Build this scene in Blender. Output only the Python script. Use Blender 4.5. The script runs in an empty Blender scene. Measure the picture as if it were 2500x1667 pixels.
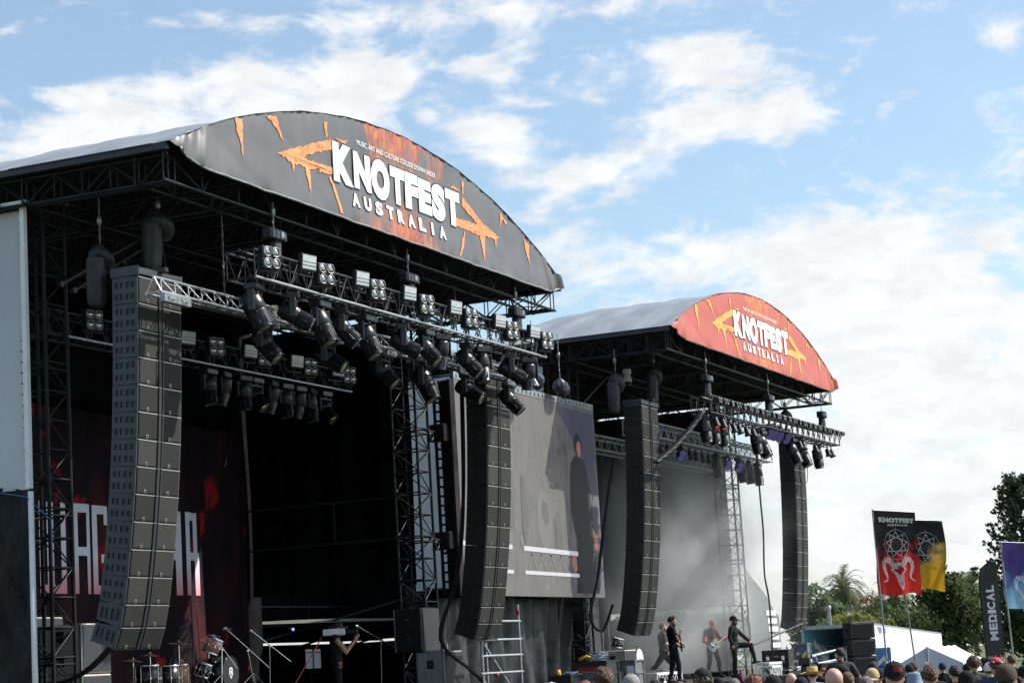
import bpy, bmesh, math, random
from mathutils import Vector, Matrix, noise as mnoise
from mathutils.geometry import tessellate_polygon
R_ = math.radians
SC = bpy.context.scene
COL = SC.collection
random.seed(7)
PI = math.pi

# ------------------------------------------------------------------ camera
CZ = 1.95                                   # eye height above the field
yaw, pitch, roll, F = R_(23.434), R_(8.846), R_(-3.430), 5136.7
fw = Vector((math.cos(yaw)*math.cos(pitch), math.sin(yaw)*math.cos(pitch), math.sin(pitch)))
rt0 = Vector((math.sin(yaw), -math.cos(yaw), 0))
up0 = rt0.cross(fw)
rt = rt0*math.cos(roll) + up0*math.sin(roll)
up = -rt0*math.sin(roll) + up0*math.cos(roll)
cam = bpy.data.cameras.new('camera')
cam.sensor_width = 36.0
cam.lens = F/2500*36
cam.clip_start = 0.5
cam.clip_end = 4000
camo = bpy.data.objects.new('camera', cam)
COL.objects.link(camo)
camo.matrix_world = Matrix(((rt.x, up.x, -fw.x, 0), (rt.y, up.y, -fw.y, 0), (rt.z, up.z, -fw.z, CZ), (0, 0, 0, 1)))
SC.camera = camo

# ------------------------------------------------------------------ sun + sky
SUN = Vector((0.72, -1.0, 1.28)).normalized()        # direction towards the sun
sl = bpy.data.lights.new('sun', 'SUN')
sl.energy = 4.2
sl.angle = R_(0.53)
sl.color = (1.0, 0.955, 0.89)
so = bpy.data.objects.new('sun', sl)
COL.objects.link(so)
so.rotation_euler = (-SUN).to_track_quat('-Z', 'Y').to_euler()
so.location = SUN*200

w = bpy.data.worlds.new('World')
SC.world = w
w.use_nodes = True
w.cycles.sampling_method = 'MANUAL'
w.cycles.sample_map_resolution = 256
wn, wl = w.node_tree.nodes, w.node_tree.links
wn.clear()
def WM(op, a, b=None, c=None):
    n = wn.new('ShaderNodeMath'); n.operation = op
    for i, v in enumerate((a, b, c)):
        if v is None: continue
        if isinstance(v, (int, float)): n.inputs[i].default_value = v
        else: wl.new(v, n.inputs[i])
    return n.outputs[0]
sky = wn.new('ShaderNodeTexSky')
sky.sky_type = 'NISHITA'
sky.sun_disc = False
sky.sun_elevation = math.asin(SUN.z)
sky.sun_rotation = math.atan2(SUN.x, SUN.y)
sky.air_density = 1.0
sky.dust_density = 1.3
sky.ozone_density = 1.2
tc = wn.new('ShaderNodeTexCoord')
sp = wn.new('ShaderNodeSeparateXYZ'); wl.new(tc.outputs['Generated'], sp.inputs[0])
U = WM('ARCTAN2', sp.outputs[1], sp.outputs[0]); V = sp.outputs[2]
cv = wn.new('ShaderNodeCombineXYZ')
wl.new(WM('MULTIPLY', U, 1.0), cv.inputs[0]); wl.new(WM('MULTIPLY', V, 2.1), cv.inputs[1])
def wnoise(scale, detail, rough, dist=0.0, off=0.0):
    n = wn.new('ShaderNodeTexNoise'); n.noise_dimensions = '3D'
    n.inputs['Scale'].default_value = scale; n.inputs['Detail'].default_value = detail
    n.inputs['Roughness'].default_value = rough; n.inputs['Distortion'].default_value = dist
    if off:
        a = wn.new('ShaderNodeVectorMath'); a.operation = 'ADD'; a.inputs[1].default_value = (off, off*0.7, off)
        wl.new(cv.outputs[0], a.inputs[0]); wl.new(a.outputs[0], n.inputs['Vector'])
    else:
        wl.new(cv.outputs[0], n.inputs['Vector'])
    return n.outputs[0]
CLOUDS = [(0.5724, 0.2674, 0.0352, 0.0114, 1), (0.4926, 0.2673, 0.0538, 0.0145, 1), (0.3063, 0.2782, 0.029, 0.0103, 1), (0.4384, 0.2828, 0.0828, 0.0072, 0.55), (0.2938, 0.2496, 0.0372, 0.0124, 0.95), (0.3566, 0.2305, 0.0228, 0.0103, 0.8), (0.3822, 0.1979, 0.0186, 0.0186, 0.75), (0.413, 0.2459, 0.0228, 0.0124, 0.8), (0.2393, 0.1809, 0.0497, 0.0197, 1), (0.2112, 0.1098, 0.0786, 0.0476, 1.4), (0.4048, 0.3053, 0.1076, 0.0068, 0.85), (0.1628, 0.2762, 0.0145, 0.0072, 0.9), (0.1632, 0.2328, 0.0145, 0.0103, 0.7), (0.6366, 0.2485, 0.0331, 0.0124, 0.9), (0.3324, 0.1864, 0.0228, 0.0103, 0.5), (0.3106, 0.1441, 0.0724, 0.0145, 0.8), (0.2467, 0.0477, 0.1035, 0.0248, 0.9)]
acc = None
for (u0, v0, su, sv, amp) in CLOUDS:                  # cloud banks as soft patches on the sky sphere
    du = WM('DIVIDE', WM('SUBTRACT', U, u0), su)
    dv = WM('DIVIDE', WM('SUBTRACT', V, v0), sv)
    g = WM('MULTIPLY', WM('EXPONENT', WM('MULTIPLY', WM('ADD', WM('MULTIPLY', du, du), WM('MULTIPLY', dv, dv)), -0.5)), amp)
    acc = g if acc is None else WM('ADD', acc, g)
acc = WM('MINIMUM', acc, 1.25)
n1 = wnoise(24, 9, 0.57, 0.5)
n2 = wnoise(90, 5, 0.6, 0.2, 3.1)
nz = WM('ADD', WM('MULTIPLY', n1, 0.8), WM('MULTIPLY', n2, 0.2))
field = WM('ADD', WM('MULTIPLY', acc, 0.60), WM('MULTIPLY', WM('SUBTRACT', nz, 0.565), 2.2))
mr = wn.new('ShaderNodeMapRange'); mr.interpolation_type = 'SMOOTHSTEP'
wl.new(field, mr.inputs[0]); mr.inputs[1].default_value = 0.02; mr.inputs[2].default_value = 0.56
mask = WM('ADD', WM('MULTIPLY', mr.outputs[0], 0.88), 0.09)
haze = wn.new('ShaderNodeMapRange'); haze.interpolation_type = 'SMOOTHSTEP'   # pale air low over the horizon
wl.new(V, haze.inputs[0]); haze.inputs[1].default_value = 0.20; haze.inputs[2].default_value = -0.02
haze.inputs[3].default_value = 0.0; haze.inputs[4].default_value = 0.68
mask = WM('MAXIMUM', mask, haze.outputs[0])
shade = wn.new('ShaderNodeMapRange'); wl.new(wnoise(38, 6, 0.6, 0.3, 7.7), shade.inputs[0])
shade.inputs[1].default_value = 0.35; shade.inputs[2].default_value = 0.65
shade.inputs[3].default_value = 3.72; shade.inputs[4].default_value = 4.4
cc = wn.new('ShaderNodeCombineColor')
wl.new(WM('MULTIPLY', shade.outputs[0], 0.985), cc.inputs[0]); wl.new(shade.outputs[0], cc.inputs[1]); wl.new(WM('MULTIPLY', shade.outputs[0], 1.01), cc.inputs[2])
mx = wn.new('ShaderNodeMix'); mx.data_type = 'RGBA'
tint = wn.new('ShaderNodeMix'); tint.data_type = 'RGBA'; tint.blend_type = 'MULTIPLY'; tint.inputs['Factor'].default_value = 1.0
tint.inputs['B'].default_value = (0.70, 0.765, 0.755, 1); wl.new(sky.outputs[0], tint.inputs['A'])
wl.new(mask, mx.inputs['Factor']); wl.new(tint.outputs['Result'], mx.inputs['A']); wl.new(cc.outputs[0], mx.inputs['B'])
bg = wn.new('ShaderNodeBackground'); bg.inputs[1].default_value = 0.15
wl.new(mx.outputs['Result'], bg.inputs[0])
wo = wn.new('ShaderNodeOutputWorld'); wl.new(bg.outputs[0], wo.inputs[0])

SC.view_settings.view_transform = 'Standard'
SC.view_settings.look = 'None'
SC.view_settings.exposure = 0.68
SC.view_settings.gamma = 1.0
SC.cycles.max_bounces = 6
SC.cycles.volume_bounces = 1
SC.cycles.volume_step_rate = 2.0
SC.cycles.transparent_max_bounces = 8

SMOKE = 1.1

# ------------------------------------------------------------------ helpers
class MB:
    """collects shapes and links them as ONE mesh object"""
    def __init__(s): s.v = []; s.f = []; s.mi = []; s.m = 0; s.sm = []; s.smooth = False
    def add(s, vs, fs, smooth=None):
        o = len(s.v); s.v += [Vector(q) for q in vs]
        s.f += [tuple(i+o for i in f) for f in fs]
        s.mi += [s.m]*len(fs); s.sm += [s.smooth if smooth is None else smooth]*len(fs)
        return o
    def box(s, c, d, M=None):
        x, y, z = d[0]/2, d[1]/2, d[2]/2
        vs = [Vector((a*x, b*y, e*z)) for a in (-1, 1) for b in (-1, 1) for e in (-1, 1)]
        if M is not None: vs = [M @ q for q in vs]
        vs = [q + Vector(c) for q in vs]
        s.add(vs, [(0, 1, 3, 2), (4, 6, 7, 5), (0, 4, 5, 1), (2, 3, 7, 6), (0, 2, 6, 4), (1, 5, 7, 3)], False)
    def bbox(s, c, d, b=0.01, M=None):                  # box with chamfered edges
        x, y, z = d[0]/2, d[1]/2, d[2]/2
        vs = []; idx = {}
        for a in (-1, 1):
            for e in (-1, 1):
                for g in (-1, 1):
                    for k, q in enumerate(((a*x, e*(y-b), g*(z-b)), (a*(x-b), e*y, g*(z-b)), (a*(x-b), e*(y-b), g*z))):
                        idx[(a, e, g, k)] = len(vs); vs.append(Vector(q))
        if M is not None: vs = [M @ q for q in vs]
        vs = [q + Vector(c) for q in vs]
        fs = []
        for a in (-1, 1):
            fs.append([idx[(a, p, q, 0)] for p, q in ((-1, -1), (1, -1), (1, 1), (-1, 1))])
            fs.append([idx[(p, a, q, 1)] for p, q in ((-1, -1), (1, -1), (1, 1), (-1, 1))])
            fs.append([idx[(p, q, a, 2)] for p, q in ((-1, -1), (1, -1), (1, 1), (-1, 1))])
            for e in (-1, 1):
                fs.append([idx[(a, e, -1, 0)], idx[(a, e, 1, 0)], idx[(a, e, 1, 1)], idx[(a, e, -1, 1)]])
                fs.append([idx[(a, -1, e, 0)], idx[(a, 1, e, 0)], idx[(a, 1, e, 2)], idx[(a, -1, e, 2)]])
                fs.append([idx[(-1, a, e, 1)], idx[(1, a, e, 1)], idx[(1, a, e, 2)], idx[(-1, a, e, 2)]])
                for g in (-1, 1): fs.append([idx[(a, e, g, 0)], idx[(a, e, g, 1)], idx[(a, e, g, 2)]])
        s.add(vs, fs, False)
    def tube(s, p0, p1, r0, n=6, r1=None, cap=True):
        p0, p1 = Vector(p0), Vector(p1); r1 = r0 if r1 is None else r1
        d = p1-p0
        if d.length < 1e-6: return
        d.normalize(); a = d.orthogonal().normalized(); b = d.cross(a)
        vs = []
        for p, r in ((p0, r0), (p1, r1)):
            for i in range(n):
                t = 2*PI*i/n; vs.append(p + a*(r*math.cos(t)) + b*(r*math.sin(t)))
        fs = [(i, (i+1) % n, n+(i+1) % n, n+i) for i in range(n)]
        o = s.add(vs, fs, n > 4)
        if cap:
            s.add([vs[i] for i in range(n)][::-1], [tuple(range(n))], False)
            s.add([vs[n+i] for i in range(n)], [tuple(range(n))], False)
    def chain(s, pts, r, n=6, r1=None):                 # bent pipe through points
        pts = [Vector(p) for p in pts]; m = len(pts); vs = []; fs = []
        ref = None
        for k, p in enumerate(pts):
            d = (pts[min(k+1, m-1)] - pts[max(k-1, 0)]).normalized()
            a = d.orthogonal().normalized() if ref is None else (ref - d*ref.dot(d)).normalized()
            ref = a; b = d.cross(a)
            rr = r if r1 is None else r + (r1-r)*k/(m-1)
            for i in range(n):
                t = 2*PI*i/n; vs.append(p + a*(rr*math.cos(t)) + b*(rr*math.sin(t)))
        for k in range(m-1):
            for i in range(n):
                fs.append((k*n+i, k*n+(i+1) % n, (k+1)*n+(i+1) % n, (k+1)*n+i))
        fs.append(tuple(range(n))[::-1]); fs.append(tuple((m-1)*n+i for i in range(n)))
        s.add(vs, fs, True)
    def lathe(s, prof, c=(0, 0, 0), axis=(0, 0, 1), n=16, cap=True):   # prof: (radius, height along axis)
        d = Vector(axis).normalized(); a = d.orthogonal().normalized(); b = d.cross(a); c = Vector(c)
        vs = []
        for r, h in prof:
            for i in range(n):
                t = 2*PI*i/n; vs.append(c + d*h + a*(r*math.cos(t)) + b*(r*math.sin(t)))
        m = len(prof); fs = []
        for k in range(m-1):
            for i in range(n):
                fs.append((k*n+i, k*n+(i+1) % n, (k+1)*n+(i+1) % n, (k+1)*n+i))
        s.add(vs, fs, True)
        if cap:
            s.add(vs[:n][::-1], [tuple(range(n))], False)
            s.add(vs[(m-1)*n:], [tuple(range(n))], False)
    def ell(s, c, r, M=None, nu=14, nv=9):
        vs = []; c = Vector(c)
        if isinstance(r, (int, float)): r = (r, r, r)
        for j in range(1, nv):
            ph = PI*j/nv
            for i in range(nu):
                t = 2*PI*i/nu
                vs.append(Vector((r[0]*math.sin(ph)*math.cos(t), r[1]*math.sin(ph)*math.sin(t), r[2]*math.cos(ph))))
        vs.append(Vector((0, 0, r[2]))); vs.append(Vector((0, 0, -r[2])))
        T, B = len(vs)-2, len(vs)-1
        if M is not None: vs = [M @ q for q in vs]
        vs = [q + c for q in vs]
        fs = []
        for j in range(nv-2):
            for i in range(nu):
                fs.append((j*nu+i, (j+1)*nu+i, (j+1)*nu+(i+1) % nu, j*nu+(i+1) % nu))
        for i in range(nu):
            fs.append((T, i, (i+1) % nu)); fs.append((B, (nv-2)*nu+(i+1) % nu, (nv-2)*nu+i))
        s.add(vs, fs, True)
    def caps(s, p0, p1, r0, r1=None, n=12, k=4):        # tapered capsule
        p0, p1 = Vector(p0), Vector(p1); r1 = r0 if r1 is None else r1
        d = p1-p0; L = d.length
        if L < 1e-6: s.ell(p0, r0); return
        prof = [(max(1e-4, r0*math.sin(PI/2*i/k)), -r0*math.cos(PI/2*i/k)) for i in range(k+1)]
        prof += [(max(1e-4, r1*math.cos(PI/2*i/k)), L + r1*math.sin(PI/2*i/k)) for i in range(k+1)]
        s.lathe(prof, p0, d, n)
    def grid(s, fn, nu, nv, smooth=True, flip=False):
        vs = [fn(i/nu, j/nv) for j in range(nv+1) for i in range(nu+1)]
        fs = []
        for j in range(nv):
            for i in range(nu):
                a = j*(nu+1)+i; q = (a, a+1, a+nu+2, a+nu+1)
                fs.append(q[::-1] if flip else q)
        s.add(vs, fs, smooth)
    def poly(s, pts, fn=None):                          # flat outline, tessellated; fn maps (x, y) to 3D
        P = [Vector((p[0], p[1], 0)) for p in pts]
        tr = tessellate_polygon([P])
        vs = [fn(p.x, p.y) if fn else p for p in P]
        s.add(vs, [t if True else t for t in tr], False)
    def prism(s, pts, fn, t):                           # outline with a front, a back and walls; fn(x, y, depth)
        P = [Vector((p[0], p[1], 0)) for p in pts]; n = len(P)
        tr = tessellate_polygon([P])
        s.add([fn(p.x, p.y, 0) for p in P], tr, False)
        s.add([fn(p.x, p.y, t) for p in P], [q[::-1] for q in tr], False)
        s.add([fn(p.x, p.y, 0) for p in P] + [fn(p.x, p.y, t) for p in P], [(i, (i+1) % n, n+(i+1) % n, n+i) for i in range(n)], False)
    def mesh(s, name, mats, off=None):
        me = bpy.data.meshes.new(name)
        vs = s.v if off is None else [q - Vector(off) for q in s.v]
        me.from_pydata([tuple(q) for q in vs], [], s.f)
        for m in (mats if isinstance(mats, (list, tuple)) else [mats]): me.materials.append(m)
        me.polygons.foreach_set('material_index', s.mi)
        me.polygons.foreach_set('use_smooth', s.sm)
        me.update()
        return me
    def build(s, name, mats, parent=None, off=None):
        o = bpy.data.objects.new(name, s.mesh(name, mats, off)); COL.objects.link(o)
        if parent is not None: o.parent = parent
        return o

def thing(name, label, cat, loc=(0, 0, 0), rz=0.0, group=None):
    o = bpy.data.objects.new(name, None); COL.objects.link(o)
    o.empty_display_size = 0.2
    o.location = loc; o.rotation_euler = (0, 0, rz)
    o['label'] = label; o['category'] = cat
    if group: o['group'] = group
    return o
def tag(o, label, cat, group=None):
    o['label'] = label; o['category'] = cat
    if group: o['group'] = group
    return o
KIDS = {}
def kids(o): return [c for c in bpy.data.objects if c.parent is o]
def index_kids():
    KIDS.clear()
    for c in bpy.data.objects:
        if c.parent is not None: KIDS.setdefault(c.parent.name, []).append(c)
def dup(root, loc=None, rz=None, label=None, group=None, scale=None):
    def cp(o, par):
        c = o.copy(); COL.objects.link(c)
        if par is not None: c.parent = par
        for ch in KIDS.get(o.name, []): cp(ch, c)
        return c
    r = cp(root, None)
    if loc is not None: r.location = loc
    if rz is not None: r.rotation_euler = (0, 0, rz) if isinstance(rz, (int, float)) else rz
    if scale is not None: r.scale = (scale,)*3
    if label: r['label'] = label
    if group: r['group'] = group
    return r
def ordinal(i): return ['first', 'second', 'third', 'fourth', 'fifth', 'sixth', 'seventh', 'eighth', 'ninth', 'tenth', 'eleventh', 'twelfth', 'thirteenth', 'fourteenth', 'fifteenth', 'sixteenth', 'seventeenth', 'eighteenth', 'nineteenth', 'twentieth', 'twenty-first', 'twenty-second', 'twenty-third', 'twenty-fourth', 'twenty-fifth', 'twenty-sixth'][i]

# ------------------------------------------------------------------ materials
def pmat(name, c1, c2=None, scale=6.0, rough=0.6, metal=0.0, bump=0.0, bscale=None, spec=0.5, detail=5.0, emit=None, estr=0.0, stretch=None, cut=(0.35, 0.65), coat=0.0, trans=0.0, alpha=1.0, sheen=0.0):
    m = bpy.data.materials.new(name); m.use_nodes = True
    nt = m.node_tree; N, L = nt.nodes, nt.links
    b = N['Principled BSDF']
    b.inputs['Roughness'].default_value = rough; b.inputs['Metallic'].default_value = metal
    b.inputs['Specular IOR Level'].default_value = spec
    b.inputs['Coat Weight'].default_value = coat
    b.inputs['Transmission Weight'].default_value = trans
    b.inputs['Alpha'].default_value = alpha
    b.inputs['Sheen Weight'].default_value = sheen
    c1 = tuple(c1)+(1,); c2 = tuple(c2)+(1,) if c2 else tuple(min(1, x*1.25) for x in c1[:3])+(1,)
    tc = N.new('ShaderNodeTexCoord'); src = tc.outputs['Object']
    if stretch:
        mp = N.new('ShaderNodeMapping'); mp.inputs['Scale'].default_value = stretch
        L.new(src, mp.inputs[0]); src = mp.outputs[0]
    nz = N.new('ShaderNodeTexNoise'); nz.inputs['Scale'].default_value = scale; nz.inputs['Detail'].default_value = detail
    nz.inputs['Roughness'].default_value = 0.6
    L.new(src, nz.inputs['Vector'])
    cr = N.new('ShaderNodeMapRange'); cr.inputs[1].default_value = cut[0]; cr.inputs[2].default_value = cut[1]
    L.new(nz.outputs[0], cr.inputs[0])
    mx = N.new('ShaderNodeMix'); mx.data_type = 'RGBA'
    mx.inputs['A'].default_value = c1; mx.inputs['B'].default_value = c2
    L.new(cr.outputs[0], mx.inputs['Factor']); L.new(mx.outputs['Result'], b.inputs['Base Color'])
    if bump:
        bs = nz
        if bscale:
            bs = N.new('ShaderNodeTexNoise'); bs.inputs['Scale'].default_value = bscale; bs.inputs['Detail'].default_value = 4
            L.new(src, bs.inputs['Vector'])
        bp = N.new('ShaderNodeBump'); bp.inputs['Strength'].default_value = bump; bp.inputs['Distance'].default_value = 0.05
        L.new(bs.outputs[0], bp.inputs['Height']); L.new(bp.outputs[0], b.inputs['Normal'])
    if emit:
        b.inputs['Emission Color'].default_value = tuple(emit)+(1,); b.inputs['Emission Strength'].default_value = estr
    return m
M = {}
def mk(k, *a, **kw): M[k] = pmat(k, *a, **kw); return M[k]
mk('black_steel', (0.006, 0.006, 0.007), (0.014, 0.014, 0.017), 9, 0.45, 0.0, spec=0.3)
mk('dark_steel', (0.018, 0.0185, 0.021), (0.035, 0.035, 0.039), 12, 0.42, 0.2)
mk('alu', (0.42, 0.43, 0.45), (0.60, 0.61, 0.63), 14, 0.33, 0.85)
mk('dull_alu', (0.20, 0.205, 0.215), (0.34, 0.345, 0.355), 10, 0.42, 0.7)
mk('chrome', (0.75, 0.75, 0.77), (0.85, 0.85, 0.86), 5, 0.12, 1.0)
mk('galv', (0.30, 0.32, 0.34), (0.42, 0.44, 0.46), 10, 0.45, 0.6)
mk('black_paint', (0.008, 0.008, 0.010), (0.016, 0.016, 0.018), 8, 0.35)
mk('black_plastic', (0.006, 0.0065, 0.008), (0.012, 0.0125, 0.015), 12, 0.33)
mk('black_cloth', (0.004, 0.004, 0.0045), (0.009, 0.009, 0.010), 3, 0.95, spec=0.1, bump=0.25, bscale=5)
mk('tarp_black', (0.012, 0.012, 0.014), (0.030, 0.030, 0.033), 2.5, 0.42, bump=0.55, bscale=3.0, spec=0.5)
mk('mesh_tarp', (0.012, 0.012, 0.0115), (0.026, 0.0255, 0.024), 14, 0.62, bump=1.0, bscale=6.5, spec=0.2, stretch=(1, 1.6, 0.6))
mk('grille', (0.022, 0.021, 0.0195), (0.034, 0.0325, 0.029), 40, 0.75, bump=0.1, bscale=220, spec=0.25)
mk('cab_body', (0.020, 0.022, 0.026), (0.034, 0.036, 0.042), 10, 0.5)
mk('cab_side', (0.034, 0.039, 0.046), (0.052, 0.058, 0.066), 7, 0.5)
mk('cab_dark', (0.006, 0.006, 0.007), (0.011, 0.011, 0.012), 10, 0.6)
mk('waveguide', (0.016, 0.018, 0.022), (0.026, 0.028, 0.033), 20, 0.5)
mk('edge_metal', (0.42, 0.41, 0.38), (0.55, 0.54, 0.50), 20, 0.4, 0.5)
mk('white_vinyl', (0.62, 0.63, 0.64), (0.76, 0.77, 0.78), 1.2, 0.5, bump=0.25, bscale=2.0)
mk('wall_vinyl', (0.78, 0.83, 0.88), (0.88, 0.92, 0.95), 1.1, 0.55, bump=0.45, bscale=1.4, stretch=(1, 1.6, 0.45), cut=(0.25, 0.7))
mk('roof_vinyl', (0.21, 0.22, 0.232), (0.31, 0.32, 0.335), 0.9, 0.38, bump=0.25, bscale=1.0, stretch=(0.5, 2.0, 1.0))
mk('roof_under', (0.007, 0.007, 0.008), (0.014, 0.014, 0.015), 1.5, 0.7)
mk('letter_white', (0.78, 0.78, 0.78), (0.86, 0.86, 0.86), 4, 0.5)
mk('print_orange', (0.34, 0.11, 0.045), (0.76, 0.29, 0.10), 11, 0.5, bump=0.2, bscale=30, cut=(0.30, 0.50))
mk('print_yellow', (0.60, 0.20, 0.03), (0.80, 0.42, 0.08), 9, 0.5, cut=(0.30, 0.52))
mk('lens_glass', (0.30, 0.30, 0.29), (0.46, 0.46, 0.44), 30, 0.12, 0.9)
mk('lens_amber', (0.35, 0.31, 0.20), (0.50, 0.46, 0.34), 20, 0.08, 0.7)
mk('strobe_glass', (0.38, 0.42, 0.45), (0.48, 0.52, 0.55), 12, 0.15, coat=0.6)
mk('chain_steel', (0.22, 0.22, 0.22), (0.36, 0.36, 0.35), 30, 0.4, 0.8)
mk('bag_cloth', (0.010, 0.011, 0.013), (0.026, 0.029, 0.032), 5, 0.6, bump=0.5, bscale=9)
mk('bag_plastic', (0.02, 0.024, 0.036), (0.13, 0.145, 0.18), 7, 0.35, bump=0.9, bscale=8, cut=(0.5, 0.72))
mk('clear_bag', (0.35, 0.35, 0.34), (0.5, 0.5, 0.5), 9, 0.15, bump=0.8, bscale=18, alpha=0.35)
mk('motor', (0.012, 0.014, 0.018), (0.022, 0.024, 0.030), 10, 0.35)
mk('skin', (0.50, 0.28, 0.19), (0.58, 0.34, 0.24), 9, 0.5, spec=0.4)
mk('skin_pink', (0.52, 0.27, 0.20), (0.60, 0.33, 0.26), 9, 0.45, spec=0.4)
mk('skin_tan', (0.36, 0.19, 0.12), (0.43, 0.24, 0.16), 9, 0.5)
mk('black_wear', (0.010, 0.010, 0.011), (0.020, 0.020, 0.021), 14, 0.9, bump=0.3, bscale=22, spec=0.2)
mk('dark_denim', (0.012, 0.013, 0.017), (0.025, 0.026, 0.032), 18, 0.9, bump=0.3, bscale=22, spec=0.2)
mk('grey_wear', (0.10, 0.10, 0.105), (0.16, 0.16, 0.165), 12, 0.9, bump=0.3, bscale=20)
mk('navy_wear', (0.015, 0.025, 0.07), (0.03, 0.04, 0.10), 12, 0.9, bump=0.3, bscale=20)
mk('olive_wear', (0.05, 0.055, 0.035), (0.08, 0.085, 0.055), 12, 0.9)
mk('white_wear', (0.55, 0.55, 0.57), (0.68, 0.68, 0.70), 12, 0.9)
mk('blue_wear', (0.16, 0.22, 0.32), (0.24, 0.31, 0.42), 30, 0.95, bump=0.3, bscale=60)
mk('khaki_wear', (0.36, 0.26, 0.14), (0.46, 0.34, 0.19), 20, 0.9)
mk('greygreen_wear', (0.19, 0.19, 0.14), (0.27, 0.27, 0.21), 20, 0.9)
mk('red_wear', (0.45, 0.02, 0.03), (0.58, 0.04, 0.05), 12, 0.8)
mk('brown_wear', (0.040, 0.024, 0.016), (0.07, 0.042, 0.028), 12, 0.9)
mk('grey_cap', (0.20, 0.19, 0.175), (0.30, 0.29, 0.27), 40, 0.95)
mk('straw', (0.50, 0.31, 0.11), (0.64, 0.43, 0.18), 60, 0.8, bump=0.4, bscale=120)
mk('hair_brown', (0.055, 0.026, 0.012), (0.16, 0.08, 0.038), 45, 0.55, bump=0.8, bscale=70)
mk('hair_dark', (0.010, 0.008, 0.007), (0.035, 0.025, 0.02), 45, 0.5, bump=0.8, bscale=70)
mk('hair_blond', (0.30, 0.17, 0.07), (0.48, 0.30, 0.14), 45, 0.55, bump=0.8, bscale=70)
mk('hair_red', (0.16, 0.045, 0.018), (0.30, 0.10, 0.04), 45, 0.55, bump=0.8, bscale=70)
mk('hair_grey', (0.13, 0.11, 0.095), (0.28, 0.24, 0.21), 45, 0.55, bump=0.8, bscale=70)
mk('hair_pink', (0.40, 0.01, 0.22), (0.62, 0.03, 0.38), 30, 0.6, bump=0.5, bscale=50)
mk('eye_white', (0.6, 0.58, 0.55), None, 5, 0.2)
mk('wood_amber', (0.33, 0.12, 0.03), (0.48, 0.20, 0.06), 9, 0.2, coat=0.6, stretch=(1, 1, 6))
mk('drum_black', (0.006, 0.006, 0.007), (0.010, 0.010, 0.011), 5, 0.22, coat=0.2)
mk('drum_head', (0.62, 0.62, 0.60), (0.7, 0.7, 0.68), 6, 0.4)
mk('bronze', (0.42, 0.26, 0.10), (0.55, 0.36, 0.15), 12, 0.25, 0.9)
mk('rubber', (0.01, 0.01, 0.01), (0.018, 0.018, 0.018), 12, 0.7)
mk('case_black', (0.010, 0.010, 0.012), (0.02, 0.02, 0.022), 6, 0.4)
mk('case_grey', (0.11, 0.115, 0.115), (0.17, 0.175, 0.17), 5, 0.5)
mk('white_paint', (0.70, 0.70, 0.69), (0.80, 0.80, 0.79), 4, 0.45)
mk('paper', (0.62, 0.64, 0.66), (0.72, 0.73, 0.74), 4, 0.7)
mk('red_paint', (0.30, 0.012, 0.015), (0.38, 0.02, 0.02), 5, 0.5)
mk('orange_pass', (0.70, 0.13, 0.02), (0.8, 0.18, 0.03), 5, 0.5)
mk('teal', (0.03, 0.34, 0.46), (0.05, 0.42, 0.55), 2, 0.5)
mk('blue_plastic', (0.02, 0.12, 0.32), (0.04, 0.18, 0.42), 6, 0.4)
mk('yellow', (0.75, 0.36, 0.02), (0.8, 0.42, 0.04), 6, 0.5)
mk('lime', (0.45, 0.65, 0.10), (0.5, 0.7, 0.15), 6, 0.6)
mk('red_cable', (0.50, 0.05, 0.03), (0.6, 0.08, 0.05), 6, 0.5)
mk('cable', (0.008, 0.008, 0.009), (0.014, 0.014, 0.015), 6, 0.5)
mk('asphalt', (0.045, 0.045, 0.044), (0.075, 0.073, 0.07), 3, 0.9)
mk('grass', (0.045, 0.07, 0.02), (0.10, 0.11, 0.04), 4, 0.95)
mk('red_led', (0.3, 0.01, 0.01), None, 5, 0.3, emit=(1.0, 0.02, 0.02), estr=1.5)
mk('purple_led', (0.04, 0.03, 0.08), None, 5, 0.3, emit=(0.36, 0.28, 1.0), estr=0.45)
mk('bark', (0.07, 0.055, 0.042), (0.13, 0.105, 0.085), 8, 0.9, bump=0.6, stretch=(1, 1, 0.3))

def vary(name, lo, hi):                                # each object a shade of its own
    m = M[name]; N, L = m.node_tree.nodes, m.node_tree.links; b = N['Principled BSDF']; src = b.inputs['Base Color'].links[0].from_socket
    oi = N.new('ShaderNodeObjectInfo'); r = N.new('ShaderNodeMapRange'); L.new(oi.outputs['Random'], r.inputs[0]); r.inputs[3].default_value = lo; r.inputs[4].default_value = hi
    mx = N.new('ShaderNodeMix'); mx.data_type = 'RGBA'; mx.blend_type = 'MULTIPLY'; mx.inputs['Factor'].default_value = 1.0
    cc_ = N.new('ShaderNodeCombineColor')
    for i in range(3): L.new(r.outputs[0], cc_.inputs[i])
    L.new(src, mx.inputs['A']); L.new(cc_.outputs[0], mx.inputs['B']); L.new(mx.outputs['Result'], b.inputs['Base Color'])
vary('grille', 0.55, 1.45)
for k_ in ('hair_brown', 'hair_dark', 'black_wear', 'skin', 'grey_wear'): vary(k_, 0.7, 1.35)
def sheer(name, f):                                    # thin cloth lets light through
    m = M[name]; N, L = m.node_tree.nodes, m.node_tree.links; b = N['Principled BSDF']
    t = N.new('ShaderNodeBsdfTranslucent'); L.new(b.inputs['Base Color'].links[0].from_socket, t.inputs['Color'])
    ms = N.new('ShaderNodeMixShader'); ms.inputs[0].default_value = f; out = [n for n in N if n.type == 'OUTPUT_MATERIAL'][0]
    L.new(b.outputs[0], ms.inputs[1]); L.new(t.outputs[0], ms.inputs[2]); L.new(ms.outputs[0], out.inputs['Surface'])
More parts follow.
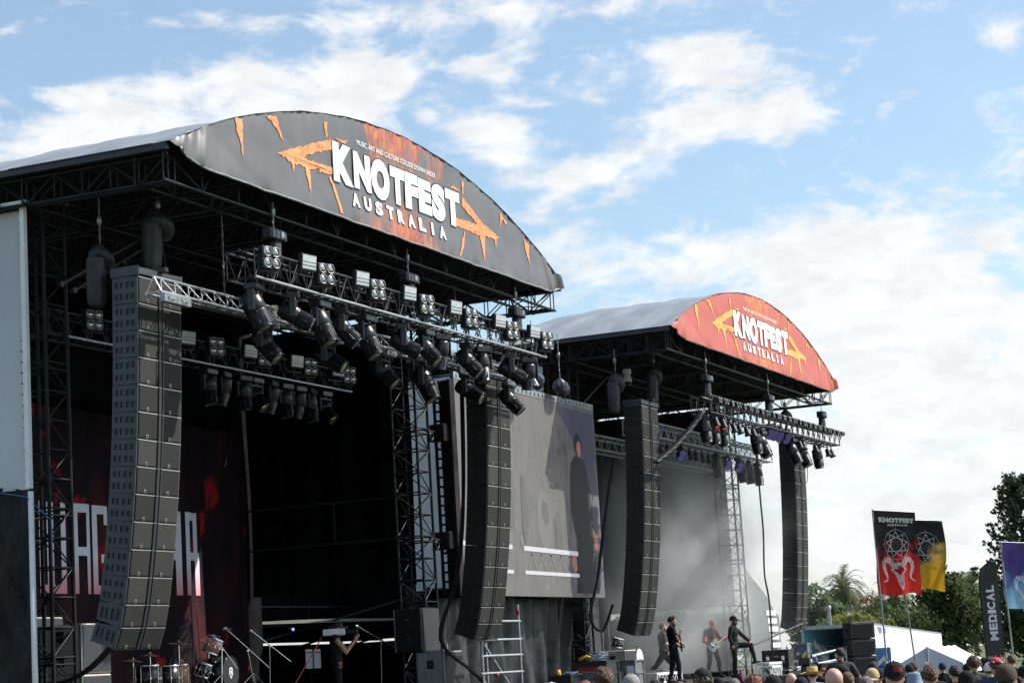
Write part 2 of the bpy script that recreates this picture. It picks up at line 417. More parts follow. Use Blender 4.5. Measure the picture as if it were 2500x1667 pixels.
mk('print_white', (0.80, 0.80, 0.81), (0.87, 0.87, 0.88), 4, 0.5); sheer('print_white', 0.6)
sheer('wall_vinyl', 0.5)
# ------------------------------------------------------------------ text
_txt = {}
def text_tris(s, bold=0.0):
    """letter faces in a unit box: x 0..1, y 0..1 (caps height), plus width/height ratio"""
    k = (s, bold)
    if k in _txt: return _txt[k]
    cu = bpy.data.curves.new('lettering', 'FONT'); cu.body = s; cu.offset = bold; cu.resolution_u = 4
    cu.space_character = 1.0 + bold*1.6
    o = bpy.data.objects.new('lettering', cu); COL.objects.link(o)
    dg = bpy.context.evaluated_depsgraph_get(); dg.update()
    me = bpy.data.meshes.new_from_object(o.evaluated_get(dg))
    vs = [v.co.copy() for v in me.vertices]; fs = [tuple(p.vertices) for p in me.polygons]
    bpy.data.objects.remove(o); bpy.data.curves.remove(cu); bpy.data.meshes.remove(me)
    x0, x1 = min(v.x for v in vs), max(v.x for v in vs); y0, y1 = min(v.y for v in vs), max(v.y for v in vs)
    _txt[k] = ([((v.x-x0)/(x1-x0), (v.y-y0)/(y1-y0)) for v in vs], fs, (x1-x0)/(y1-y0))
    return _txt[k]
def put_text(mb, s, fn, x0, x1, y0, y1, bold=0.0):
    """fn(x, y) -> point on the carrier"""
    vs, fs, _ = text_tris(s, bold)
    mb.add([fn(x0+(x1-x0)*a, y0+(y1-y0)*b) for a, b in vs], fs, False)

def dir_mat(d, roll=0.0):
    """rotation taking +Z to d"""
    return Vector(d).to_track_quat('Z', 'Y').to_matrix() @ Matrix.Rotation(roll, 3, 'Z')
def link_chain(mb, p0, p1, link=0.075, wd=0.016, r=0.0065):
    p0, p1 = Vector(p0), Vector(p1); d = p1-p0; n = max(1, int(d.length/link)); d.normalize()
    a = d.orthogonal().normalized(); b = d.cross(a)
    for i in range(n):
        c = p0 + d*(link*(i+0.5)); s = a if i % 2 else b
        h = link*0.56
        pts = [c + s*(wd*math.cos(t)) + d*(h*math.sin(t)) for t in (0, PI/3, PI/2, 2*PI/3, PI, 4*PI/3, 3*PI/2, 5*PI/3, 2*PI)]
        mb.chain(pts, r, 4)
def box_truss(mb, p0, p1, w, h, bay, rc=0.025, rb=0.011, upv=Vector((0, 0, 1)), n=6, tri=False, verticals=False):
    """square (or triangular) truss from p0 to p1 along its axis; p0/p1 on the bottom-centre line"""
    p0, p1 = Vector(p0), Vector(p1); d = p1-p0; L = d.length; d.normalize()
    s = d.cross(upv).normalized(); u = s.cross(d).normalized()
    if tri: C = [s*(-w/2), s*(w/2), u*h]
    else: C = [s*(-w/2), s*(w/2), s*(w/2)+u*h, s*(-w/2)+u*h]
    for c in C: mb.tube(p0+c, p1+c, rc, n)
    nb = max(1, round(L/bay)); m = len(C)
    for k in range(nb):
        a, b = L*k/nb, L*(k+1)/nb; mid = (a+b)/2
        for i in range(m):
            A, B = C[i], C[(i+1) % m]
            mb.tube(p0+d*a+A, p0+d*mid+B, rb, 5, cap=False); mb.tube(p0+d*mid+B, p0+d*b+A, rb, 5, cap=False)
            if verticals: mb.tube(p0+d*a+A, p0+d*a+B, rb, 5, cap=False)
    for q in (p0, p1):
        for i in range(m): mb.tube(q+C[i], q+C[(i+1) % m], rb*1.3, 5, cap=False)

# ------------------------------------------------------------------ ground
mb = MB()
def gfn(u, v):
    x = -300 + 1500*u; y = -700 + 1400*v
    return Vector((x, y, 0))
mb.grid(gfn, 6, 6, False)
o = mb.build('ground', M['grass']); o['kind'] = 'structure'
mb = MB(); mb.grid(lambda u, v: Vector((8+75*u, 8+26*v, 0.004)), 2, 2, False)
o = mb.build('arena_ground', M['asphalt']); o['kind'] = 'structure'

# ------------------------------------------------------------------ the two arched stages
YF, YB = 18.5, 28.0
HW, RISE = 8.5, 1.90
ZE = 8.97 + CZ
RR = (HW*HW + RISE*RISE)/(2*RISE)
CX1, CX2 = 37.37, 61.97
DECK = CZ - 0.63
def arch(x):
    return math.sqrt(max(0, RR*RR - x*x)) - (RR-RISE)
def sstep(a, b, x):
    t = max(0, min(1, (x-a)/(b-a))); return t*t*(3-2*t)
def roof_pt(x, y, dz=0.0):                         # local x, world depth
    s = 1 - 0.85*sstep(22.6, 28.0, y)
    sag = 0.05*math.sin((y-YF)/1.22*PI)**2*(1-abs(x)/HW*0.3) + 0.012*math.sin(x*2.3+y*5)*math.sin(x*5.1) + 0.03*sstep(21.8, 23.4, y)*math.sin(y*7+x*.6)**2
    return Vector((x, y-YF, ZE + arch(x)*s - sag + dz))
def fascia_bottom(x):
    a = abs(x)
    zb = 8.68 + CZ
    return zb if a < 7.35 else zb + (ZE-zb)*((a-7.35)/(HW-7.35))**1.6
def wr(x, z):
    a = 0.004*math.sin(x*2.1+z*1.3) + 0.003*math.sin(x*5.3-z*2.2)
    e = sstep(6.6, 8.4, abs(x))
    top, bot = ZE+arch(x)-z, z-fascia_bottom(x)
    k1 = math.exp(-max(0, top)/0.16); k2 = math.exp(-max(0, bot)/0.12)
    sc = abs(mnoise.noise(Vector((x*3.1, z*.8, 2.0))))*k1*0.075 + abs(mnoise.noise(Vector((x*2.3, z*.8, 7.0))))*k2*0.06 + 0.010*mnoise.noise(Vector((x*.9, z*1.1, 4.0)))
    tens = 0.012*max(0, math.sin(x*1.7+z*4.0))**6*sstep(0.0, 0.6, top)*(abs(x) > 3)
    return -0.05 + a + e*0.06*math.sin(abs(x)*9 + (z-ZE)*2.5) + e*0.03*math.sin(abs(x)*19+(z-ZE)*6) + sc + tens - 0.06*sstep(9.6+CZ, 8.6+CZ, z)
def fpt(x, z, d=0.0): return Vector((x, wr(x, z)-d, z))

def fascia_mat(name, base, base2, fl1, fl2, rough, gain):
    m = pmat(name, base, base2, 0.7, rough, bump=0.18, bscale=1.6, spec=0.5, cut=(0.3, 0.7))
    N, L = m.node_tree.nodes, m.node_tree.links
    b = N['Principled BSDF']; src = b.inputs['Base Color'].links[0].from_socket
    tc = [n for n in N if n.type == 'TEX_COORD'][0]
    def Mt(op, a, c=None):
        n = N.new('ShaderNodeMath'); n.operation = op
        for i, v in enumerate((a, c)):
            if v is None: continue
            if isinstance(v, (int, float)): n.inputs[i].default_value = v
            else: L.new(v, n.inputs[i])
        return n.outputs[0]
    s = N.new('ShaderNodeSeparateXYZ'); L.new(tc.outputs['Object'], s.inputs[0])
    mp = N.new('ShaderNodeMapping'); mp.inputs['Scale'].default_value = (1.7, 0, 0.6); L.new(tc.outputs['Object'], mp.inputs[0])
    nz = N.new('ShaderNodeTexNoise'); nz.inputs['Scale'].default_value = 1.25; nz.inputs['Detail'].default_value = 6; nz.inputs['Distortion'].default_value = 1.6
    L.new(mp.outputs[0], nz.inputs['Vector'])
    dx = Mt('DIVIDE', Mt('SUBTRACT', s.outputs[0], 0.1), 2.6)
    env = Mt('EXPONENT', Mt('MULTIPLY', Mt('MULTIPLY', dx, dx), -1.0))
    midz = Mt('ABSOLUTE', Mt('SUBTRACT', s.outputs[2], 9.75 + CZ))
    env = Mt('MULTIPLY', env, Mt('ADD', 0.55, Mt('MULTIPLY', midz, 0.55)))
    f = Mt('SUBTRACT', Mt('ADD', Mt('MULTIPLY', env, gain), nz.outputs[0]), 0.86)
    r = N.new('ShaderNodeMapRange'); r.interpolation_type = 'SMOOTHSTEP'; L.new(f, r.inputs[0]); r.inputs[1].default_value = 0.03; r.inputs[2].default_value = 0.34
    n2 = N.new('ShaderNodeTexNoise'); n2.inputs['Scale'].default_value = 3.0; n2.inputs['Detail'].default_value = 5; n2.inputs['Distortion'].default_value = 2.0
    L.new(mp.outputs[0], n2.inputs['Vector'])
    r2 = N.new('ShaderNodeMapRange'); L.new(n2.outputs[0], r2.inputs[0]); r2.inputs[1].default_value = 0.4; r2.inputs[2].default_value = 0.62
    fc = N.new('ShaderNodeMix'); fc.data_type = 'RGBA'; fc.inputs['A'].default_value = fl1+(1,); fc.inputs['B'].default_value = fl2+(1,); L.new(r2.outputs[0], fc.inputs['Factor'])
    mx = N.new('ShaderNodeMix'); mx.data_type = 'RGBA'
    L.new(Mt('MULTIPLY', r.outputs[0], 0.92), mx.inputs['Factor']); L.new(src, mx.inputs['A']); L.new(fc.outputs['Result'], mx.inputs['B'])
    L.new(mx.outputs['Result'], b.inputs['Base Color'])
    return m
M['fascia_grey'] = fascia_mat('fascia_grey', (0.092, 0.087, 0.085), (0.140, 0.133, 0.130), (0.36, 0.060, 0.028), (0.58, 0.19, 0.055), 0.40, 0.66)
M['fascia_red'] = fascia_mat('fascia_red', (0.42, 0.080, 0.058), (0.50, 0.115, 0.078), (0.50, 0.12, 0.03), (0.66, 0.26, 0.04), 0.50, 0.60)

ARRL = [(-5.03, 9.45), (-4.51, 9.63), (-3.78, 9.87), (-2.84, 10.18), (-2.83, 9.97), (-3.45, 9.8), (-3.9, 9.64), (-4.0, 9.57), (-3.34, 9.59), (-2.83, 9.6), (-2.84, 9.48), (-3.42, 9.42), (-3.35, 9.5), (-3.79, 9.4), (-3.82, 9.11), (-3.88, 8.87), (-3.94, 9.19), (-3.98, 9.41), (-4.37, 9.38), (-4.45, 9.22), (-4.5, 9.39), (-4.66, 9.44)]
ARRR = [(2.96, 10.12), (3.23, 10.0), (3.57, 9.85), (3.96, 9.7), (4.82, 9.51), (4.64, 9.47), (4.57, 9.23), (4.51, 9.44), (4.06, 9.43), (3.97, 9.25), (3.82, 8.78), (3.78, 9.38), (3.11, 9.4), (2.67, 9.4), (2.3, 9.39), (2.3, 9.56), (2.79, 9.59), (3.32, 9.61), (3.68, 9.63), (3.42, 9.72), (3.08, 9.84), (2.9, 9.92)]
DRIPS = [[(-6.4, 9.8), (-6.13, 9.87), (-6.17, 9.51), (-6.22, 9.06), (-6.27, 9.4), (-6.32, 9.51)],
 [(-5.31, 10.09), (-4.97, 10.16), (-4.86, 9.98), (-4.72, 9.74), (-4.93, 9.9), (-5.11, 10.03)],
 [(-3.16, 10.44), (-3.02, 10.47), (-3.06, 10.27), (-3.03, 10.2), (-3.12, 10.14)], [(-3.05, 9.39), (-2.97, 9.42), (-2.81, 9.13), (-2.62, 8.72), (-2.74, 8.74), (-2.93, 9.14)],
 [(4.96, 10.10), (5.32, 9.97), (5.22, 9.88), (5.08, 10.0), (4.85, 9.75)], [(6.2, 9.72), (6.51, 9.62), (6.43, 9.41), (6.45, 9.02), (6.31, 9.39)],
 [(2.98, 10.50), (3.10, 10.48), (3.01, 10.18), (2.94, 10.18)], [(2.94, 9.36), (3.01, 9.36), (2.81, 8.99), (2.6, 8.74), (2.54, 8.74), (2.76, 9.09)],
 [(-2.75, 10.21), (-2.25, 10.25), (-2.35, 10.18), (-2.5, 10.17)], [(2.3, 10.2), (2.55, 10.28), (2.8, 10.2), (2.5, 10.2)]]
def jag(p, seed):
    rn = random.Random(seed); out = []
    for i, a in enumerate(p):
        b = p[(i+1) % len(p)]; L = math.hypot(b[0]-a[0], b[1]-a[1]); n = max(1, int(L/0.06))
        for k in range(n):
            t = k/n; j = 0.022 if k else 0.0
            out.append((a[0]+(b[0]-a[0])*t + rn.uniform(-j, j), a[1]+(b[1]-a[1])*t + rn.uniform(-j, j)))
    return out

def rig_roof(cx, second):
    lab = ('big arched festival stage with a red fascia banner, beyond the grey one' if second else 'near arched festival stage with a dark grey fascia banner')
    T = thing('concert_stage', lab, 'stage', (cx, YF, 0), 0, 'arched roof stages side by side')
    # canopy skin with a thickness
    mb = MB()
    mb.m = 0; mb.grid(lambda u, v: roof_pt(-HW+2*HW*u, YF-0.06+(YB-YF+0.06)*v), 72, 70)
    mb.m = 1; mb.grid(lambda u, v: roof_pt(-HW+0.02+(2*HW-0.04)*u, YF+0.02+(YB-YF-0.06)*v, -0.05), 24, 12, True, True)
    mb.build('roof_canopy', [M['roof_vinyl'], M['roof_under']], T)
    # edge gutters and rope beads
    for s in (-1, 1):
        mb = MB()
        mb.box((s*(HW-0.03), (YB-YF)/2, ZE-0.07), (0.10, YB-YF-0.05, 0.12))
        mb.tube((s*(HW+0.02), 0.3, ZE-0.02), (s*(HW+0.02), 3.2, ZE-0.02), 0.02)
        mb.build('roof_gutter', M['dark_steel'], T)
    mb = MB()
    pts = [fpt(x, fascia_bottom(x)-0.012, 0.012) for x in [-8.3+16.6*i/60 for i in range(61)]]
    mb.chain(pts, 0.022, 6)
    mb.build('banner_hem', M['dull_alu'] if not second else M['dark_steel'], T)
    # fascia
    mb = MB()
    def ff(u, v):
        x = -HW+2*HW*u; zb, zt = fascia_bottom(x), ZE+arch(x)+0.0
        return fpt(x, zb+(zt-zb)*v)
    mb.grid(ff, 260, 24)
    mb.add([], [])
    fa = mb.build('fascia_banner', M['fascia_red' if second else 'fascia_grey'], T)
    for i, p in enumerate((ARRL, ARRR)):
        mb = MB(); mb.poly(jag([(a, b+CZ) for a, b in p], i), lambda x, z: fpt(x, z, 0.012)); mb.build('printed_arrow', M['print_yellow' if second else 'print_orange'], fa)
    for i, p in enumerate(DRIPS):
        mb = MB(); mb.poly(jag([(a, b+CZ) for a, b in p], 9+i), lambda x, z: fpt(x, z, 0.012))
        mb.build('printed_drip', M['print_yellow' if second else 'print_orange'], fa)
    for k, (dd, grow, mat) in enumerate(((0.014, 0.05, 'black_paint'), (0.018, 0.0, 'letter_white'))):
        mb = MB(); fn = lambda x, z: fpt(x, z, dd)
        word = 'KNOTFEST'; wd = [0.92, 0.80, 0.92, 0.72, 0.66, 0.70, 0.74, 0.80]
        x = -2.88; tot = sum(wd); sc = 5.68/tot
        zb = [9.36, 9.38, 9.33, 9.37, 9.38, 9.40, 9.37, 9.38]; zt = [10.14, 10.12, 10.16, 10.13, 10.14, 10.12, 10.15, 10.15]
        for ch, ww, b0, t0 in zip(word, wd, zb, zt):
            put_text(mb, ch, fn, x-grow*0.5, x+ww*sc*0.955+grow*0.5, b0+CZ-grow*0.6, t0+CZ+grow*0.5, 0.075)
            x += ww*sc
        x = -2.22; st = (2.10+2.22)/9
        for i, ch in enumerate('AUSTRALIA'):
            wv = 0.10 if ch == 'I' else 0.30
            xa = x+st*i+(0.33-wv)/2
            put_text(mb, ch, fn, xa-grow*0.3, xa+wv+grow*0.3, 8.985+CZ-grow*0.3, 9.26+CZ+grow*0.3, 0.055)
        if k: mb.build('lettering', M[mat], fa)
        else: mb.build('letter_shadow', M[mat], fa)
    mb = MB(); put_text(mb, 'MUSIC, ART AND CULTURE COLLIDE DOWN UNDER', lambda x, z: fpt(x, z, 0.018), -1.86, 1.66, 10.255+CZ, 10.37+CZ, 0.0)
    mb.build('tagline', M['letter_white'], fa)
    # roof trusses across the stage
    zb = 8.36+CZ
    for y in (0.45, 3.3, 6.2, 8.9):
        mb = MB()
        s = 1 - 0.85*sstep(22.6, 28.0, YF+y)
        n = 14
        for yy in (y-0.28, y+0.28):
            mb.tube((-HW+0.1, yy, zb), (HW-0.1, yy, zb), 0.032)
            tp = [Vector((xx, yy, ZE+arch(xx)*s-0.14)) for xx in [-HW+0.1+(2*HW-0.2)*i/n for i in range(n+1)]]
            mb.chain(tp, 0.032, 6)
            for i in range(n):
                xa = -HW+0.1+(2*HW-0.2)*i/n; xb = xa+(2*HW-0.2)/n
                mb.tube((xa, yy, zb), tp[i], 0.016, 5)
                mb.tube((xa, yy, zb), tp[i+1], 0.016, 5) if i % 2 else mb.tube((xb, yy, zb), tp[i], 0.016, 5)
        for i in range(n*2):
            xa = -HW+0.2+(2*HW-0.4)*i/(n*2); xb = -HW+0.2+(2*HW-0.4)*(i+1)/(n*2)
            mb.tube((xa, y-0.28, zb), (xb, y+0.28, zb), 0.012, 5) if i % 2 else mb.tube((xa, y+0.28, zb), (xb, y-0.28, zb), 0.012, 5)
        mb.build('roof_truss', M['black_steel'], T)
    for x in (-HW+0.22, HW-0.22):                     # eave trusses
        mb = MB()
        for xx in (x-0.2 if x > 0 else x, x if x > 0 else x+0.2):
            for zz in (zb, ZE-0.16): mb.tube((xx, 0.15, zz), (xx, 9.3, zz), 0.035)
            n = 16
            for i in range(n):
                ya, yb_ = 0.15+9.15*i/n, 0.15+9.15*(i+1)/n
                mb.tube((xx, ya, zb), (xx, ya, ZE-0.16), 0.015, 5)
                if i % 2: mb.tube((xx, ya, zb), (xx, yb_, ZE-0.16), 0.015, 5)
                else: mb.tube((xx, yb_, zb), (xx, ya, ZE-0.16), 0.015, 5)
        mb.build('eave_truss', M['black_steel'], T)
    for x in (-5.6, -2.8, 0.0, 2.8, 5.6):             # purlins and inner ladder trusses, front to back
        mb = MB()
        for zz in (zb+0.04, zb+0.46):
            for xx in (x-0.16, x+0.16): mb.tube((xx, 0.2, zz), (xx, 9.2, zz), 0.024)
        for i in range(22):
            ya, yb_ = 0.2+9*i/22, 0.2+9*(i+1)/22
            for xx in (x-0.16, x+0.16):
                mb.tube((xx, ya, zb+0.04+0.42*(i % 2)), (xx, yb_, zb+0.46-0.42*(i % 2)), 0.012, 5)
        mb.build('roof_purlin', M['dark_steel'], T)
    # deck on legs, black skirt
    mb = MB(); mb.box((0, 4.7, DECK-0.09), (16.6, 9.9, 0.18))
    for x in [-8+2*i for i in range(9)]:
        for y in (-0.1, 4.7, 9.4): mb.tube((x, y, 0), (x, y, DECK-0.18), 0.05)
    dk = mb.build('stage_deck', M['black_paint'], T)
    mb = MB()
    def sk(u, v):
        x = -8.3+16.6*u; return Vector((x, -0.28+0.03*math.sin(x*14), 0.01+(DECK-0.03)*v))
    mb.grid(sk, 200, 1)
    mb.build('deck_skirt', M['black_cloth'], dk)
    return T
ST1 = rig_roof(CX1, False)
ST2 = rig_roof(CX2, True)

# ------------------------------------------------------------------ truss towers
def tower(x, y, ztop, label, mat, brace=None, s=0.64, zb=0.0):
    T = thing('truss_tower', label, 'truss tower', (x, y, 0), 0, 'truss towers holding up the stage roofs')
    mb = MB(); h = s/2; C = [(-h, -h), (h, -h), (h, h), (-h, h)]
    n = int((ztop-zb)/0.50)
    for a, b in C: mb.tube((a, b, zb), (a, b, ztop), 0.036, 8)
    for k in range(n+1):
        z0 = zb+0.05+(ztop-zb-0.1)*k/n; z1 = zb+0.05+(ztop-zb-0.1)*(k+1)/n
        for i in range(4):
            A, B = C[i], C[(i+1) % 4]
            mb.tube((A[0], A[1], z0), (B[0], B[1], z0), 0.018, 5)
            if k % 5 == 0 and k: mb.tube((A[0], A[1], z0-0.12), (B[0], B[1], z0-0.12), 0.018, 5)
            if k < n:
                P, Q = (A, B) if (k+i) % 2 else (B, A)
                mb.tube((P[0], P[1], z0), (Q[0], Q[1], z1), 0.015, 5)
    mb.build('lattice', mat, T)
    mb = MB(); mb.box((0, 0, zb+0.02), (s+0.3, s+0.3, 0.04)); mb.build('base_plate', mat, T)
    if brace:
        for (a, b) in brace:
            mb = MB(); mb.tube(a, b, 0.045, 8)
            for q in (a, b): mb.lathe([(0.06, -0.05), (0.06, 0.05)], q, (0, 1, 0), 8)
            mb.build('diagonal_brace', M['dark_steel'], T)
    return T
ZT = 8.95+CZ
tower(30.43, 22.27, ZT, 'front left truss tower of the near stage, beside the pale side wall', M['black_steel'],
      [((-0.02, -0.45, 7.2+CZ), (2.55, -0.45, 9.35+CZ-0.9)), ((0.62, -0.27, 7.2+CZ), (3.0, -0.27, 8.4+CZ))])
tower(44.93, 22.27, ZT, 'right truss tower of the near stage, standing against the pale vinyl wall', M['black_steel'])
tower(54.85, 22.3, ZT, 'truss tower behind the big video screen, its foot showing under the screen', M['black_steel'], [((0.1, -0.4, 7.2+CZ), (2.5, -0.4, 8.35+CZ))])
tower(69.15, 22.27, ZT, 'far right truss tower of the red banner stage, open sky around it', M['dark_steel'], [((-0.3, -0.35, 7.0+CZ), (-2.4, -0.35, 8.35+CZ))])

# ------------------------------------------------------------------ walls and curtains
def curtain(name, label, cat, fn, nu, nv, mat, group=None, th=0.02):
    mb = MB(); mb.grid(fn, nu, nv)
    o = mb.build(name, mat); tag(o, label, cat, group)
    return o
def folds(t, amp, f, seed): return amp*(math.sin(t*f+seed) + 0.5*math.sin(t*f*2.3+seed*2.1))
# side curtain on the right of each stage (faces the camera), hem above the offstage gap
def sc1(u, v):
    y = 22.75+4.6*u; z = 2.16+CZ+(8.72-2.16)*v
    return Vector((45.85+folds(y, 0.05, 5.5, 1.0)+0.06*math.sin(z*0.9+y*1.7), y, z))
curtain('side_curtain', 'huge black side curtain closing the right of the near stage', 'curtain', sc1, 90, 24, M['black_cloth'], 'black curtains hung on the stages')
mk('curtain_grey', (0.016, 0.017, 0.018), (0.03, 0.031, 0.032), 2, 0.9, bump=0.3, bscale=4)
def sc2(u, v):
    y = 22.55+4.8*u; z = 1.72+CZ+(8.6-1.72)*v
    return Vector((70.0+folds(y, 0.03, 6, 2.0), y, z))
curtain('side_curtain', 'dark grey side curtain behind the smoke of the red banner stage', 'curtain', sc2, 90, 12, M['curtain_grey'], 'black curtains hung on the stages')
def bc2(u, v):
    x = 54.3+16.2*u; z = DECK+(9.1+CZ-DECK)*v
    return Vector((x, 27.3+folds(x, 0.05, 5, 0.4), z))
curtain('back_curtain', 'dark back curtain of the red banner stage, behind the drum kit', 'curtain', bc2, 80, 8, M['curtain_grey'], 'black curtains hung on the stages')
def bc1(u, v):
    x = 29.6+16.9*u; z = DECK+(9.1+CZ-DECK)*v
    return Vector((x, 27.45+folds(x, 0.05, 5, 1.4), z))
curtain('back_curtain', 'black back curtain of the near stage, behind the printed backdrop', 'curtain', bc1, 80, 8, M['black_cloth'], 'black curtains hung on the stages')

# printed backdrop with tall narrow letters
def backdrop_mat():
    m = pmat('backdrop_print', (0.010, 0.007, 0.012), (0.022, 0.010, 0.016), 1.0, 0.8, bump=0.15, bscale=3, spec=0.2)
    N, L = m.node_tree.nodes, m.node_tree.links
    b = N['Principled BSDF']; src = b.inputs['Base Color'].links[0].from_socket
    tc = [n for n in N if n.type == 'TEX_COORD'][0]
    def layer(src, scale, off, lo, hi, col, stretch):
        mp = N.new('ShaderNodeMapping'); mp.inputs['Location'].default_value = off; mp.inputs['Scale'].default_value = stretch
        L.new(tc.outputs['Object'], mp.inputs[0])
        nz = N.new('ShaderNodeTexNoise'); nz.inputs['Scale'].default_value = scale; nz.inputs['Detail'].default_value = 6; nz.inputs['Distortion'].default_value = 0.8
        L.new(mp.outputs[0], nz.inputs['Vector'])
        r = N.new('ShaderNodeMapRange'); r.interpolation_type = 'SMOOTHSTEP'; L.new(nz.outputs[0], r.inputs[0]); r.inputs[1].default_value = lo; r.inputs[2].default_value = hi
        mx = N.new('ShaderNodeMix'); mx.data_type = 'RGBA'; L.new(r.outputs[0], mx.inputs['Factor']); L.new(src, mx.inputs['A']); mx.inputs['B'].default_value = col+(1,)
        return mx.outputs['Result']
    src = layer(src, 0.8, (3, 0, 1), 0.45, 0.70, (0.075, 0.014, 0.012), (1, 1, 0.5))
    src = layer(src, 0.9, (7, 0, 4.4), 0.585, 0.70, (0.5, 0.014, 0.022), (1, 1, 0.7))
    L.new(src, b.inputs['Base Color'])
    return m
def lab_mat():                                             # letters fade from pale blue to pink down the print
    m = pmat('backdrop_letters', (0.78, 0.79, 0.92), (0.84, 0.85, 0.95), 2, 0.8, spec=0.2)
    N, L = m.node_tree.nodes, m.node_tree.links; b = N['Principled BSDF']; src = b.inputs['Base Color'].links[0].from_socket
    tc = [n for n in N if n.type == 'TEX_COORD'][0]; s = N.new('ShaderNodeSeparateXYZ'); L.new(tc.outputs['Object'], s.inputs[0])
    r = N.new('ShaderNodeMapRange'); L.new(s.outputs[2], r.inputs[0]); r.inputs[1].default_value = 3.0+CZ; r.inputs[2].default_value = 2.15+CZ
    mx = N.new('ShaderNodeMix'); mx.data_type = 'RGBA'; L.new(r.outputs[0], mx.inputs['Factor']); L.new(src, mx.inputs['A']); mx.inputs['B'].default_value = (0.85, 0.32, 0.38, 1)
    L.new(mx.outputs['Result'], b.inputs['Base Color']); return m
YBD = 26.9
def bdp(x, z, d=0.0): return Vector((x, YBD+0.05*math.sin(x*3.1)+0.03*math.sin(x*7.7+1)-d, z))
mb = MB(); mb.grid(lambda u, v: bdp(33.4+11.6*u, DECK+0.05+(6.1+CZ-DECK)*v), 90, 6)
BD = mb.build('printed_backdrop', backdrop_mat())
tag(BD, 'dark red printed backdrop with tall white letters at the back of the near stage', 'backdrop')
mb = MB()
def bar(x0, x1, z0, z1):                                    # one stroke, strips follow the cloth
    n = max(1, int((x1-x0)/0.15))
    for i in range(n):
        a, b = x0+(x1-x0)*i/n, x0+(x1-x0)*(i+1)/n
        mb.add([bdp(a, z0, .02), bdp(b, z0, .02), bdp(b, z1, .02), bdp(a, z1, .02)], [(0, 1, 2, 3)], False)
zA, zB = 2.16+CZ, 4.10+CZ; hh = zB-zA; sw = 0.19
def gl(ch, L_, R2):
    if ch == 'W':
        mid = (L_+R2)/2
        bar(L_, L_+sw, zA, zB); bar(mid-sw/2, mid+sw/2, zA, zB); bar(R2-sw, R2, zA, zB)
        bar(L_+sw, mid-sw/2, zA, zA+sw); bar(mid+sw/2, R2-sw, zA, zA+sw)
    elif ch == 'A': bar(L_, L_+sw, zA, zB); bar(R2-sw, R2, zA, zB); bar(L_+sw, R2-sw, zB-sw, zB); bar(L_+sw, R2-sw, zA+hh*.42, zA+hh*.42+sw)
    elif ch == 'G': bar(L_, L_+sw, zA, zB); bar(L_+sw, R2, zB-sw, zB); bar(L_+sw, R2, zA, zA+sw); bar(R2-sw, R2, zB-.42, zB-sw); bar(R2-sw, R2, zA+sw, zA+hh*.45); bar(R2-.32, R2-sw, zA+hh*.45-sw, zA+hh*.45)
    elif ch == 'E': bar(L_, L_+sw, zA, zB); bar(L_+sw, R2, zB-sw, zB); bar(L_+sw, R2, zA, zA+sw); bar(L_+sw, R2-.08, zA+hh*.5-sw/2, zA+hh*.5+sw/2)
    elif ch == 'R': bar(L_, L_+sw, zA, zB); bar(R2-sw, R2, zA+hh*.42+sw, zB); bar(R2-sw+.06, R2+.06, zA, zA+hh*.42); bar(L_+sw, R2-sw, zB-sw, zB); bar(L_+sw, R2+.05, zA+hh*.42, zA+hh*.42+sw)
for ch, xa, xb in (('W', 36.45, 37.45), ('A', 37.62, 38.27), ('G', 38.42, 39.05), ('E', 39.2, 39.75), ('W', 40.1, 41.1), ('A', 41.24, 41.88), ('R', 42.02, 42.66)):
    gl(ch, xa, xb)
mb.build('lettering', lab_mat(), BD)

# pale vinyl side walls and the black mesh tarp under them
def wall(name, label, x, y0, y1, z0, z1, mat, amp, seed, nu=40, nv=24):
    def fn(u, v):
        y = y0+(y1-y0)*u; z = z0+(z1-z0)*v
        return Vector((x+amp*(math.sin(z*1.3+y*2.1+seed)*0.6+math.sin(z*3.1-y*1.2+seed*2)*0.4+1.2*mnoise.noise(Vector((seed, y*1.3, z*.6))))*(1-0.5*v), y, z))
    o = curtain(name, label, 'side wall', fn, nu, nv, M[mat], 'vinyl side walls of the stages')
    mb = MB()
    for i in range(26): mb.tube(fn(0.0, (i+.5)/26)+Vector((-.02, -.06, 0)), fn(0.012, (i+.5)/26)+Vector((-.02, 0, .03)), .012, 5)
    mb.build('edge_lacing', M['black_cloth'], o)
    return o
wall('vinyl_wall', 'pale blue white vinyl side wall at the left edge, above the black tarp', 29.3, 21.75, 28.2, 3.5+CZ, 8.36+CZ, 'wall_vinyl', 0.04, 0.3)
wall('vinyl_wall', 'pale vinyl side wall seen between the truss tower and the video screen', 53.7, 22.4, 26.7, 2.35+CZ, 8.40+CZ, 'wall_vinyl', 0.05, 1.3)
def tarp(u, v):
    y = 21.72+6.4*u; z = 0.02+(3.45+CZ-0.02)*v
    d = 0.06*math.sin(y*5+z*3.2)+0.045*math.sin(y*11-z*4.4+1)+0.03*math.sin(y*19+z*7)+0.10*(1-v)*math.sin(y*2.0)+0.05*mnoise.noise(Vector((0, y*3, z*1.4)))
    return Vector((29.25+d, y, z+0.12*v*math.sin(y*2.6)))
curtain('mesh_tarp', 'wrinkled black mesh tarp under the pale wall at the left edge', 'tarp', tarp, 90, 50, M['mesh_tarp'])
mb = MB()
for (y, z0, z1) in ((21.70, 3.5, 8.38),):
    mb.box((29.22, y, (z0+z1)/2+CZ), (0.09, 0.09, z1-z0))
mb.chain([(29.2, 21.66, 0), (29.2, 21.66, 3.45+CZ)], 0.05, 8)
mb.box((29.2, 24.4, 8.42+CZ), (0.12, 5.6, 0.10))
tag(mb.build('wall_frame', M['white_paint']), 'white edge frame with a tie post beside the pale side wall', 'frame')
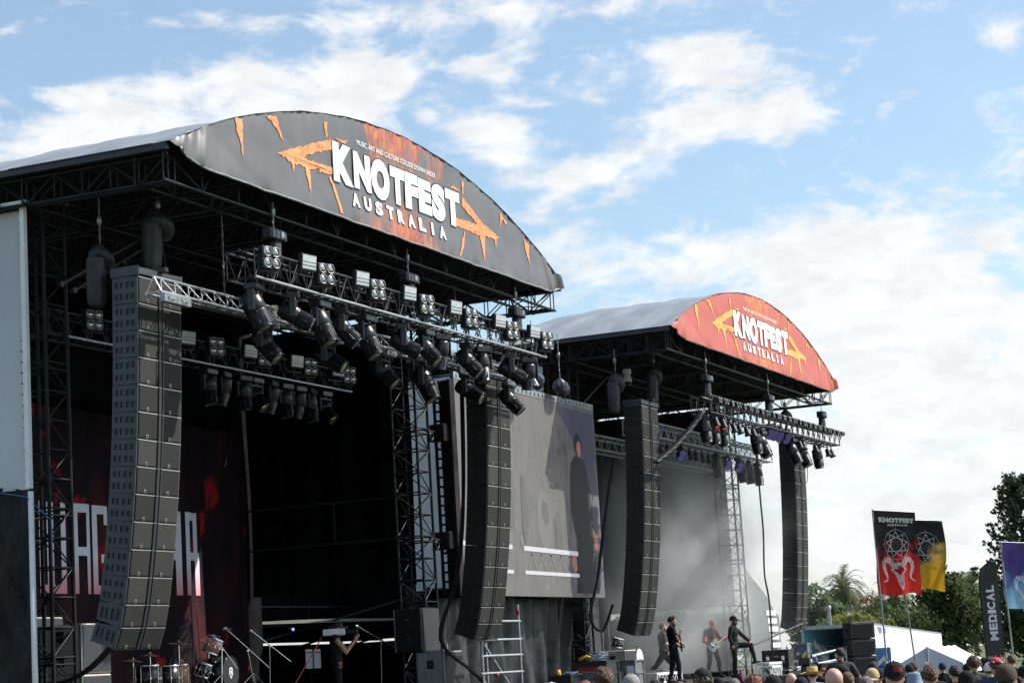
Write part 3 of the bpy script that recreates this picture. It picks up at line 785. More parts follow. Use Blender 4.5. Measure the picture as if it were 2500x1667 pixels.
mb = MB(); mb.chain([(29.15, 23.6, 3.52+CZ), (29.12, 22.4, 3.50+CZ), (29.12, 21.7, 3.36+CZ), (29.4, 21.4, 2.95+CZ), (29.45, 21.45, 2.2+CZ)], 0.010, 6)
tag(mb.build('tie_strap', M['blue_plastic']), 'blue tie strap on the corner of the black tarp', 'strap')

# ------------------------------------------------------------------ line arrays
CW, CD = 1.34, 0.52
def cabinet_meshes(h):
    out = {}
    mb = MB()
    mb.m = 0; mb.bbox((0, 0.035+(CD-0.035)/2, -h/2), (CW-0.05, CD-0.04, h-0.012), 0.012)
    mb.m = 1; mb.box((0, 0.018, -h/2), (0.15, 0.055, h-0.014))
    for x in (-0.055, 0.055): mb.box((x, 0.0, -h/2), (0.03, 0.05, h-0.016))
    mb.m = 2; mb.box((0, 0.012, -0.008), (CW-0.04, 0.034, 0.013))
    mb.m = 3; mb.box((0, 0.012, -h+0.006), (CW-0.04, 0.03, 0.010))
    mb.m = 2
    for x in (-0.40, 0.28):
        for dx in (-0.022, 0.022): mb.box((x+dx, -0.012, -h+0.05), (0.008, 0.012, 0.055))
        mb.box((x, -0.012, -h+0.08), (0.05, 0.012, 0.008))
    out['body'] = mb.mesh('speaker_cabinet', [M['cab_body'], M['waveguide'], M['edge_metal'], M['cab_dark']])
    mb = MB(); mb.bbox((0, 0, 0), (0.548, 0.03, h-0.035), 0.008)
    out['grille'] = mb.mesh('grille_panel', M['grille'])
    # side plate with two rows of four openings over a dark inside
    def side(pale):
        mb = MB(); mb.m = 0
        t = 0.022; ys = [0.05, 0.085, 0.155, 0.185, 0.275, 0.315, 0.375, 0.405, 0.455, 0.49]
        rows = [(-h+0.075, -h+0.175), (-0.185, -0.085)] if h > 0.4 else [(-h+0.1, -0.1)]
        zs = [-h+0.006] + [q for r in rows for q in r] + [-0.006]
        y0, y1 = 0.012, CD-0.005
        for i in range(0, len(zs), 2): mb.box((0, (y0+y1)/2, (zs[i]+zs[i+1])/2), (t, y1-y0, zs[i+1]-zs[i]))
        for (a, b) in rows:
            for c, d in ((y0, 0.06), (0.135, 0.165), (0.245, 0.285), (0.355, 0.385), (0.455, y1)):
                mb.box((0, (c+d)/2, (a+b)/2), (t, d-c, b-a))
        for (a, b) in rows:
            mb.box((-0.002, (0.265+0.37)/2-0.02, (a+b)/2), (0.010, 0.05, b-a-0.02))
        for z in (-0.04, -h+0.04): mb.tube((-0.02, 0.06, z), (0.02, 0.06, z), 0.014, 6); mb.tube((-0.02, 0.46, z), (0.02, 0.46, z), 0.012, 6)
        return mb.mesh('side_panel', M['cab_side' if pale else 'cab_dark'])
    out['pale'] = side(True); out['dark'] = side(False)
    return out
CAB = {0.460: cabinet_meshes(0.460), 0.385: cabinet_meshes(0.385)}
mk('cab_side_mid', (0.028, 0.031, 0.036), (0.045, 0.05, 0.055), 7, 0.5)
def line_array(cx, label, pale, ztop=7.13+CZ, bend=1.0):
    y0 = 19.62
    T = thing('line_array', label, 'speaker array', (cx, y0, ztop), 0, 'curved line array speaker hangs')
    mb = MB()
    mb.m = 0; mb.bbox((0, 0.0, -0.09), (CW+0.02, 0.05, 0.13), 0.01)
    for x in (-CW/2, CW/2): mb.bbox((x, CD/2, -0.09), (0.03, CD+0.05, 0.17), 0.006)
    mb.bbox((0, CD, -0.09), (CW, 0.05, 0.13), 0.01)
    mb.m = 1; mb.bbox((0, CD/2, -0.01), (0.12, CD+0.3, 0.09), 0.01)
    mb.chain([(-CW/2, 0.25, 0), (-CW/2, 0.23, 0.07), (-CW/2, 0.30, 0.09), (-CW/2, 0.36, 0.06)], 0.01, 5)
    mb.build('bumper_frame', [M['cab_side'] if pale else M['cab_side_mid'], M['dark_steel']], T)
    y, z = 0.0, -0.19
    for i in range(14):
        h = 0.460 if i < 12 else 0.385
        a = R_(1.3 + 8.7*bend*(i/11)**1.6) if i < 12 else R_((13.5 + 7*(i-12))*bend)
        c = bpy.data.objects.new('speaker_cabinet', CAB[h]['body']); COL.objects.link(c)
        c.parent = T; c.location = (0, y, z); c.rotation_euler = (a, 0, 0)
        for s in (-1, 1):
            g = bpy.data.objects.new('grille_panel', CAB[h]['grille']); COL.objects.link(g); g.parent = c
            g.location = (s*0.357, 0.012, -h/2+0.004)
            p = bpy.data.objects.new('side_panel', CAB[h]['pale' if pale else 'dark']); COL.objects.link(p); p.parent = c
            p.location = (s*(CW/2-0.012), 0, 0)
            if s > 0: p.scale = (-1, 1, 1)
        y += h*math.sin(a); z -= h*math.cos(a)
    return T
line_array(30.22, 'leftmost line array hang, its side plates pale grey, lattice tower on its left', True)
line_array(44.30, 'line array hang in front of the left edge of the video screen', False)
line_array(54.55, 'line array hang between the video screen and the smoky stage', False)
line_array(69.2, 'rightmost line array hang, against open sky beyond the smoke', False, 7.2+CZ, 0.6)

# cable looms
def smooth_path(pts, k=5):
    P = [Vector(p) for p in pts]; out = []
    for i in range(len(P)-1):
        a, b, c, d = P[max(i-1, 0)], P[i], P[i+1], P[min(i+2, len(P)-1)]
        for j in range(k):
            t = j/k; out.append(0.5*((2*b)+(c-a)*t+(2*a-5*b+4*c-d)*t*t+(3*b-a-3*c+d)*t*t*t))
    return out+[P[-1]]
def loom(label, pts, r, mat='cable', name='cable_loom', n=3):
    mb = MB(); pts = smooth_path(pts)
    for i in range(n):
        a = 2*PI*i/n
        mb.chain([(p[0]+r*1.4*math.cos(a+k*0.25), p[1]+r*1.4*math.sin(a+k*0.25), p[2]) for k, p in enumerate(pts)], r, 6)
    return tag(mb.build(name, M[mat]), label, 'cable')
def sagpts(a, b, sag, n=10):
    a, b = Vector(a), Vector(b)
    return [a.lerp(b, i/n) - Vector((0, 0, sag*4*(i/n)*(1-i/n))) for i in range(n+1)]
loom('thick black cable loom sagging from the foot of the leftmost speaker hang', sagpts((30.3, 20.6, 1.1+CZ), (30.6, 22.4, 0.25+CZ), 0.25), 0.028, n=5)
loom('black cable loom hanging behind the speaker hang by the video screen', [(44.3, 20.55, 6.6+CZ), (44.15, 20.6, 4.0+CZ), (44.2, 20.9, 2.2+CZ), (44.0, 21.3, 0.8+CZ), (44.6, 20.8, 0.0+CZ), (44.9, 20.3, -0.6+CZ)], 0.022, n=4)
loom('looped black cables left of the speaker hang by the smoky stage', [(54.3, 20.7, 5.6+CZ), (53.9, 20.9, 4.0+CZ), (53.85, 21.2, 2.4+CZ), (53.6, 21.4, 1.3+CZ), (53.9, 21.2, 0.9+CZ), (54.3, 21.0, 1.6+CZ)], 0.018, n=4)
loom('black cable drop falling beside the rightmost speaker hang', [(65.2, 19.9, 6.75+CZ), (65.2, 19.9, 5.2+CZ), (65.25, 19.9, 4.0+CZ), (65.2, 19.95, 2.6+CZ), (65.3, 19.9, 1.6+CZ), (65.4, 19.95, -0.5+CZ)], 0.013, n=3)
loom('black cable loom slanting up to the light truss of the smoky stage', sagpts((54.1, 19.4, 5.35+CZ), (55.75, 18.5, 6.8+CZ), 0.12), 0.045, n=5)
loom('thin cable loop under the light truss, against the sky', [(65.9, 18.7, 6.2+CZ), (65.85, 18.7, 5.7+CZ), (66.1, 18.7, 5.35+CZ), (66.6, 18.7, 5.5+CZ), (66.7, 18.7, 6.0+CZ)], 0.012, n=1)

# ------------------------------------------------------------------ light trusses
def light_truss(label, p0, p1, w, h, mat, bay=0.62, rc=0.026, tri=False, extra=None, upv=Vector((0, 0, 1)), vert=False, bright=False):
    c = (Vector(p0)+Vector(p1))/2
    T = thing('lighting_truss', label, 'light truss', c, 0, 'horizontal trusses carrying the lamps')
    mb = MB(); box_truss(mb, Vector(p0)-c, Vector(p1)-c, w, h, bay, rc, 0.011, upv, tri=tri, verticals=vert)
    mb.build('truss_frame', M[mat], T)
    if bright:
        mb = MB(); q = Vector((0, -w/2-0.004, 0)); mb.tube(Vector(p0)-c+q, Vector(p1)-c+q, rc+0.004, 8); mb.build('front_tube', M['alu'], T)
    if extra:
        mb = MB()
        for (a, b, r) in extra: mb.chain([q-c for q in sagpts(a, b, 0.05, 14)], r, 5)
        mb.build('truss_cable', M['cable'], T)
    return T
Y1 = 18.53
light_truss('front light truss of the near stage with blinders on top and moving heads below', (31.1, Y1, 6.98+CZ), (44.0, Y1, 7.0+CZ), 0.56, 0.48, 'dark_steel', vert=True, bright=True,
            extra=[((31.2, Y1+.1, 7.5+CZ), (43.9, Y1+.1, 7.5+CZ), 0.03), ((31.2, Y1-.1, 7.03+CZ), (43.9, Y1-.05, 7.04+CZ), 0.03)])
light_truss('shiny triangular truss starting in front of the leftmost speaker hang', (29.42, 19.22, 6.58+CZ), (45.4, 19.22, 6.58+CZ), 0.30, 0.27, 'alu', 0.42, 0.026, True,
            extra=[((29.6, 19.25, 6.87+CZ), (45.2, 19.25, 6.87+CZ), 0.025), ((30.0, 19.2, 6.55+CZ), (45.2, 19.2, 6.55+CZ), 0.03)])
light_truss('rear light truss deep in the near stage with white panels and four-lamp blinders', (31.8, 23.35, 6.66+CZ), (43.6, 23.35, 6.68+CZ), 0.5, 0.45, 'dark_steel', vert=True, bright=True)
light_truss('front light truss of the smoky stage with a dense row of small lamps on top', (55.7, Y1, 6.77+CZ), (69.4, Y1, 6.82+CZ), 0.56, 0.48, 'dark_steel', vert=True,
            extra=[((55.8, Y1, 7.2+CZ), (69.3, Y1, 7.24+CZ), 0.06)])
light_truss('middle light truss in the haze of the smoky stage', (57.2, 21.2, 6.55+CZ), (70.4, 21.2, 6.57+CZ), 0.5, 0.42, 'galv', vert=True)
light_truss('rear light truss almost lost in the smoke', (57.5, 23.0, 6.35+CZ), (69.9, 23.0, 6.37+CZ), 0.5, 0.42, 'galv')

# ------------------------------------------------------------------ fixtures (built once at the origin, front towards -Y)
def make_blinder():
    T = thing('blinder_light', 'four-lamp blinder', 'blinder lamp', (0, 0, 0), 0, 'four-lamp blinders on the trusses')
    mb = MB()
    for z in (-0.10, 0.10):
        mb.bbox((0, 0.06, z), (0.40, 0.17, 0.205), 0.012)
    for x in (-0.205, 0.205): mb.box((x, 0.09, -0.03), (0.012, 0.05, 0.36))
    mb.box((0, 0.09, -0.225), (0.42, 0.05, 0.014)); mb.tube((0, 0.09, -0.225), (0, 0.09, -0.32), 0.02, 6)
    mb.build('body', M['dark_blk'], T)
    for x in (-0.098, 0.098):
        for z in (-0.1, 0.1):
            mb = MB(); mb.m = 0
            mb.lathe([(0.092, 0), (0.092, 0.022), (0.076, 0.026), (0.074, 0.006)], (x, -0.024, z), (0, -1, 0), 18, False)
            mb.m = 1
            mb.lathe([(0.075, 0.0), (0.060, 0.016), (0.032, 0.024), (0.001, 0.026)], (x, -0.024, z), (0, -1, 0), 16, False)
            mb.build('lamp', [M['dull_alu'], M['lens_glass']], T)
    return T
mk('dark_blk', (0.014, 0.0145, 0.016), (0.024, 0.0245, 0.027), 12, 0.45)
def make_strobe():
    T = thing('strobe_light', 'strobe', 'strobe lamp', (0, 0, 0), 0, 'strobe panels on the trusses')
    mb = MB()
    X = Matrix.Rotation(R_(6), 3, 'X')
    mb.bbox((0, 0.03, 0), (0.44, 0.10, 0.30), 0.012, X)
    mb.bbox((0.0, 0.19, -0.03), (0.36, 0.24, 0.18), 0.03)
    for x in (-0.235, 0.235): mb.box((x, 0.12, -0.10), (0.014, 0.05, 0.24))
    mb.box((0, 0.12, -0.225), (0.48, 0.05, 0.016)); mb.tube((0, 0.12, -0.22), (0, 0.12, -0.34), 0.022, 6)
    b = mb.build('body', M['dark_blk'], T)
    mb = MB(); mb.box((0, -0.024, 0.002), (0.385, 0.012, 0.245), X)
    mb.build('glass', M['strobe_glass'], T)
    mb = MB()
    for z in (-0.06, 0.0, 0.06): mb.box((0, -0.033, z+0.003), (0.38, 0.006, 0.008), X)
    mb.build('tube', M['dark_blk'], T)
    return T
def make_head(L, r, name, label, tilt, arm=0.26):
    """moving head hanging from its base at the origin (base top at z = 0); barrel aims forward and down"""
    T = thing(name, label, 'moving light', (0, 0, 0), 0, 'moving head lamps under the trusses')
    mb = MB(); mb.bbox((0, 0, -0.07), (r*2.5, 0.26, 0.13), 0.02)
    for x in (-0.1, 0.1): mb.tube((x, 0, 0), (x, 0, 0.06), 0.02, 6)
    mb.build('base', M['black_plastic'], T)
    mb = MB()
    zc = -0.14-arm
    mb.tube((0, 0, -0.13), (0, 0, -0.17), 0.09, 12)
    mb.bbox((0, 0, -0.185), (r*2+0.16, 0.13, 0.05), 0.015)
    for s in (-1, 1): mb.bbox((s*(r+0.05), 0, zc/2-0.11+0.01), (0.05, 0.14, arm+0.10), 0.02)
    yk = mb.build('yoke', M['black_plastic'], T)
    d = Vector((0.0, -math.cos(tilt), -math.sin(tilt)))
    mb = MB(); c = Vector((0, 0, zc))
    mb.lathe([(0.02, -L*0.42), (r*0.78, -L*0.42), (r*0.95, -L*0.36), (r*1.02, -L*0.1), (r*1.02, L*0.08), (r*0.93, L*0.10), (r*0.93, L*0.14), (r*1.0, L*0.16), (r*0.84, L*0.55), (r*0.88, L*0.56), (r*0.88, L*0.585), (r*0.72, L*0.585), (r*0.70, L*0.55)], c, d, 20)
    for k in range(8):
        a = 2*PI*k/8; sd = d.orthogonal().normalized(); up_ = d.cross(sd)
        q = c + d*(L*0.36) + (sd*math.cos(a)+up_*math.sin(a))*(r*0.90)
        mb.tube(q - d*0.08, q + d*0.08, 0.012, 5)
    hd = mb.build('head', M['black_plastic'], T)
    mb = MB(); mb.lathe([(r*0.70, L*0.552), (r*0.5, L*0.575), (0.002, L*0.585)], c, d, 18, False)
    mb.build('lens', M['lens_amber'], hd)
    return T
def make_par(led=None):
    T = thing('par_light', 'small par can', 'par lamp', (0, 0, 0), 0, 'small par lamps under the trusses')
    mb = MB(); d = Vector((0, -0.25, -1)).normalized()
    mb.lathe([(0.03, 0.0), (0.055, 0.01), (0.075, 0.06), (0.08, 0.18), (0.105, 0.24), (0.105, 0.27), (0.09, 0.27), (0.085, 0.24)], (0, 0, -0.09), d, 14)
    mb.build('can', M['dark_blk'], T)
    mb = MB()
    for x in (-0.1, 0.1): mb.box((x, -0.02, -0.13), (0.012, 0.03, 0.2))
    mb.box((0, -0.01, -0.03), (0.21, 0.03, 0.012)); mb.tube((0, -0.01, -0.03), (0, -0.01, 0.03), 0.015, 6)
    mb.build('bracket', M['black_steel'], T)
    mb = MB(); c = Vector((0, 0, -0.09))+d*0.255; s = d.orthogonal().normalized(); t = d.cross(s)
    if led:
        for i in range(7):
            rr = 0 if i == 0 else 0.055; a = 2*PI*i/6
            mb.ell(c+s*(rr*math.cos(a))+t*(rr*math.sin(a)), 0.017, None, 6, 4)
        mb.build('lens', M[led], T)
    else:
        mb.lathe([(0.09, 0.0), (0.001, 0.006)], c, d, 12, False); mb.build('lens', M['lens_glass'], T)
    return T
def make_ledwash():
    T = thing('led_wash_light', 'led wash', 'led lamp', (0, 0, 0), 0, 'round led wash lamps')
    mb = MB(); mb.bbox((0, 0, -0.05), (0.32, 0.24, 0.1), 0.02); mb.tube((0, 0, 0), (0, 0, 0.07), 0.025, 6); mb.build('base', M['black_plastic'], T)
    mb = MB()
    for s in (-1, 1): mb.bbox((s*0.2, 0, -0.22), (0.035, 0.1, 0.28), 0.012)
    mb.box((0, 0, -0.095), (0.42, 0.1, 0.02)); mb.build('yoke', M['black_plastic'], T)
    d = Vector((-0.35, -0.75, -0.45)).normalized(); c = Vector((0, 0, -0.30))
    mb = MB(); mb.lathe([(0.05, -0.10), (0.14, -0.08), (0.18, 0.0), (0.185, 0.05), (0.165, 0.05), (0.16, 0.035)], c, d, 18); hd = mb.build('head', M['black_plastic'], T)
    mb = MB(); s = d.orthogonal().normalized(); t = d.cross(s)
    for ring, n in ((0, 1), (0.055, 6), (0.108, 12), (0.15, 16)):
        for i in range(n):
            a = 2*PI*i/n; mb.ell(c+d*0.042+s*(ring*math.cos(a))+t*(ring*math.sin(a)), 0.010, None, 6, 4)
    mb.build('lens', M['purple_led'], hd)
    return T
PB, PS = make_blinder(), make_strobe()
PH1 = make_head(0.66, 0.165, 'moving_head', 'slim moving head', R_(50))
PH2 = make_head(0.72, 0.195, 'moving_head', 'big moving head', R_(66), 0.30)
PH3 = make_head(0.64, 0.168, 'moving_head', 'moving head pointing down', R_(84))
PH4 = make_head(0.66, 0.165, 'moving_head', 'moving head aimed out', R_(33))
PH5 = make_head(0.60, 0.16, 'moving_head', 'moving head tipped back', R_(104), 0.24)
PP, PPR, PL = make_par(), make_par('red_led'), make_ledwash()
index_kids()
used = set()
def place(proto, loc, label, rz=0.0, group=None):
    if proto.name not in used:
        used.add(proto.name); proto.location = loc; proto.rotation_euler = (0, 0, rz); proto['label'] = label
        if group: proto['group'] = group
        return proto
    return dup(proto, loc, rz, label, group)
for i, x in enumerate((31.44, 33.42, 35.46, 37.6, 39.72, 41.85, 43.8)):
    place(PB, (x, 18.12, 7.34+CZ), ordinal(i)+' four-lamp blinder from the left on the front truss of the near stage', -0.32)
for i, x in enumerate((32.86, 34.92, 36.93, 39.06, 41.3, 43.2)):
    place(PS, (x, 18.16, 7.48+CZ), ordinal(i)+' white glass strobe panel from the left on the front truss of the near stage', -0.16)
for i, x in enumerate((33.07, 35.3, 37.45, 39.42, 41.45, 43.3)):
    place(PB, (x, 22.98, 7.04+CZ), ordinal(i)+' four-lamp blinder from the left on the rear truss of the near stage', -0.32)
for i, x in enumerate((34.3, 36.4, 38.87, 40.88, 42.8)):
    place(PS, (x, 23.0, 7.10+CZ), ordinal(i)+' white glass strobe panel from the left on the rear truss of the near stage', -0.2)
ups = [(31.45, 2), (32.7, 4), (33.75, 2), (34.75, 1), (35.75, 2), (37.15, 4), (38.1, 1), (38.85, 5), (40.3, 1), (41.05, 3), (42.4, 4), (43.3, 5)]
for i, (x, k) in enumerate(ups):
    place({1: PH1, 2: PH2, 3: PH3, 4: PH4, 5: PH5}[k], (x, Y1-0.05+0.06*math.sin(i*5), 6.93+CZ), ordinal(i)+' moving head from the left hanging under the front truss of the near stage', {1: 0.12, 2: 0.25, 3: -0.3, 4: 0.35, 5: -0.5}[k]+0.25*math.sin(i*2.7))
for i, x in enumerate((33.0, 35.4, 37.7, 39.6, 41.75, 44.0)):
    place((PH1, PH4, PH1, PH2, PH4, PH1)[i], (x, 19.22, 6.52+CZ), ordinal(i)+' moving head from the left hanging under the shiny triangular truss', 0.1+0.3*math.sin(i*3.1))
for i, x in enumerate((37.6, 38.2, 39.0, 39.5, 40.2, 40.8, 41.4, 41.95, 42.6)):
    place((PH3, PH5, PH3, PH1, PH5)[i % 5], (x, 23.3, 6.62+CZ), ordinal(i)+' dim moving head from the left under the rear truss of the near stage', 0.2*math.sin(i*2))
for i, (x, k) in enumerate(((56.0, 3), (56.75, 3), (57.55, 3), (60.75, 3), (61.3, 2), (64.6, 2), (65.7, 2), (67.5, 3))):
    place({2: PH2, 3: PH3}[k], (x, Y1, 6.72+CZ), ordinal(i)+' moving head from the left under the front truss of the smoky stage', 0.3 if k == 3 else 0.0)
for i, x in enumerate((58.05, 58.6, 59.3, 59.95, 64.85, 65.3, 66.7, 68.15, 68.65)):
    place(PP, (x, Y1-0.15, 6.73+CZ), ordinal(i)+' small grey par can from the left under the front truss of the smoky stage', 0.2)
for i, x in enumerate((56.3, 56.95)):
    place(PPR, (x, Y1-0.2, 6.75+CZ), ('left' if i == 0 else 'right')+' par can with glowing red diodes under the smoky stage truss', 0.2)
for i, x in enumerate((62.2, 62.65, 63.2, 64.0)):
    place(PL, (x, Y1, 6.98+CZ), ordinal(i)+' round lamp with purple diodes from the left under the smoky stage front truss')
for i, x in enumerate((58.3, 61.2, 65.8, 67.0)):
    dup(PL, (x, 21.1, 6.5+CZ), 0, ordinal(i)+' round lamp with purple diodes from the left on the hazy middle truss')
for i, x in enumerate((59.5, 60.2, 62.3, 62.85, 63.5, 64.1, 65.0, 67.6, 68.4, 69.4)):
    place(PH3 if i > 5 else PP, (x, 21.2, 6.5+CZ), ordinal(i)+' hazy lamp from the left under the middle truss of the smoky stage', 0.1)
# dense row of small lamps on top of the front truss of stage two
def make_rowlamp():
    T = thing('row_lamp', 'small lamp', 'small lamp', (0, 0, 0), 0, 'dense row of small lamps on the smoky stage truss')
    mb = MB(); d = Vector((0, -1, -0.12)).normalized()
    for x in (-0.085, 0.085):
        mb.lathe([(0.02, -0.2), (0.06, -0.19), (0.07, -0.05), (0.078, 0.0), (0.078, 0.02)], (x, 0, 0), d, 12)
    mb.box((0, 0.1, -0.09), (0.2, 0.05, 0.03)); mb.tube((0, 0.1, -0.09), (0, 0.1, -0.2), 0.016, 5)
    mb.build('body', M['dark_blk'], T)
    for x in (-0.085, 0.085):
        mb = MB(); mb.lathe([(0.077, 0.018), (0.072, 0.03), (0.066, 0.022)], (x, 0, 0), d, 12, False); mb.build('rim', M['dull_alu'], T)
    return T
PR = make_rowlamp(); index_kids()
for i in range(24):
    x = 56.5+13.25*i/23
    place(PR, (x, 18.2, 7.17+CZ+0.003*i), ordinal(i)+' twin lamp from the left in the dense row on the smoky stage truss', 0.15*math.sin(i*3.7))

# ------------------------------------------------------------------ chain hoists
def hoist(label, x, y, z, ztop, zbot, kind='bare', bag=True, mat='motor', rz=0.0, sx=0.52):
    T = thing('chain_hoist', label, 'chain hoist', (x, y, z), rz, 'chain hoists under the roofs')
    mb = MB(); link_chain(mb, (0, 0, 0.08), (0, 0, ztop-z)); mb.build('chain', M['chain_steel'], T)
    mb = MB(); mb.lathe([(0.02, 0.0), (0.045, 0.03), (0.045, 0.13), (0.02, 0.16)], (0, 0, (ztop-z)*0.55), (0, 0, 1), 8); mb.build('hook', M['dull_alu'], T)
    if zbot < z-0.2:
        mb = MB()
        for a in (-0.12, 0.12): mb.tube((a*0.3, 0, -0.08), (a*2.2, 0, zbot-z), 0.012, 5)
        mb.build('sling', M['black_steel'], T)
    if kind == 'bare':
        mb = MB()
        mb.bbox((0, 0, 0), (sx, 0.22, 0.20), 0.03)
        for a in (-0.20, -0.08, 0.08, 0.20): mb.bbox((a*sx/0.52, 0, 0), (0.018, 0.236, 0.214), 0.02)
        mb.bbox((sx/2+0.03, 0, -0.01), (0.08, 0.19, 0.17), 0.02)
        mb.build('motor', M[mat], T)
        mb = MB(); mb.bbox((sx*0.30, -0.112, 0.01), (0.14, 0.012, 0.11), 0.004); mb.build('rating_plate', M['dull_alu'], T)
        if bag:
            mb = MB()
            def bf(u, v):
                a = 2*PI*u; r = 0.13+0.03*v+0.012*math.sin(a*5+v*6)
                return Vector((0.09+r*math.cos(a), 0.04+r*0.8*math.sin(a), -0.1-0.42*v))
            mb.grid(bf, 18, 6); mb.ell((0.09, 0.04, -0.52), (0.15, 0.125, 0.05))
            mb.build('chain_bag', M['bag_cloth'], T)
    else:
        mb = MB()
        def cf(u, v):
            a = 2*PI*u; ph = PI*(0.02+0.96*v)
            n = mnoise.noise(Vector((math.cos(a)*2+x, math.sin(a)*2, v*3)))
            r = 1+0.22*n
            return Vector((0.06+0.34*r*math.sin(ph)*math.cos(a), 0.20*r*math.sin(ph)*math.sin(a), 0.05+0.22*r*math.cos(ph)-0.06*math.cos(a)))
        mb.grid(cf, 22, 14); mb.build('rain_cover', M['bag_plastic' if kind == 'plastic' else 'bag_cloth'], T)
        if bag:
            mb = MB()
            def bf(u, v):
                a = 2*PI*u; r = 0.19+0.02*math.sin(a*6+v*3)+0.03*v*(1-v)
                if v > 0.93: r *= 0.8
                return Vector((-0.20+r*math.cos(a), 0.02+r*0.75*math.sin(a), 0.02-0.80*v))
            mb.grid(bf, 20, 10); mb.ell((-0.20, 0.02, -0.78), (0.16, 0.13, 0.05)); mb.build('chain_bag', M['bag_cloth'], T)
    return T
ZR = 8.36+CZ
for i, (x, s) in enumerate(((32.45, 'left'), (37.85, 'middle'), (43.3, 'right'))):
    hoist(s+' bare black chain hoist above the front truss of the near stage', x, 18.62, 7.98+CZ, 8.62+CZ, 7.46+CZ)
for i, (x, s) in enumerate(((56.65, 'left'), (62.65, 'middle'), (68.7, 'right'))):
    hoist(s+' bare black chain hoist above the front truss of the smoky stage', x, 18.6, 7.84+CZ, 8.60+CZ, 7.26+CZ)
hoist('chain hoist with a long black bag above the leftmost speaker hang', 30.75, 19.95, 8.02+CZ, 8.62+CZ, 6.98+CZ, 'cloth')
hoist('covered chain hoist hanging left of the leftmost speaker hang', 29.75, 20.5, 7.32+CZ, 8.5+CZ, 7.0+CZ, 'cloth', True, rz=0.3)
hoist('chain hoist wrapped in crumpled plastic above the left of the video screen', 49.5, 20.9, 7.30+CZ, 8.9+CZ, 7.1+CZ, 'plastic', False)
hoist('chain hoist wrapped in crumpled plastic above the right of the video screen', 52.0, 21.2, 7.35+CZ, 8.9+CZ, 7.1+CZ, 'plastic', False)
hoist('covered chain hoist with a long bag left of the third speaker hang', 53.6, 20.2, 7.55+CZ, 8.6+CZ, 7.1+CZ, 'cloth')
hoist('covered chain hoist with a long bag above the third speaker hang', 56.2, 20.0, 8.0+CZ, 8.7+CZ, 7.0+CZ, 'cloth')
hoist('covered chain hoist hanging in open sky above the rightmost speaker hang', 68.85, 19.9, 7.85+CZ, 8.6+CZ, 6.98+CZ, 'cloth', False)
for i, (x, y, za, zb_) in enumerate(((31.8, 19.3, 6.85, 8.5), (41.5, 19.3, 6.85, 8.5), (34.2, 23.3, 7.1, 8.4), (40.0, 23.3, 7.1, 8.4))):
    mb = MB(); link_chain(mb, (x, y, za+CZ), (x, y, zb_+CZ), 0.09)
    tag(mb.build('hanging_chain', M['chain_steel']), ['chain holding the shiny truss near the left light truss end', 'chain holding the shiny truss near its right end', 'left chain holding the rear truss of the near stage', 'right chain holding the rear truss of the near stage'][i], 'chain', 'bare chains holding the trusses')
# junction boxes and bagged plugs along the shiny truss
for i, x in enumerate((29.55, 29.95, 32.95, 35.4, 37.65, 39.9, 41.1, 43.6)):
    mb = MB(); mb.bbox((x, 19.02, 6.47+CZ), (0.40 if i != 1 else 0.46, 0.10, 0.15), 0.01); mb.chain([(x-.1, 18.97, 6.49+CZ), (x, 18.93, 6.44+CZ), (x+.12, 18.97, 6.46+CZ)], 0.01, 5)
    mb.tube((x, 19.05, 6.5+CZ), (x, 19.08, 6.6+CZ), 0.015, 5)
    tag(mb.build('junction_box', M['dull_alu']), ordinal(i)+' grey junction box from the left strapped under the shiny truss', 'junction box', 'junction boxes under the shiny truss')
for i, x in enumerate((33.1, 35.55, 37.9, 40.2, 43.7)):
    mb = MB(); 
    def pf(u, v):
        a = 2*PI*u; ph = PI*(0.02+0.96*v); r = 1+0.35*mnoise.noise(Vector((math.cos(a)*3+i, math.sin(a)*3, v*4)))
        return Vector((x+0.15*r*math.sin(ph)*math.cos(a), 19.05+0.11*r*math.sin(ph)*math.sin(a), 6.66+CZ+0.17*r*math.cos(ph)))
    mb.grid(pf, 16, 12)
    tag(mb.build('plastic_bag', M['clear_bag']), ordinal(i)+' clear plastic rain bag from the left over plugs on the shiny truss', 'plastic bag', 'clear rain bags on the shiny truss')

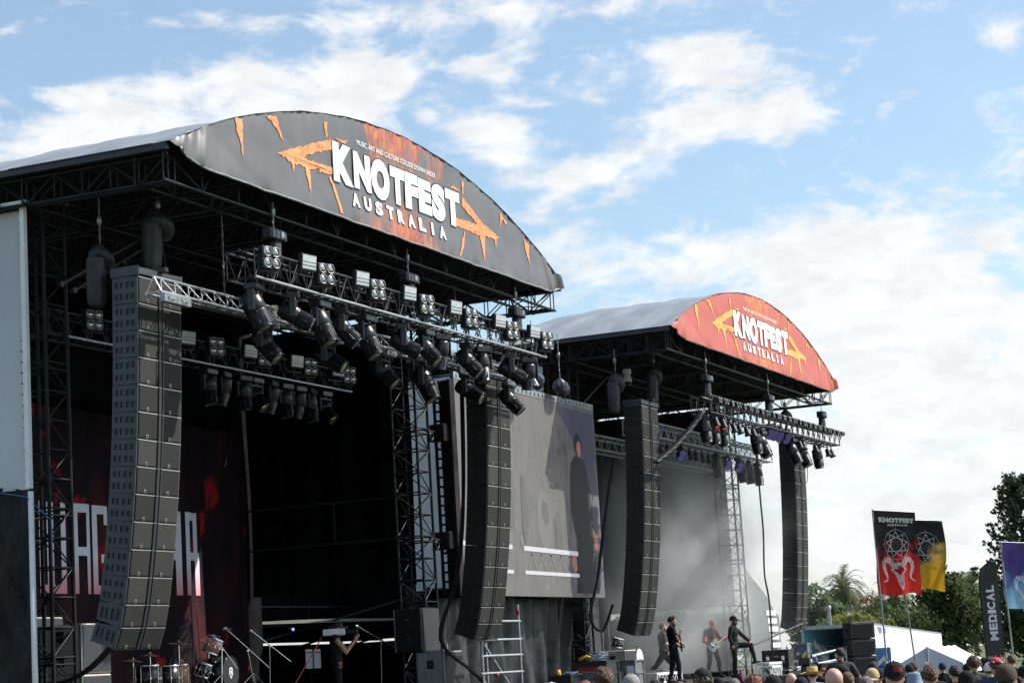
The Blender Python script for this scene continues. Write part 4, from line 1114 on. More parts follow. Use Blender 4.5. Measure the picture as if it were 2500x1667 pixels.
# ------------------------------------------------------------------ video screen
SX0, SX1, SY, SZ0, SZ1 = 45.9, 55.05, 21.5, 1.83+CZ, 7.06+CZ
VS = thing('video_screen', 'huge hanging video screen between the two stages showing a musician', 'video screen', ((SX0+SX1)/2, SY, SZ0))
off = VS.location
def screen_mat(name, c, e, es):
    return pmat(name, c, tuple(x*1.12 for x in c), 1.3, 0.55, emit=e, estr=es, spec=0.3, bump=0.05, bscale=120)
M['led_base'] = screen_mat('led_base', (0.105, 0.103, 0.094), (0.13, 0.13, 0.16), 0.12)
def murk(m):
    N, L = m.node_tree.nodes, m.node_tree.links; b = N['Principled BSDF']
    tc = [n for n in N if n.type == 'TEX_COORD'][0]
    mp = N.new('ShaderNodeMapping'); mp.inputs['Scale'].default_value = (2.2, 1, 0.75); L.new(tc.outputs['Object'], mp.inputs[0])
    nz = N.new('ShaderNodeTexNoise'); nz.inputs['Scale'].default_value = 1.5; nz.inputs['Detail'].default_value = 7; nz.inputs['Roughness'].default_value = 0.7; L.new(mp.outputs[0], nz.inputs['Vector'])
    cr = N.new('ShaderNodeValToRGB'); L.new(nz.outputs[0], cr.inputs[0])
    e = cr.color_ramp.elements; e[0].position = 0.36; e[0].color = (0.05, 0.05, 0.07, 1); e[1].position = 0.72; e[1].color = (0.75, 0.70, 0.72, 1)
    q = cr.color_ramp.elements.new(0.5); q.color = (0.20, 0.19, 0.22, 1); q = cr.color_ramp.elements.new(0.62); q.color = (0.34, 0.22, 0.20, 1)
    L.new(cr.outputs[0], b.inputs['Emission Color']); b.inputs['Emission Strength'].default_value = 0.16
murk(M['led_base'])
mb = MB()
mb.m = 0; mb.box(((SX0+SX1)/2, SY+0.06, (SZ0+SZ1)/2), (SX1-SX0, 0.12, SZ1-SZ0))
pan = mb.build('display_panel', M['led_base'], VS, off)
# seams of the led tiles
mb = MB()
for i in range(1, 12): mb.box((SX0+(SX1-SX0)*i/12, SY-0.002, (SZ0+SZ1)/2), (0.012, 0.004, SZ1-SZ0-0.02))
mb.build('tile_seam', M['curtain_grey'], pan, off) if False else None
def img(name, polys, col, e, es, d):
    M[name] = screen_mat(name, col, e, es)
    mb = MB()
    for p in polys:
        mb.poly([(SX0+(SX1-SX0)*a, SZ0+(SZ1-SZ0)*b) for a, b in p], lambda x, z: Vector((x, SY-d, z)))
    mb.build('screen_image', M[name], pan, off)
def blob(cx, cy, rx, ry, n=14, seed=0, j=0.18):
    rn = random.Random(seed); return [(cx+rx*(1+rn.uniform(-j, j))*math.cos(2*PI*i/n), cy+ry*(1+rn.uniform(-j, j))*math.sin(2*PI*i/n)) for i in range(n)]
img('img_blue', [[(0.70, 0.985), (0.99, 0.985), (0.99, 0.02), (0.93, 0.02), (0.95, 0.4), (0.90, 0.7)]], (0.11, 0.11, 0.108), (0.10, 0.09, 0.24), 0.10, 0.004)
img('img_dark', [[(0.775, 0.02), (0.80, 0.30), (0.765, 0.45), (0.775, 0.62), (0.79, 0.70), (0.83, 0.745), (0.895, 0.72), (0.925, 0.60), (0.945, 0.36), (0.93, 0.30), (0.955, 0.02)],
                 blob(0.852, 0.80, 0.032, 0.06, 14, 3, 0.05)], (0.045, 0.043, 0.042), (0.10, 0.09, 0.10), 0.025, 0.007)
img('img_skin', [blob(0.858, 0.775, 0.016, 0.045, 10, 5), [(0.93, 0.36), (0.965, 0.33), (0.975, 0.25), (0.955, 0.235), (0.938, 0.29)], [(0.755, 0.22), (0.785, 0.20), (0.79, 0.14), (0.765, 0.13), (0.75, 0.17)], blob(0.27, 0.69, 0.03, 0.05, 10, 8)], (0.21, 0.12, 0.10), (0.7, 0.25, 0.2), 0.17, 0.010)
img('img_pale', [[(0.42+0.07*k, 0.125), (0.455+0.07*k, 0.218), (0.465+0.07*k, 0.218), (0.43+0.07*k, 0.125)] for k in range(5)] + [[(0.455+0.07*k, 0.216), (0.49+0.07*k, 0.127), (0.48+0.07*k, 0.127), (0.445+0.07*k, 0.216)] for k in range(5)]
    + [blob(0.25+0.035*k, 0.55-0.07*k, 0.012, 0.03, 8, k) for k in range(5)], (0.125, 0.121, 0.110), (0.5, 0.48, 0.55), 0.07, 0.008)
img('img_faint', [blob(0.56, 0.38, 0.055, 0.155, 26, 1, 0.05)], (0.125, 0.121, 0.110), (0.3, 0.29, 0.32), 0.10, 0.006)
img('img_grey', [blob(0.57, 0.42, 0.025, 0.06, 22, 2, 0.2), blob(0.30, 0.45, 0.05, 0.14, 12, 4, 0.3), blob(0.42, 0.42, 0.022, 0.16, 10, 6, 0.3), blob(0.22, 0.35, 0.03, 0.10, 10, 7, 0.3), blob(0.66, 0.32, 0.03, 0.12, 10, 9, 0.3)], (0.105, 0.102, 0.09), (0.15, 0.15, 0.17), 0.06, 0.0105)
img('img_strip', [[(0.40, 0.245), (0.80, 0.235), (0.80, 0.212), (0.40, 0.222)], [(0.40, 0.125), (0.80, 0.12), (0.80, 0.102), (0.40, 0.107)], [(0.0, 0.25), (0.32, 0.247), (0.32, 0.224), (0.0, 0.227)], [(0.0, 0.125), (0.32, 0.125), (0.32, 0.107), (0.0, 0.107)]], (0.25, 0.25, 0.25), (0.75, 0.72, 0.80), 0.32, 0.012)
mb = MB()
mb.box(((SX0+SX1)/2, SY+0.05, SZ1+0.10), (SX1-SX0, 0.10, 0.17))
mb.build('rigging_bar', M['galv'], VS, off)
mb = MB()
for i in range(34):
    x = SX0+0.15+(SX1-SX0-0.3)*i/33
    mb.poly([(x-0.05, SZ1+0.05), (x+0.05, SZ1+0.05), (x+0.02, SZ1+0.14), (x-0.02, SZ1+0.14)], lambda a, b: Vector((a, SY-0.004, b)))
mb.build('slot_row', M['black_paint'], VS, off)
mb = MB()
for x in [SX0+0.1+i*(SX1-SX0-0.2)/9 for i in range(10)]: mb.box((x, SY+0.32, (SZ0+SZ1)/2), (0.05, 0.3, SZ1-SZ0))
for z in [SZ0+0.05+i*(SZ1-SZ0-0.1)/10 for i in range(11)]: mb.box(((SX0+SX1)/2, SY+0.42, z), (SX1-SX0, 0.06, 0.05))
for x in (SX0+0.03,):
    for y in (SY+0.16, SY+0.56): mb.box((x-0.03, y, (SZ0+SZ1)/2), (0.06, 0.06, SZ1-SZ0))
    n = 22
    for i in range(n): mb.box((x-0.03, SY+0.36, SZ0+0.12+i*(SZ1-SZ0-0.2)/n), (0.05, 0.36, 0.05))
mb.build('rear_frame', M['black_steel'], VS, off)
for i, z in enumerate((5.75+CZ, 3.15+CZ)):
    T = thing('bracket_speaker', ('upper' if i == 0 else 'lower')+' small black box on an arm between the truss tower and the screen edge', 'bracket box', (45.55, 21.9, z), 0, 'black boxes on the screen frame')
    mb = MB(); mb.bbox((0.2, 0, 0), (0.32, 0.42, 0.42), 0.015); mb.build('box', M['black_paint'], T)
    mb = MB(); mb.tube((0.05, 0, 0), (-0.45, 0.1, 0.05), 0.03, 6); mb.chain([(-0.25+0.09*math.cos(a), 0.0, -0.12+0.09*math.sin(a)) for a in [k*PI/6 for k in range(13)]], 0.03, 6); mb.build('arm', M['black_steel'], T)

T = thing('dome_camera', 'small white weatherproof camera clamped to the diagonal brace above the screen', 'security camera', (56.4, 20.9, 8.0+CZ+.15))
mb = MB(); mb.bbox((0, 0, .12), (.22, .2, .16), .03); mb.lathe([(.07, .05), (.10, 0), (.13, -.14), (.12, -.18)], (0, 0, 0), (0, 0, 1), 14); mb.build('housing', M['white_paint'], T)
mb = MB(); mb.ell((0, 0, -.19), (.11, .11, .10)); mb.build('dome', M['black_plastic'], T)
mb = MB(); mb.tube((0, .1, .12), (0, .3, .2), .03, 6); mb.build('clamp', M['dark_steel'], T)

# ------------------------------------------------------------------ people
def remeshed(mb, name, mats, voxel, smooth=3, wrinkle=0.0, wseed=0):
    me = mb.mesh(name+'_raw', [mats] if not isinstance(mats, list) else mats)
    o = bpy.data.objects.new(name+'_raw', me); COL.objects.link(o)
    md = o.modifiers.new('r', 'REMESH'); md.mode = 'VOXEL'; md.voxel_size = voxel; md.use_smooth_shade = True
    if smooth:
        sm = o.modifiers.new('s', 'SMOOTH'); sm.factor = 0.5; sm.iterations = smooth
    dg = bpy.context.evaluated_depsgraph_get(); dg.update()
    out = bpy.data.meshes.new_from_object(o.evaluated_get(dg)); out.name = name
    bpy.data.objects.remove(o); bpy.data.meshes.remove(me)
    if wrinkle:
        nn = [v.normal.copy() for v in out.vertices]
        for v, n in zip(out.vertices, nn):
            p = v.co
            k = mnoise.noise(Vector((p.x*9+wseed, p.y*9, p.z*6))) + 0.6*mnoise.noise(Vector((p.x*20, p.y*20+wseed, p.z*14)))
            v.co = p + n*(wrinkle*k)
    out.materials.clear(); out.materials.append(mats if not isinstance(mats, list) else mats[0])
    return out
def V3(*a): return Vector(a)
def pose(**k):
    p = dict(P=V3(0, 0, .95), C=V3(0, 0.0, 1.30), N=V3(0, -.01, 1.49), H=V3(0, .025, 1.635), head=(0.0, 0.0), lean=0,
             RS=V3(.19, -.01, 1.43), LS=V3(-.19, -.01, 1.43), RE=V3(.25, -.03, 1.14), LE=V3(-.25, -.03, 1.14), RW=V3(.25, .08, .90), LW=V3(-.25, .08, .90),
             RH=V3(.095, 0, .92), LH=V3(-.095, 0, .92), RK=V3(.11, .03, .50), LK=V3(-.11, .03, .50), RA=V3(.12, -.02, .09), LA=V3(-.12, -.02, .09),
             RT=V3(.03, 1, 0), LT=V3(-.03, 1, 0), Rc=(35, 35, 35, 35, 25), Lc=(35, 35, 35, 35, 25), Rd=None, Ld=None, Rn=V3(-1, 0, 0), Ln=V3(1, 0, 0), girth=1.0)
    p.update(k); return p
def head_matrix(p): return Matrix.Rotation(p['head'][0], 3, 'Z') @ Matrix.Rotation(p['head'][1], 3, 'X')
def hand(mb, W, d, n, side, curl):
    d = Vector(d).normalized(); n = Vector(n); n = (n - d*n.dot(d)).normalized(); a = d.cross(n).normalized()*side
    Mx = Matrix((a, n, d)).transposed()
    mb.ell(W+d*0.052, (0.042, 0.019, 0.056), Mx, 12, 8)
    mb.caps(W-d*0.02, W+d*0.03, 0.028, 0.030, 10, 3)
    for i, (o, L, r) in enumerate(((0.030, .075, .0095), (0.010, .084, .0098), (-0.010, .078, .0095), (-0.029, .060, .0088))):
        q = W+d*0.098+a*o; c = 0
        for s, f in ((0.45, 0.6), (0.31, 1.0), (0.24, 0.8)):
            c += R_(curl[i])*f
            e = q + (d*math.cos(c) + n*math.sin(c) + a*(o*0.9)).normalized()*(L*s)
            mb.caps(q, e, r, r*0.94, 8, 3); q = e
    q = W+d*0.03+a*0.034; c = R_(curl[4])
    for s in (0.042, 0.032):
        e = q + (a*0.75*math.cos(c) + d*0.75 + n*(0.25+math.sin(c))).normalized()*s
        mb.caps(q, e, .0115, .0105, 8, 3); q = e; c += 0.3
def torso_prims(mb, p, g=0.0):
    P, C, N = p['P'], p['C'], p['N']; k = p['girth']
    ax = (C-P).normalized(); rx = (p['RS']-p['LS']).normalized(); fy = ax.cross(rx)*-1
    fy = rx.cross(ax)*-1
    Mx = Matrix((rx, (ax.cross(rx)), ax)).transposed()
    mb.ell(P+ax*0.0, (.155*k+g, .115*k+g, .13+g), Mx); mb.ell(P.lerp(C, .45), (.142*k+g, .105*k+g, .17+g), Mx)
    mb.ell(C, (.168*k+g, .122*k+g, .19+g), Mx)
    mb.ell(C+ax*0.09, (.17+g, .10+g, .11+g), Mx)
    mb.caps(C+ax*0.12, N, .085+g, .055+g)
    for s in 'RL': mb.caps(N-ax*0.03, p[s+'S'], .058+g, .058+g)
def arm_prims(mb, p, s, g=0.0, t0=0, t1=2.0):
    S, E, W = p[s+'S'], p[s+'E'], p[s+'W']
    a = min(1, t1); mb.caps(S, S.lerp(E, a), .058+g, .058+(.044-.058)*a+g)
    if t1 > 1: b = t1-1; mb.caps(E, E.lerp(W, b), .043+g, .043+(.028-.043)*b+g)
def leg_prims(mb, p, s, g=0.0, t1=2.0):
    H, K, A = p[s+'H'], p[s+'K'], p[s+'A']
    a = min(1, t1); mb.caps(H, H.lerp(K, a), .092+g, .092+(.058-.092)*a+g)
    if t1 > 1:
        b = t1-1; mb.caps(K, K.lerp(A, b), .056+g, .056+(.040-.056)*b+g)
        if b > 0.5: mb.ell(K.lerp(A, .28)+V3(0, -.015, 0), (.052+g, .056+g, .11+g))
def head_prims(mb, p):
    H = p['H']; R = head_matrix(p)
    def h(x, y, z): return H + R @ V3(x, y, z)
    mb.caps(p['N']-V3(0, 0, .03), H+R @ V3(0, -.025, -.06), .058, .052)
    mb.ell(h(0, -.012, .028), (.076, .096, .094), R, 18, 12); mb.ell(h(0, .022, -.04), (.060, .072, .075), R, 16, 10)
    mb.ell(h(0, .052, -.085), (.032, .030, .026), R)
    mb.caps(h(0, .086, .012), h(0, .108, -.026), .011, .014, 8, 3); mb.caps(h(-.022, .084, -.058), h(.022, .084, -.058), .009, .009, 8, 3)
    mb.caps(h(-.045, .074, .026), h(.045, .074, .026), .014, .014, 8, 3)
    for s in (-1, 1): mb.ell(h(s*.077, -.012, -.012), (.012, .022, .034), R, 8, 6)
def full_body(p, voxel, mat, name='body', hands=True):
    mb = MB(); torso_prims(mb, p); head_prims(mb, p)
    for s in 'RL':
        arm_prims(mb, p, s); leg_prims(mb, p, s)
        mb.caps(p[s+'A']-V3(0, 0, .03)+p[s+'T'].normalized()*-.03, p[s+'A']-V3(0, 0, .055)+p[s+'T'].normalized()*.13, .042, .030)
        if hands:
            d = p[s+'d'] or (p[s+'W']-p[s+'E'])
            hand(mb, p[s+'W'], d, p[s+'n'], 1 if s == 'R' else -1, p[s+'c'])
    return remeshed(mb, name, mat, voxel, 2)
def shirt_mesh(p, mat, sleeve=1.9, voxel=0.012, g=0.016, long=0.0, collar=False):
    mb = MB(); torso_prims(mb, p, g)
    ax = (p['C']-p['P']).normalized()
    mb.ell(p['P']-ax*(0.02+long), (.16*p['girth']+g, .118*p['girth']+g, .12))
    for s in 'RL':
        if sleeve > 0: arm_prims(mb, p, s, g, 0, sleeve)
    if collar: mb.caps(p['N']+V3(0, 0, -.02), p['N']+V3(0, 0.005, .035), .075, .068)
    return remeshed(mb, 'shirt', mat, voxel, 2, 0.009, 3)
def trouser_mesh(p, mat, length=1.95, voxel=0.012, g=0.014):
    mb = MB()
    mb.ell(p['P']+V3(0, 0, -.02), (.158*p['girth']+g*.6, .118*p['girth']+g*.6, .12))
    for s in 'RL': leg_prims(mb, p, s, g, length); mb.caps(p['P'], p[s+'H'], .1+g*.6, .095+g*.6)
    return remeshed(mb, 'trousers', mat, voxel, 2, 0.007, 8)
def shoe_mesh(p, s, mat):
    mb = MB(); A, T = p[s+'A'], p[s+'T'].normalized()
    mb.caps(A-V3(0, 0, .045)-T*.05, A-V3(0, 0, .05)+T*.15, .048, .040); mb.caps(A-V3(0, 0, .03), A+V3(0, 0, .03), .052, .05)
    sd = T.cross(V3(0, 0, 1)).normalized()
    mb.box(A-V3(0, 0, .078)+T*.05, (.085, .27, .022), Matrix((sd, T, sd.cross(T))).transposed())
    return remeshed(mb, 'shoe', mat, 0.012, 1)
def hair_mesh(p, kind, mat, seed=0):
    H, R = p['H'], head_matrix(p); mb = MB()
    pm = {'short': (58, 92, 122, .014, .010), 'spiky': (55, 88, 118, .022, .030), 'curly': (62, 100, 128, .040, .034), 'buzz': (55, 96, 126, .005, .002), 'long': (60, 104, 130, .020, .012), 'swept': (50, 92, 124, .026, .020)}[kind]
    nu, nv = (44, 22)
    fr = {'short': 22, 'spiky': 34, 'curly': 26, 'buzz': 10, 'long': 14, 'swept': 16}[kind]
    def fn(u, v):
        a = 2*PI*u                                     # 0 = forward (+Y)
        c = math.cos(a); mx = pm[1] + (pm[0]-pm[1])*max(0, c)**1.5 + (pm[2]-pm[1])*max(0, -c)
        ph = R_(mx)*(0.02+0.98*v)
        d = V3(math.sin(ph)*math.sin(a), math.sin(ph)*math.cos(a), math.cos(ph))
        th = pm[3] + pm[4]*mnoise.noise(d*fr*0.12*3 + V3(seed, 0, 0)) + pm[4]*0.8*mnoise.noise(d*fr*0.5 + V3(seed, 3, 1))
        th *= (1 - 0.75*max(0, v-0.85)/0.15)
        if kind == 'swept' and c > 0.2: th += 0.02*c*(1-abs(v-0.6))
        q = V3(d.x*(.078+th), d.y*(.099+th)-.012, d.z*(.096+th)+.028)
        return H + R @ q
    mb.grid(fn, nu, nv, True, True)
    if kind == 'long':
        def lf(u, v):
            a = PI + (u-0.5)*PI*1.05; r = .092+.02*v+.012*math.sin(u*30+v*4)
            return H + R @ V3(math.sin(a)*r, math.cos(a)*(r+.02)-.012, .01-.34*v)
        mb.grid(lf, 40, 10)
    return mb.mesh('hair', mat)
def beard_mesh(p, mat, L=0.03):
    H, R = p['H'], head_matrix(p); mb = MB()
    mb.ell(H+R @ V3(0, .040, -.088), (.058, .058, .045+L*.6), R, 16, 10); mb.ell(H+R @ V3(0, .080, -.045), (.036, .018, .010), R, 10, 6)
    mb.ell(H+R @ V3(.058, .02, -.04), (.016, .03, .05), R, 8, 6); mb.ell(H+R @ V3(-.058, .02, -.04), (.016, .03, .05), R, 8, 6)
    return remeshed(mb, 'beard', mat, 0.009, 1, 0.006, 2)
def hat_mesh(p, kind, mats, back=False):
    """mats: list of materials"""
    H, R = p['H'], head_matrix(p); mb = MB(); sg = -1 if back else 1
    def W(x, y, z): return H + R @ V3(x, y, z)
    if kind in ('cap', 'flat'):
        tall = .125 if kind == 'cap' else .105
        def dome(u, v):
            a = 2*PI*u; ph = R_(94)*(0.001+v*0.999)
            seam = 1 - 0.012*max(0, math.cos(a*6))**8
            sq = math.sin(ph)**0.8 if ph < PI/2 else math.sin(ph)
            return W(.099*seam*sq*math.sin(a), (.120*seam*sq*math.cos(a))-.012, .030+tall*math.cos(ph)*seam)
        mb.grid(dome, 48, 14, True, True)
        mb.ell(W(0, -.012, .032+tall), (.012, .012, .006), R, 8, 4)
        brim = .085 if kind == 'cap' else .05
        def br(u, v):
            a = (u-0.5)*PI*0.96; r0 = 1.0
            x = .092*math.sin(a)*(1-0.08*v); y = .112*math.cos(a)-.012 + brim*v*math.cos(a)**0.7 if abs(a) < PI/2 else -.012
            return W(x, sg*(y+.012)-.012, .034-0.020*v-0.028*(x/.09)**2)
        mb.grid(br, 20, 5, True, back)
        if back:                                        # strap gap seen at the forehead
            pass
    elif kind == 'bucket':
        prof = [(.002, .150), (.07, .148), (.100, .128), (.108, .06), (.112, .03), (.128, -.01), (.146, -.045), (.142, -.047), (.106, .02)]
        def bf(u, v):
            a = 2*PI*u; k = v*(len(prof)-1); i = min(int(k), len(prof)-2); t = k-i
            r = prof[i][0]*(1-t)+prof[i+1][0]*t; z = prof[i][1]*(1-t)+prof[i+1][1]*t
            return W(r*.95*math.sin(a), r*1.1*math.cos(a)-.012, z+.006*math.sin(a*3)*(v > .6))
        mb.grid(bf, 40, 24, True, True)
    elif kind == 'straw':
        prof = [(.002, .150), (.06, .156), (.088, .165), (.100, .15), (.104, .10), (.108, .045), (.112, .04), (.16, .035), (.205, .05), (.222, .062), (.220, .057), (.16, .03), (.108, .030)]
        def sf(u, v):
            a = 2*PI*u; k = v*(len(prof)-1); i = min(int(k), len(prof)-2); t = k-i
            r = prof[i][0]*(1-t)+prof[i+1][0]*t; z = prof[i][1]*(1-t)+prof[i+1][1]*t
            if i < 3: z -= .022*math.cos(a)**2*(1-abs(r-.04)/.09) 
            if r > .12: z += .018*math.cos(2*a)*(r-.12)/.1
            return W(r*.95*math.sin(a), r*1.1*math.cos(a)-.012, z)
        mb.grid(sf, 44, 36, True, True)
        mb.m = 1
        mb.lathe([(.107, .045), (.108, .075), (.106, .076)], H+R @ V3(0, -.012, 0), R @ V3(0, 0, 1), 40, False)
    elif kind == 'headphones':
        pts = [W(.088*math.cos(t), -.012, .03+.105*math.sin(t)) for t in [PI*i/12 for i in range(13)]]
        mb.chain(pts, .010, 6)
        mb.m = 1
        for s in (-1, 1): mb.ell(W(s*.094, -.008, -.005), (.022, .038, .046), R, 12, 8)
    elif kind == 'spikes':
        for i in range(9):
            t = R_(-58+17*i); a = V3(0, math.sin(t), math.cos(t))
            mb.caps(H+R @ V3(0, a.y*.09-.012, a.z*.09+.028), H+R @ V3(0, a.y*.235-.012, a.z*.235+.028), .030, .004, 8, 3)
        mb.ell(W(0, -.012, .08), (.02, .09, .06), R)
    return mb.mesh('hat' if kind not in ('headphones', 'spikes') else kind, mats)
def child(name, mesh, parent):
    o = bpy.data.objects.new(name, mesh); COL.objects.link(o); o.parent = parent; return o
def eyes(p, T):
    H, R = p['H'], head_matrix(p)
    for s in (-1, 1):
        mb = MB(); mb.m = 0; mb.ell(H+R @ V3(s*.032, .078, .004), (.013, .010, .009), R, 8, 6); mb.m = 1; mb.ell(H+R @ V3(s*.032, .086, .004), (.006, .004, .006), R, 6, 5)
        mb.build('eye', [M['eye_white'], M['black_paint']], T)
def person(label, loc, az, p, skin, shirt, sleeve, trousers, tlen=1.95, hair=None, hat=None, beard=None, scale=1.0, shoes='rubber', long=0.0, voxel=0.008, collar=False, group=None):
    T = thing('person', label, 'person', loc, R_(az-90), group); T.scale = (scale,)*3
    child('body', full_body(p, voxel, M[skin]), T); eyes(p, T)
    child('shirt', shirt_mesh(p, M[shirt], sleeve, long=long, collar=collar), T)
    child('trousers', trouser_mesh(p, M[trousers], tlen), T)
    for s in 'RL': child('shoe', shoe_mesh(p, s, M[shoes]), T)
    if hair: child('hair', hair_mesh(p, hair[0], M[hair[1]], 2), T)
    if beard: child('beard', beard_mesh(p, M[beard]), T)
    if hat: child('cap' if hat[0] == 'cap' else hat[0], hat_mesh(p, hat[0], [M[m] for m in hat[1]], len(hat) > 2), T)
    return T
def to_world(T, q):
    return Matrix.Translation(T.location) @ T.rotation_euler.to_matrix().to_4x4() @ Matrix.Diagonal((*T.scale, 1)) @ Vector(q)

def guitar(label, T, hip, neckdir, facen, bodymat, plate, bass=False, cat='guitar'):
    """built in the player's own frame: hip = centre of the body, neckdir along the neck, facen = way the strings look"""
    G = thing('electric_guitar', label, cat, T.location, T.rotation_euler.z); G.scale = T.scale
    a = Vector(neckdir).normalized(); n = Vector(facen); n = (n-a*n.dot(a)).normalized(); b = n.cross(a)
    hip = Vector(hip)
    def W(u, v, d): return hip + a*u + b*v + n*d
    out = [(-.20, -.05), (-.215, .05), (-.18, .13), (-.10, .165), (-.02, .13), (.04, .115), (.10, .145), (.19, .15), (.215, .125), (.16, .09), (.13, .045), (.13, -.04), (.155, -.08), (.17, -.115), (.12, -.135), (.05, -.115), (-.02, -.12), (-.10, -.16), (-.17, -.13)]
    mb = MB(); mb.prism(out, lambda x, y, d: W(x, y, .022-d), .044); mb.build('guitar_body', M[bodymat], G)
    L = .62 if bass else .50
    mb = MB(); mb.m = 0
    def nk(u, v, d): return W(u, v, d)
    mb.prism([(.08, -.028), (.08, .028), (.13+L, .021), (.13+L, -.021)], lambda x, y, d: W(x, y, .040-d), .026)
    mb.build('neck', M['straw' if plate != 'wood' else 'wood_amber'], G)
    mb = MB(); h0 = .13+L
    mb.prism([(h0, -.021), (h0+.04, -.045), (h0+.17, -.035), (h0+.19, .0), (h0+.16, .04), (h0+.03, .03), (h0, .021)], lambda x, y, d: W(x, y, .034-d), .016)
    for i in range(6): mb.tube(W(h0+.045+.02*i, -.04, .025), W(h0+.045+.02*i, -.065, .025), .007, 6)
    mb.build('headstock', M['wood_amber' if bass or plate == 'wood' else 'straw'], G)
    mb = MB()
    for x in (.04, -.02, -.08): mb.box(W(x, 0, .027), (.085, .03, .012), Matrix((b, a, n)).transposed())
    mb.box(W(-.13, 0, .028), (.08, .02, .014), Matrix((b, a, n)).transposed()); mb.build('pickup', M['black_plastic'], G)
    mb = MB(); mb.chain([W(.20, .13, 0), T_local(G, T, 'LS')+V3(0, .03, .05), T_local(G, T, 'N')+V3(0, -.13, -.06), T_local(G, T, 'RS')*0.5+T_local(G, T, 'P')*0.5+V3(.06, -.14, 0), W(-.21, 0, 0)], .018, 5); mb.build('strap', M['black_cloth'], G)
    return G
_pose_of = {}
def T_local(G, T, k): return _pose_of[T.name][k].copy()

# --- bassist in black, profile, nearest to the speaker hang
pb = pose(P=V3(0, 0, .97), C=V3(0, -.02, 1.31), N=V3(0, -.01, 1.50), H=V3(.0, .035, 1.645), head=(R_(-12), R_(-6)),
          RE=V3(.30, .02, 1.15), RW=V3(.22, .24, 1.02), LE=V3(-.32, .10, 1.18), LW=V3(-.42, .30, 1.28), Ld=V3(-.2, .5, .5), Ln=V3(0, -.6, .8), Lc=(60, 62, 62, 60, 40), Rc=(45, 48, 50, 50, 30), Rd=V3(-.5, .4, -.4), Rn=V3(-.4, -.8, 0),
          RA=V3(.14, .10, .09), LA=V3(-.12, -.12, .09), RK=V3(.13, .10, .50), LK=V3(-.12, .0, .50))
T = person('musician in black with dark swept hair in profile holding a guitar by the speaker hang', (57.0, 20.3, DECK), -58, pb, 'skin', 'black_wear', 1.15, 'dark_denim', 1.98, ('swept', 'hair_dark'), None, 'hair_dark', 1.04)
_pose_of[T.name] = pb
guitar('guitar with a glowing amber headstock held by the musician in black', T, (.10, .20, 1.02), (-.72, .12, .42), (.1, 1, .15), 'drum_black', 'wood', False)
# --- bearded bass player leaning back behind him
pc = pose(P=V3(0, -.05, .86), C=V3(0, -.06, 1.21), N=V3(0, -.05, 1.40), H=V3(0, -.01, 1.54), head=(R_(-5), R_(14)),
          RS=V3(.19, -.05, 1.34), LS=V3(-.19, -.05, 1.34), RE=V3(.30, -.02, 1.07), RW=V3(.20, .22, .92), LE=V3(-.34, .05, 1.08), LW=V3(-.50, .26, 1.10), Ld=V3(-.3, .5, .3), Ln=V3(0, -.5, .8), Rd=V3(-.6, .5, -.3), Rn=V3(-.3, -.8, 0), Lc=(60, 60, 60, 60, 40),
          RH=V3(.095, -.05, .83), LH=V3(-.095, -.05, .83), RK=V3(.16, -.32, .45), LK=V3(-.16, .22, .46), RA=V3(.20, -.62, .09), LA=V3(-.2, .34, .09))
T = person('bearded bass player in dark grey shirt leaning with spread legs in the haze', (61.6, 22.2, DECK), -60, pc, 'skin_pink', 'grey_dark', 0.75, 'dark_denim', 1.97, ('short', 'hair_brown'), None, 'hair_brown', 1.06) if mk('grey_dark', (0.022, 0.022, 0.023), (0.038, 0.038, 0.04), 14, 0.9) else None
_pose_of[T.name] = pc
guitar('amber bass guitar held low by the bearded player', T, (.06, .20, .88), (-.80, .16, .26), (.1, 1, .15), 'wood_amber', 'wood', True, 'bass guitar')
# --- blond guitarist facing the field
pg = pose(P=V3(0, 0, .95), C=V3(0, .02, 1.30), N=V3(0, .03, 1.49), H=V3(.0, .10, 1.61), head=(R_(32), R_(-28)),
          RE=V3(.31, .0, 1.14), RW=V3(.20, .22, .98), LE=V3(-.33, .06, 1.15), LW=V3(-.42, .30, 1.18), Ld=V3(-.2, .4, .5), Ln=V3(0, -.5, .8), Lc=(62, 62, 62, 60, 40), Rd=V3(-.7, .4, -.3), Rn=V3(-.2, -.9, 0), Rc=(45, 50, 50, 50, 30),
          RA=V3(.2, -.06, .09), LA=V3(-.16, .12, .09), RK=V3(.16, .04, .5), LK=V3(-.13, .14, .5))
T = person('blond guitarist in a black shirt with red flame print looking down at the strings', (65.2, 21.9, DECK), 242, pg, 'skin_pink', 'black_wear', 1.75, 'dark_denim', 1.97, ('short', 'hair_blond'), None, 'hair_blond', 1.04)
_pose_of[T.name] = pg
sh = [c for c in T.children if c.name.startswith('shirt')][0]
mp = pmat('flame_print', (0.010, 0.010, 0.011), (0.75, 0.06, 0.03), 7, 0.9, stretch=(1.6, 1.6, .6), cut=(0.52, 0.60), spec=0.2)
sh.data.materials[0] = mp
guitar('pale green electric guitar with a white pickguard and maple neck', T, (.08, .20, .98), (-.78, .20, .50), (.05, 1, .2), 'guitar_green', 'white') if mk('guitar_green', (0.12, 0.34, 0.27), (0.36, 0.55, 0.48), 5, 0.15, coat=0.7) else None
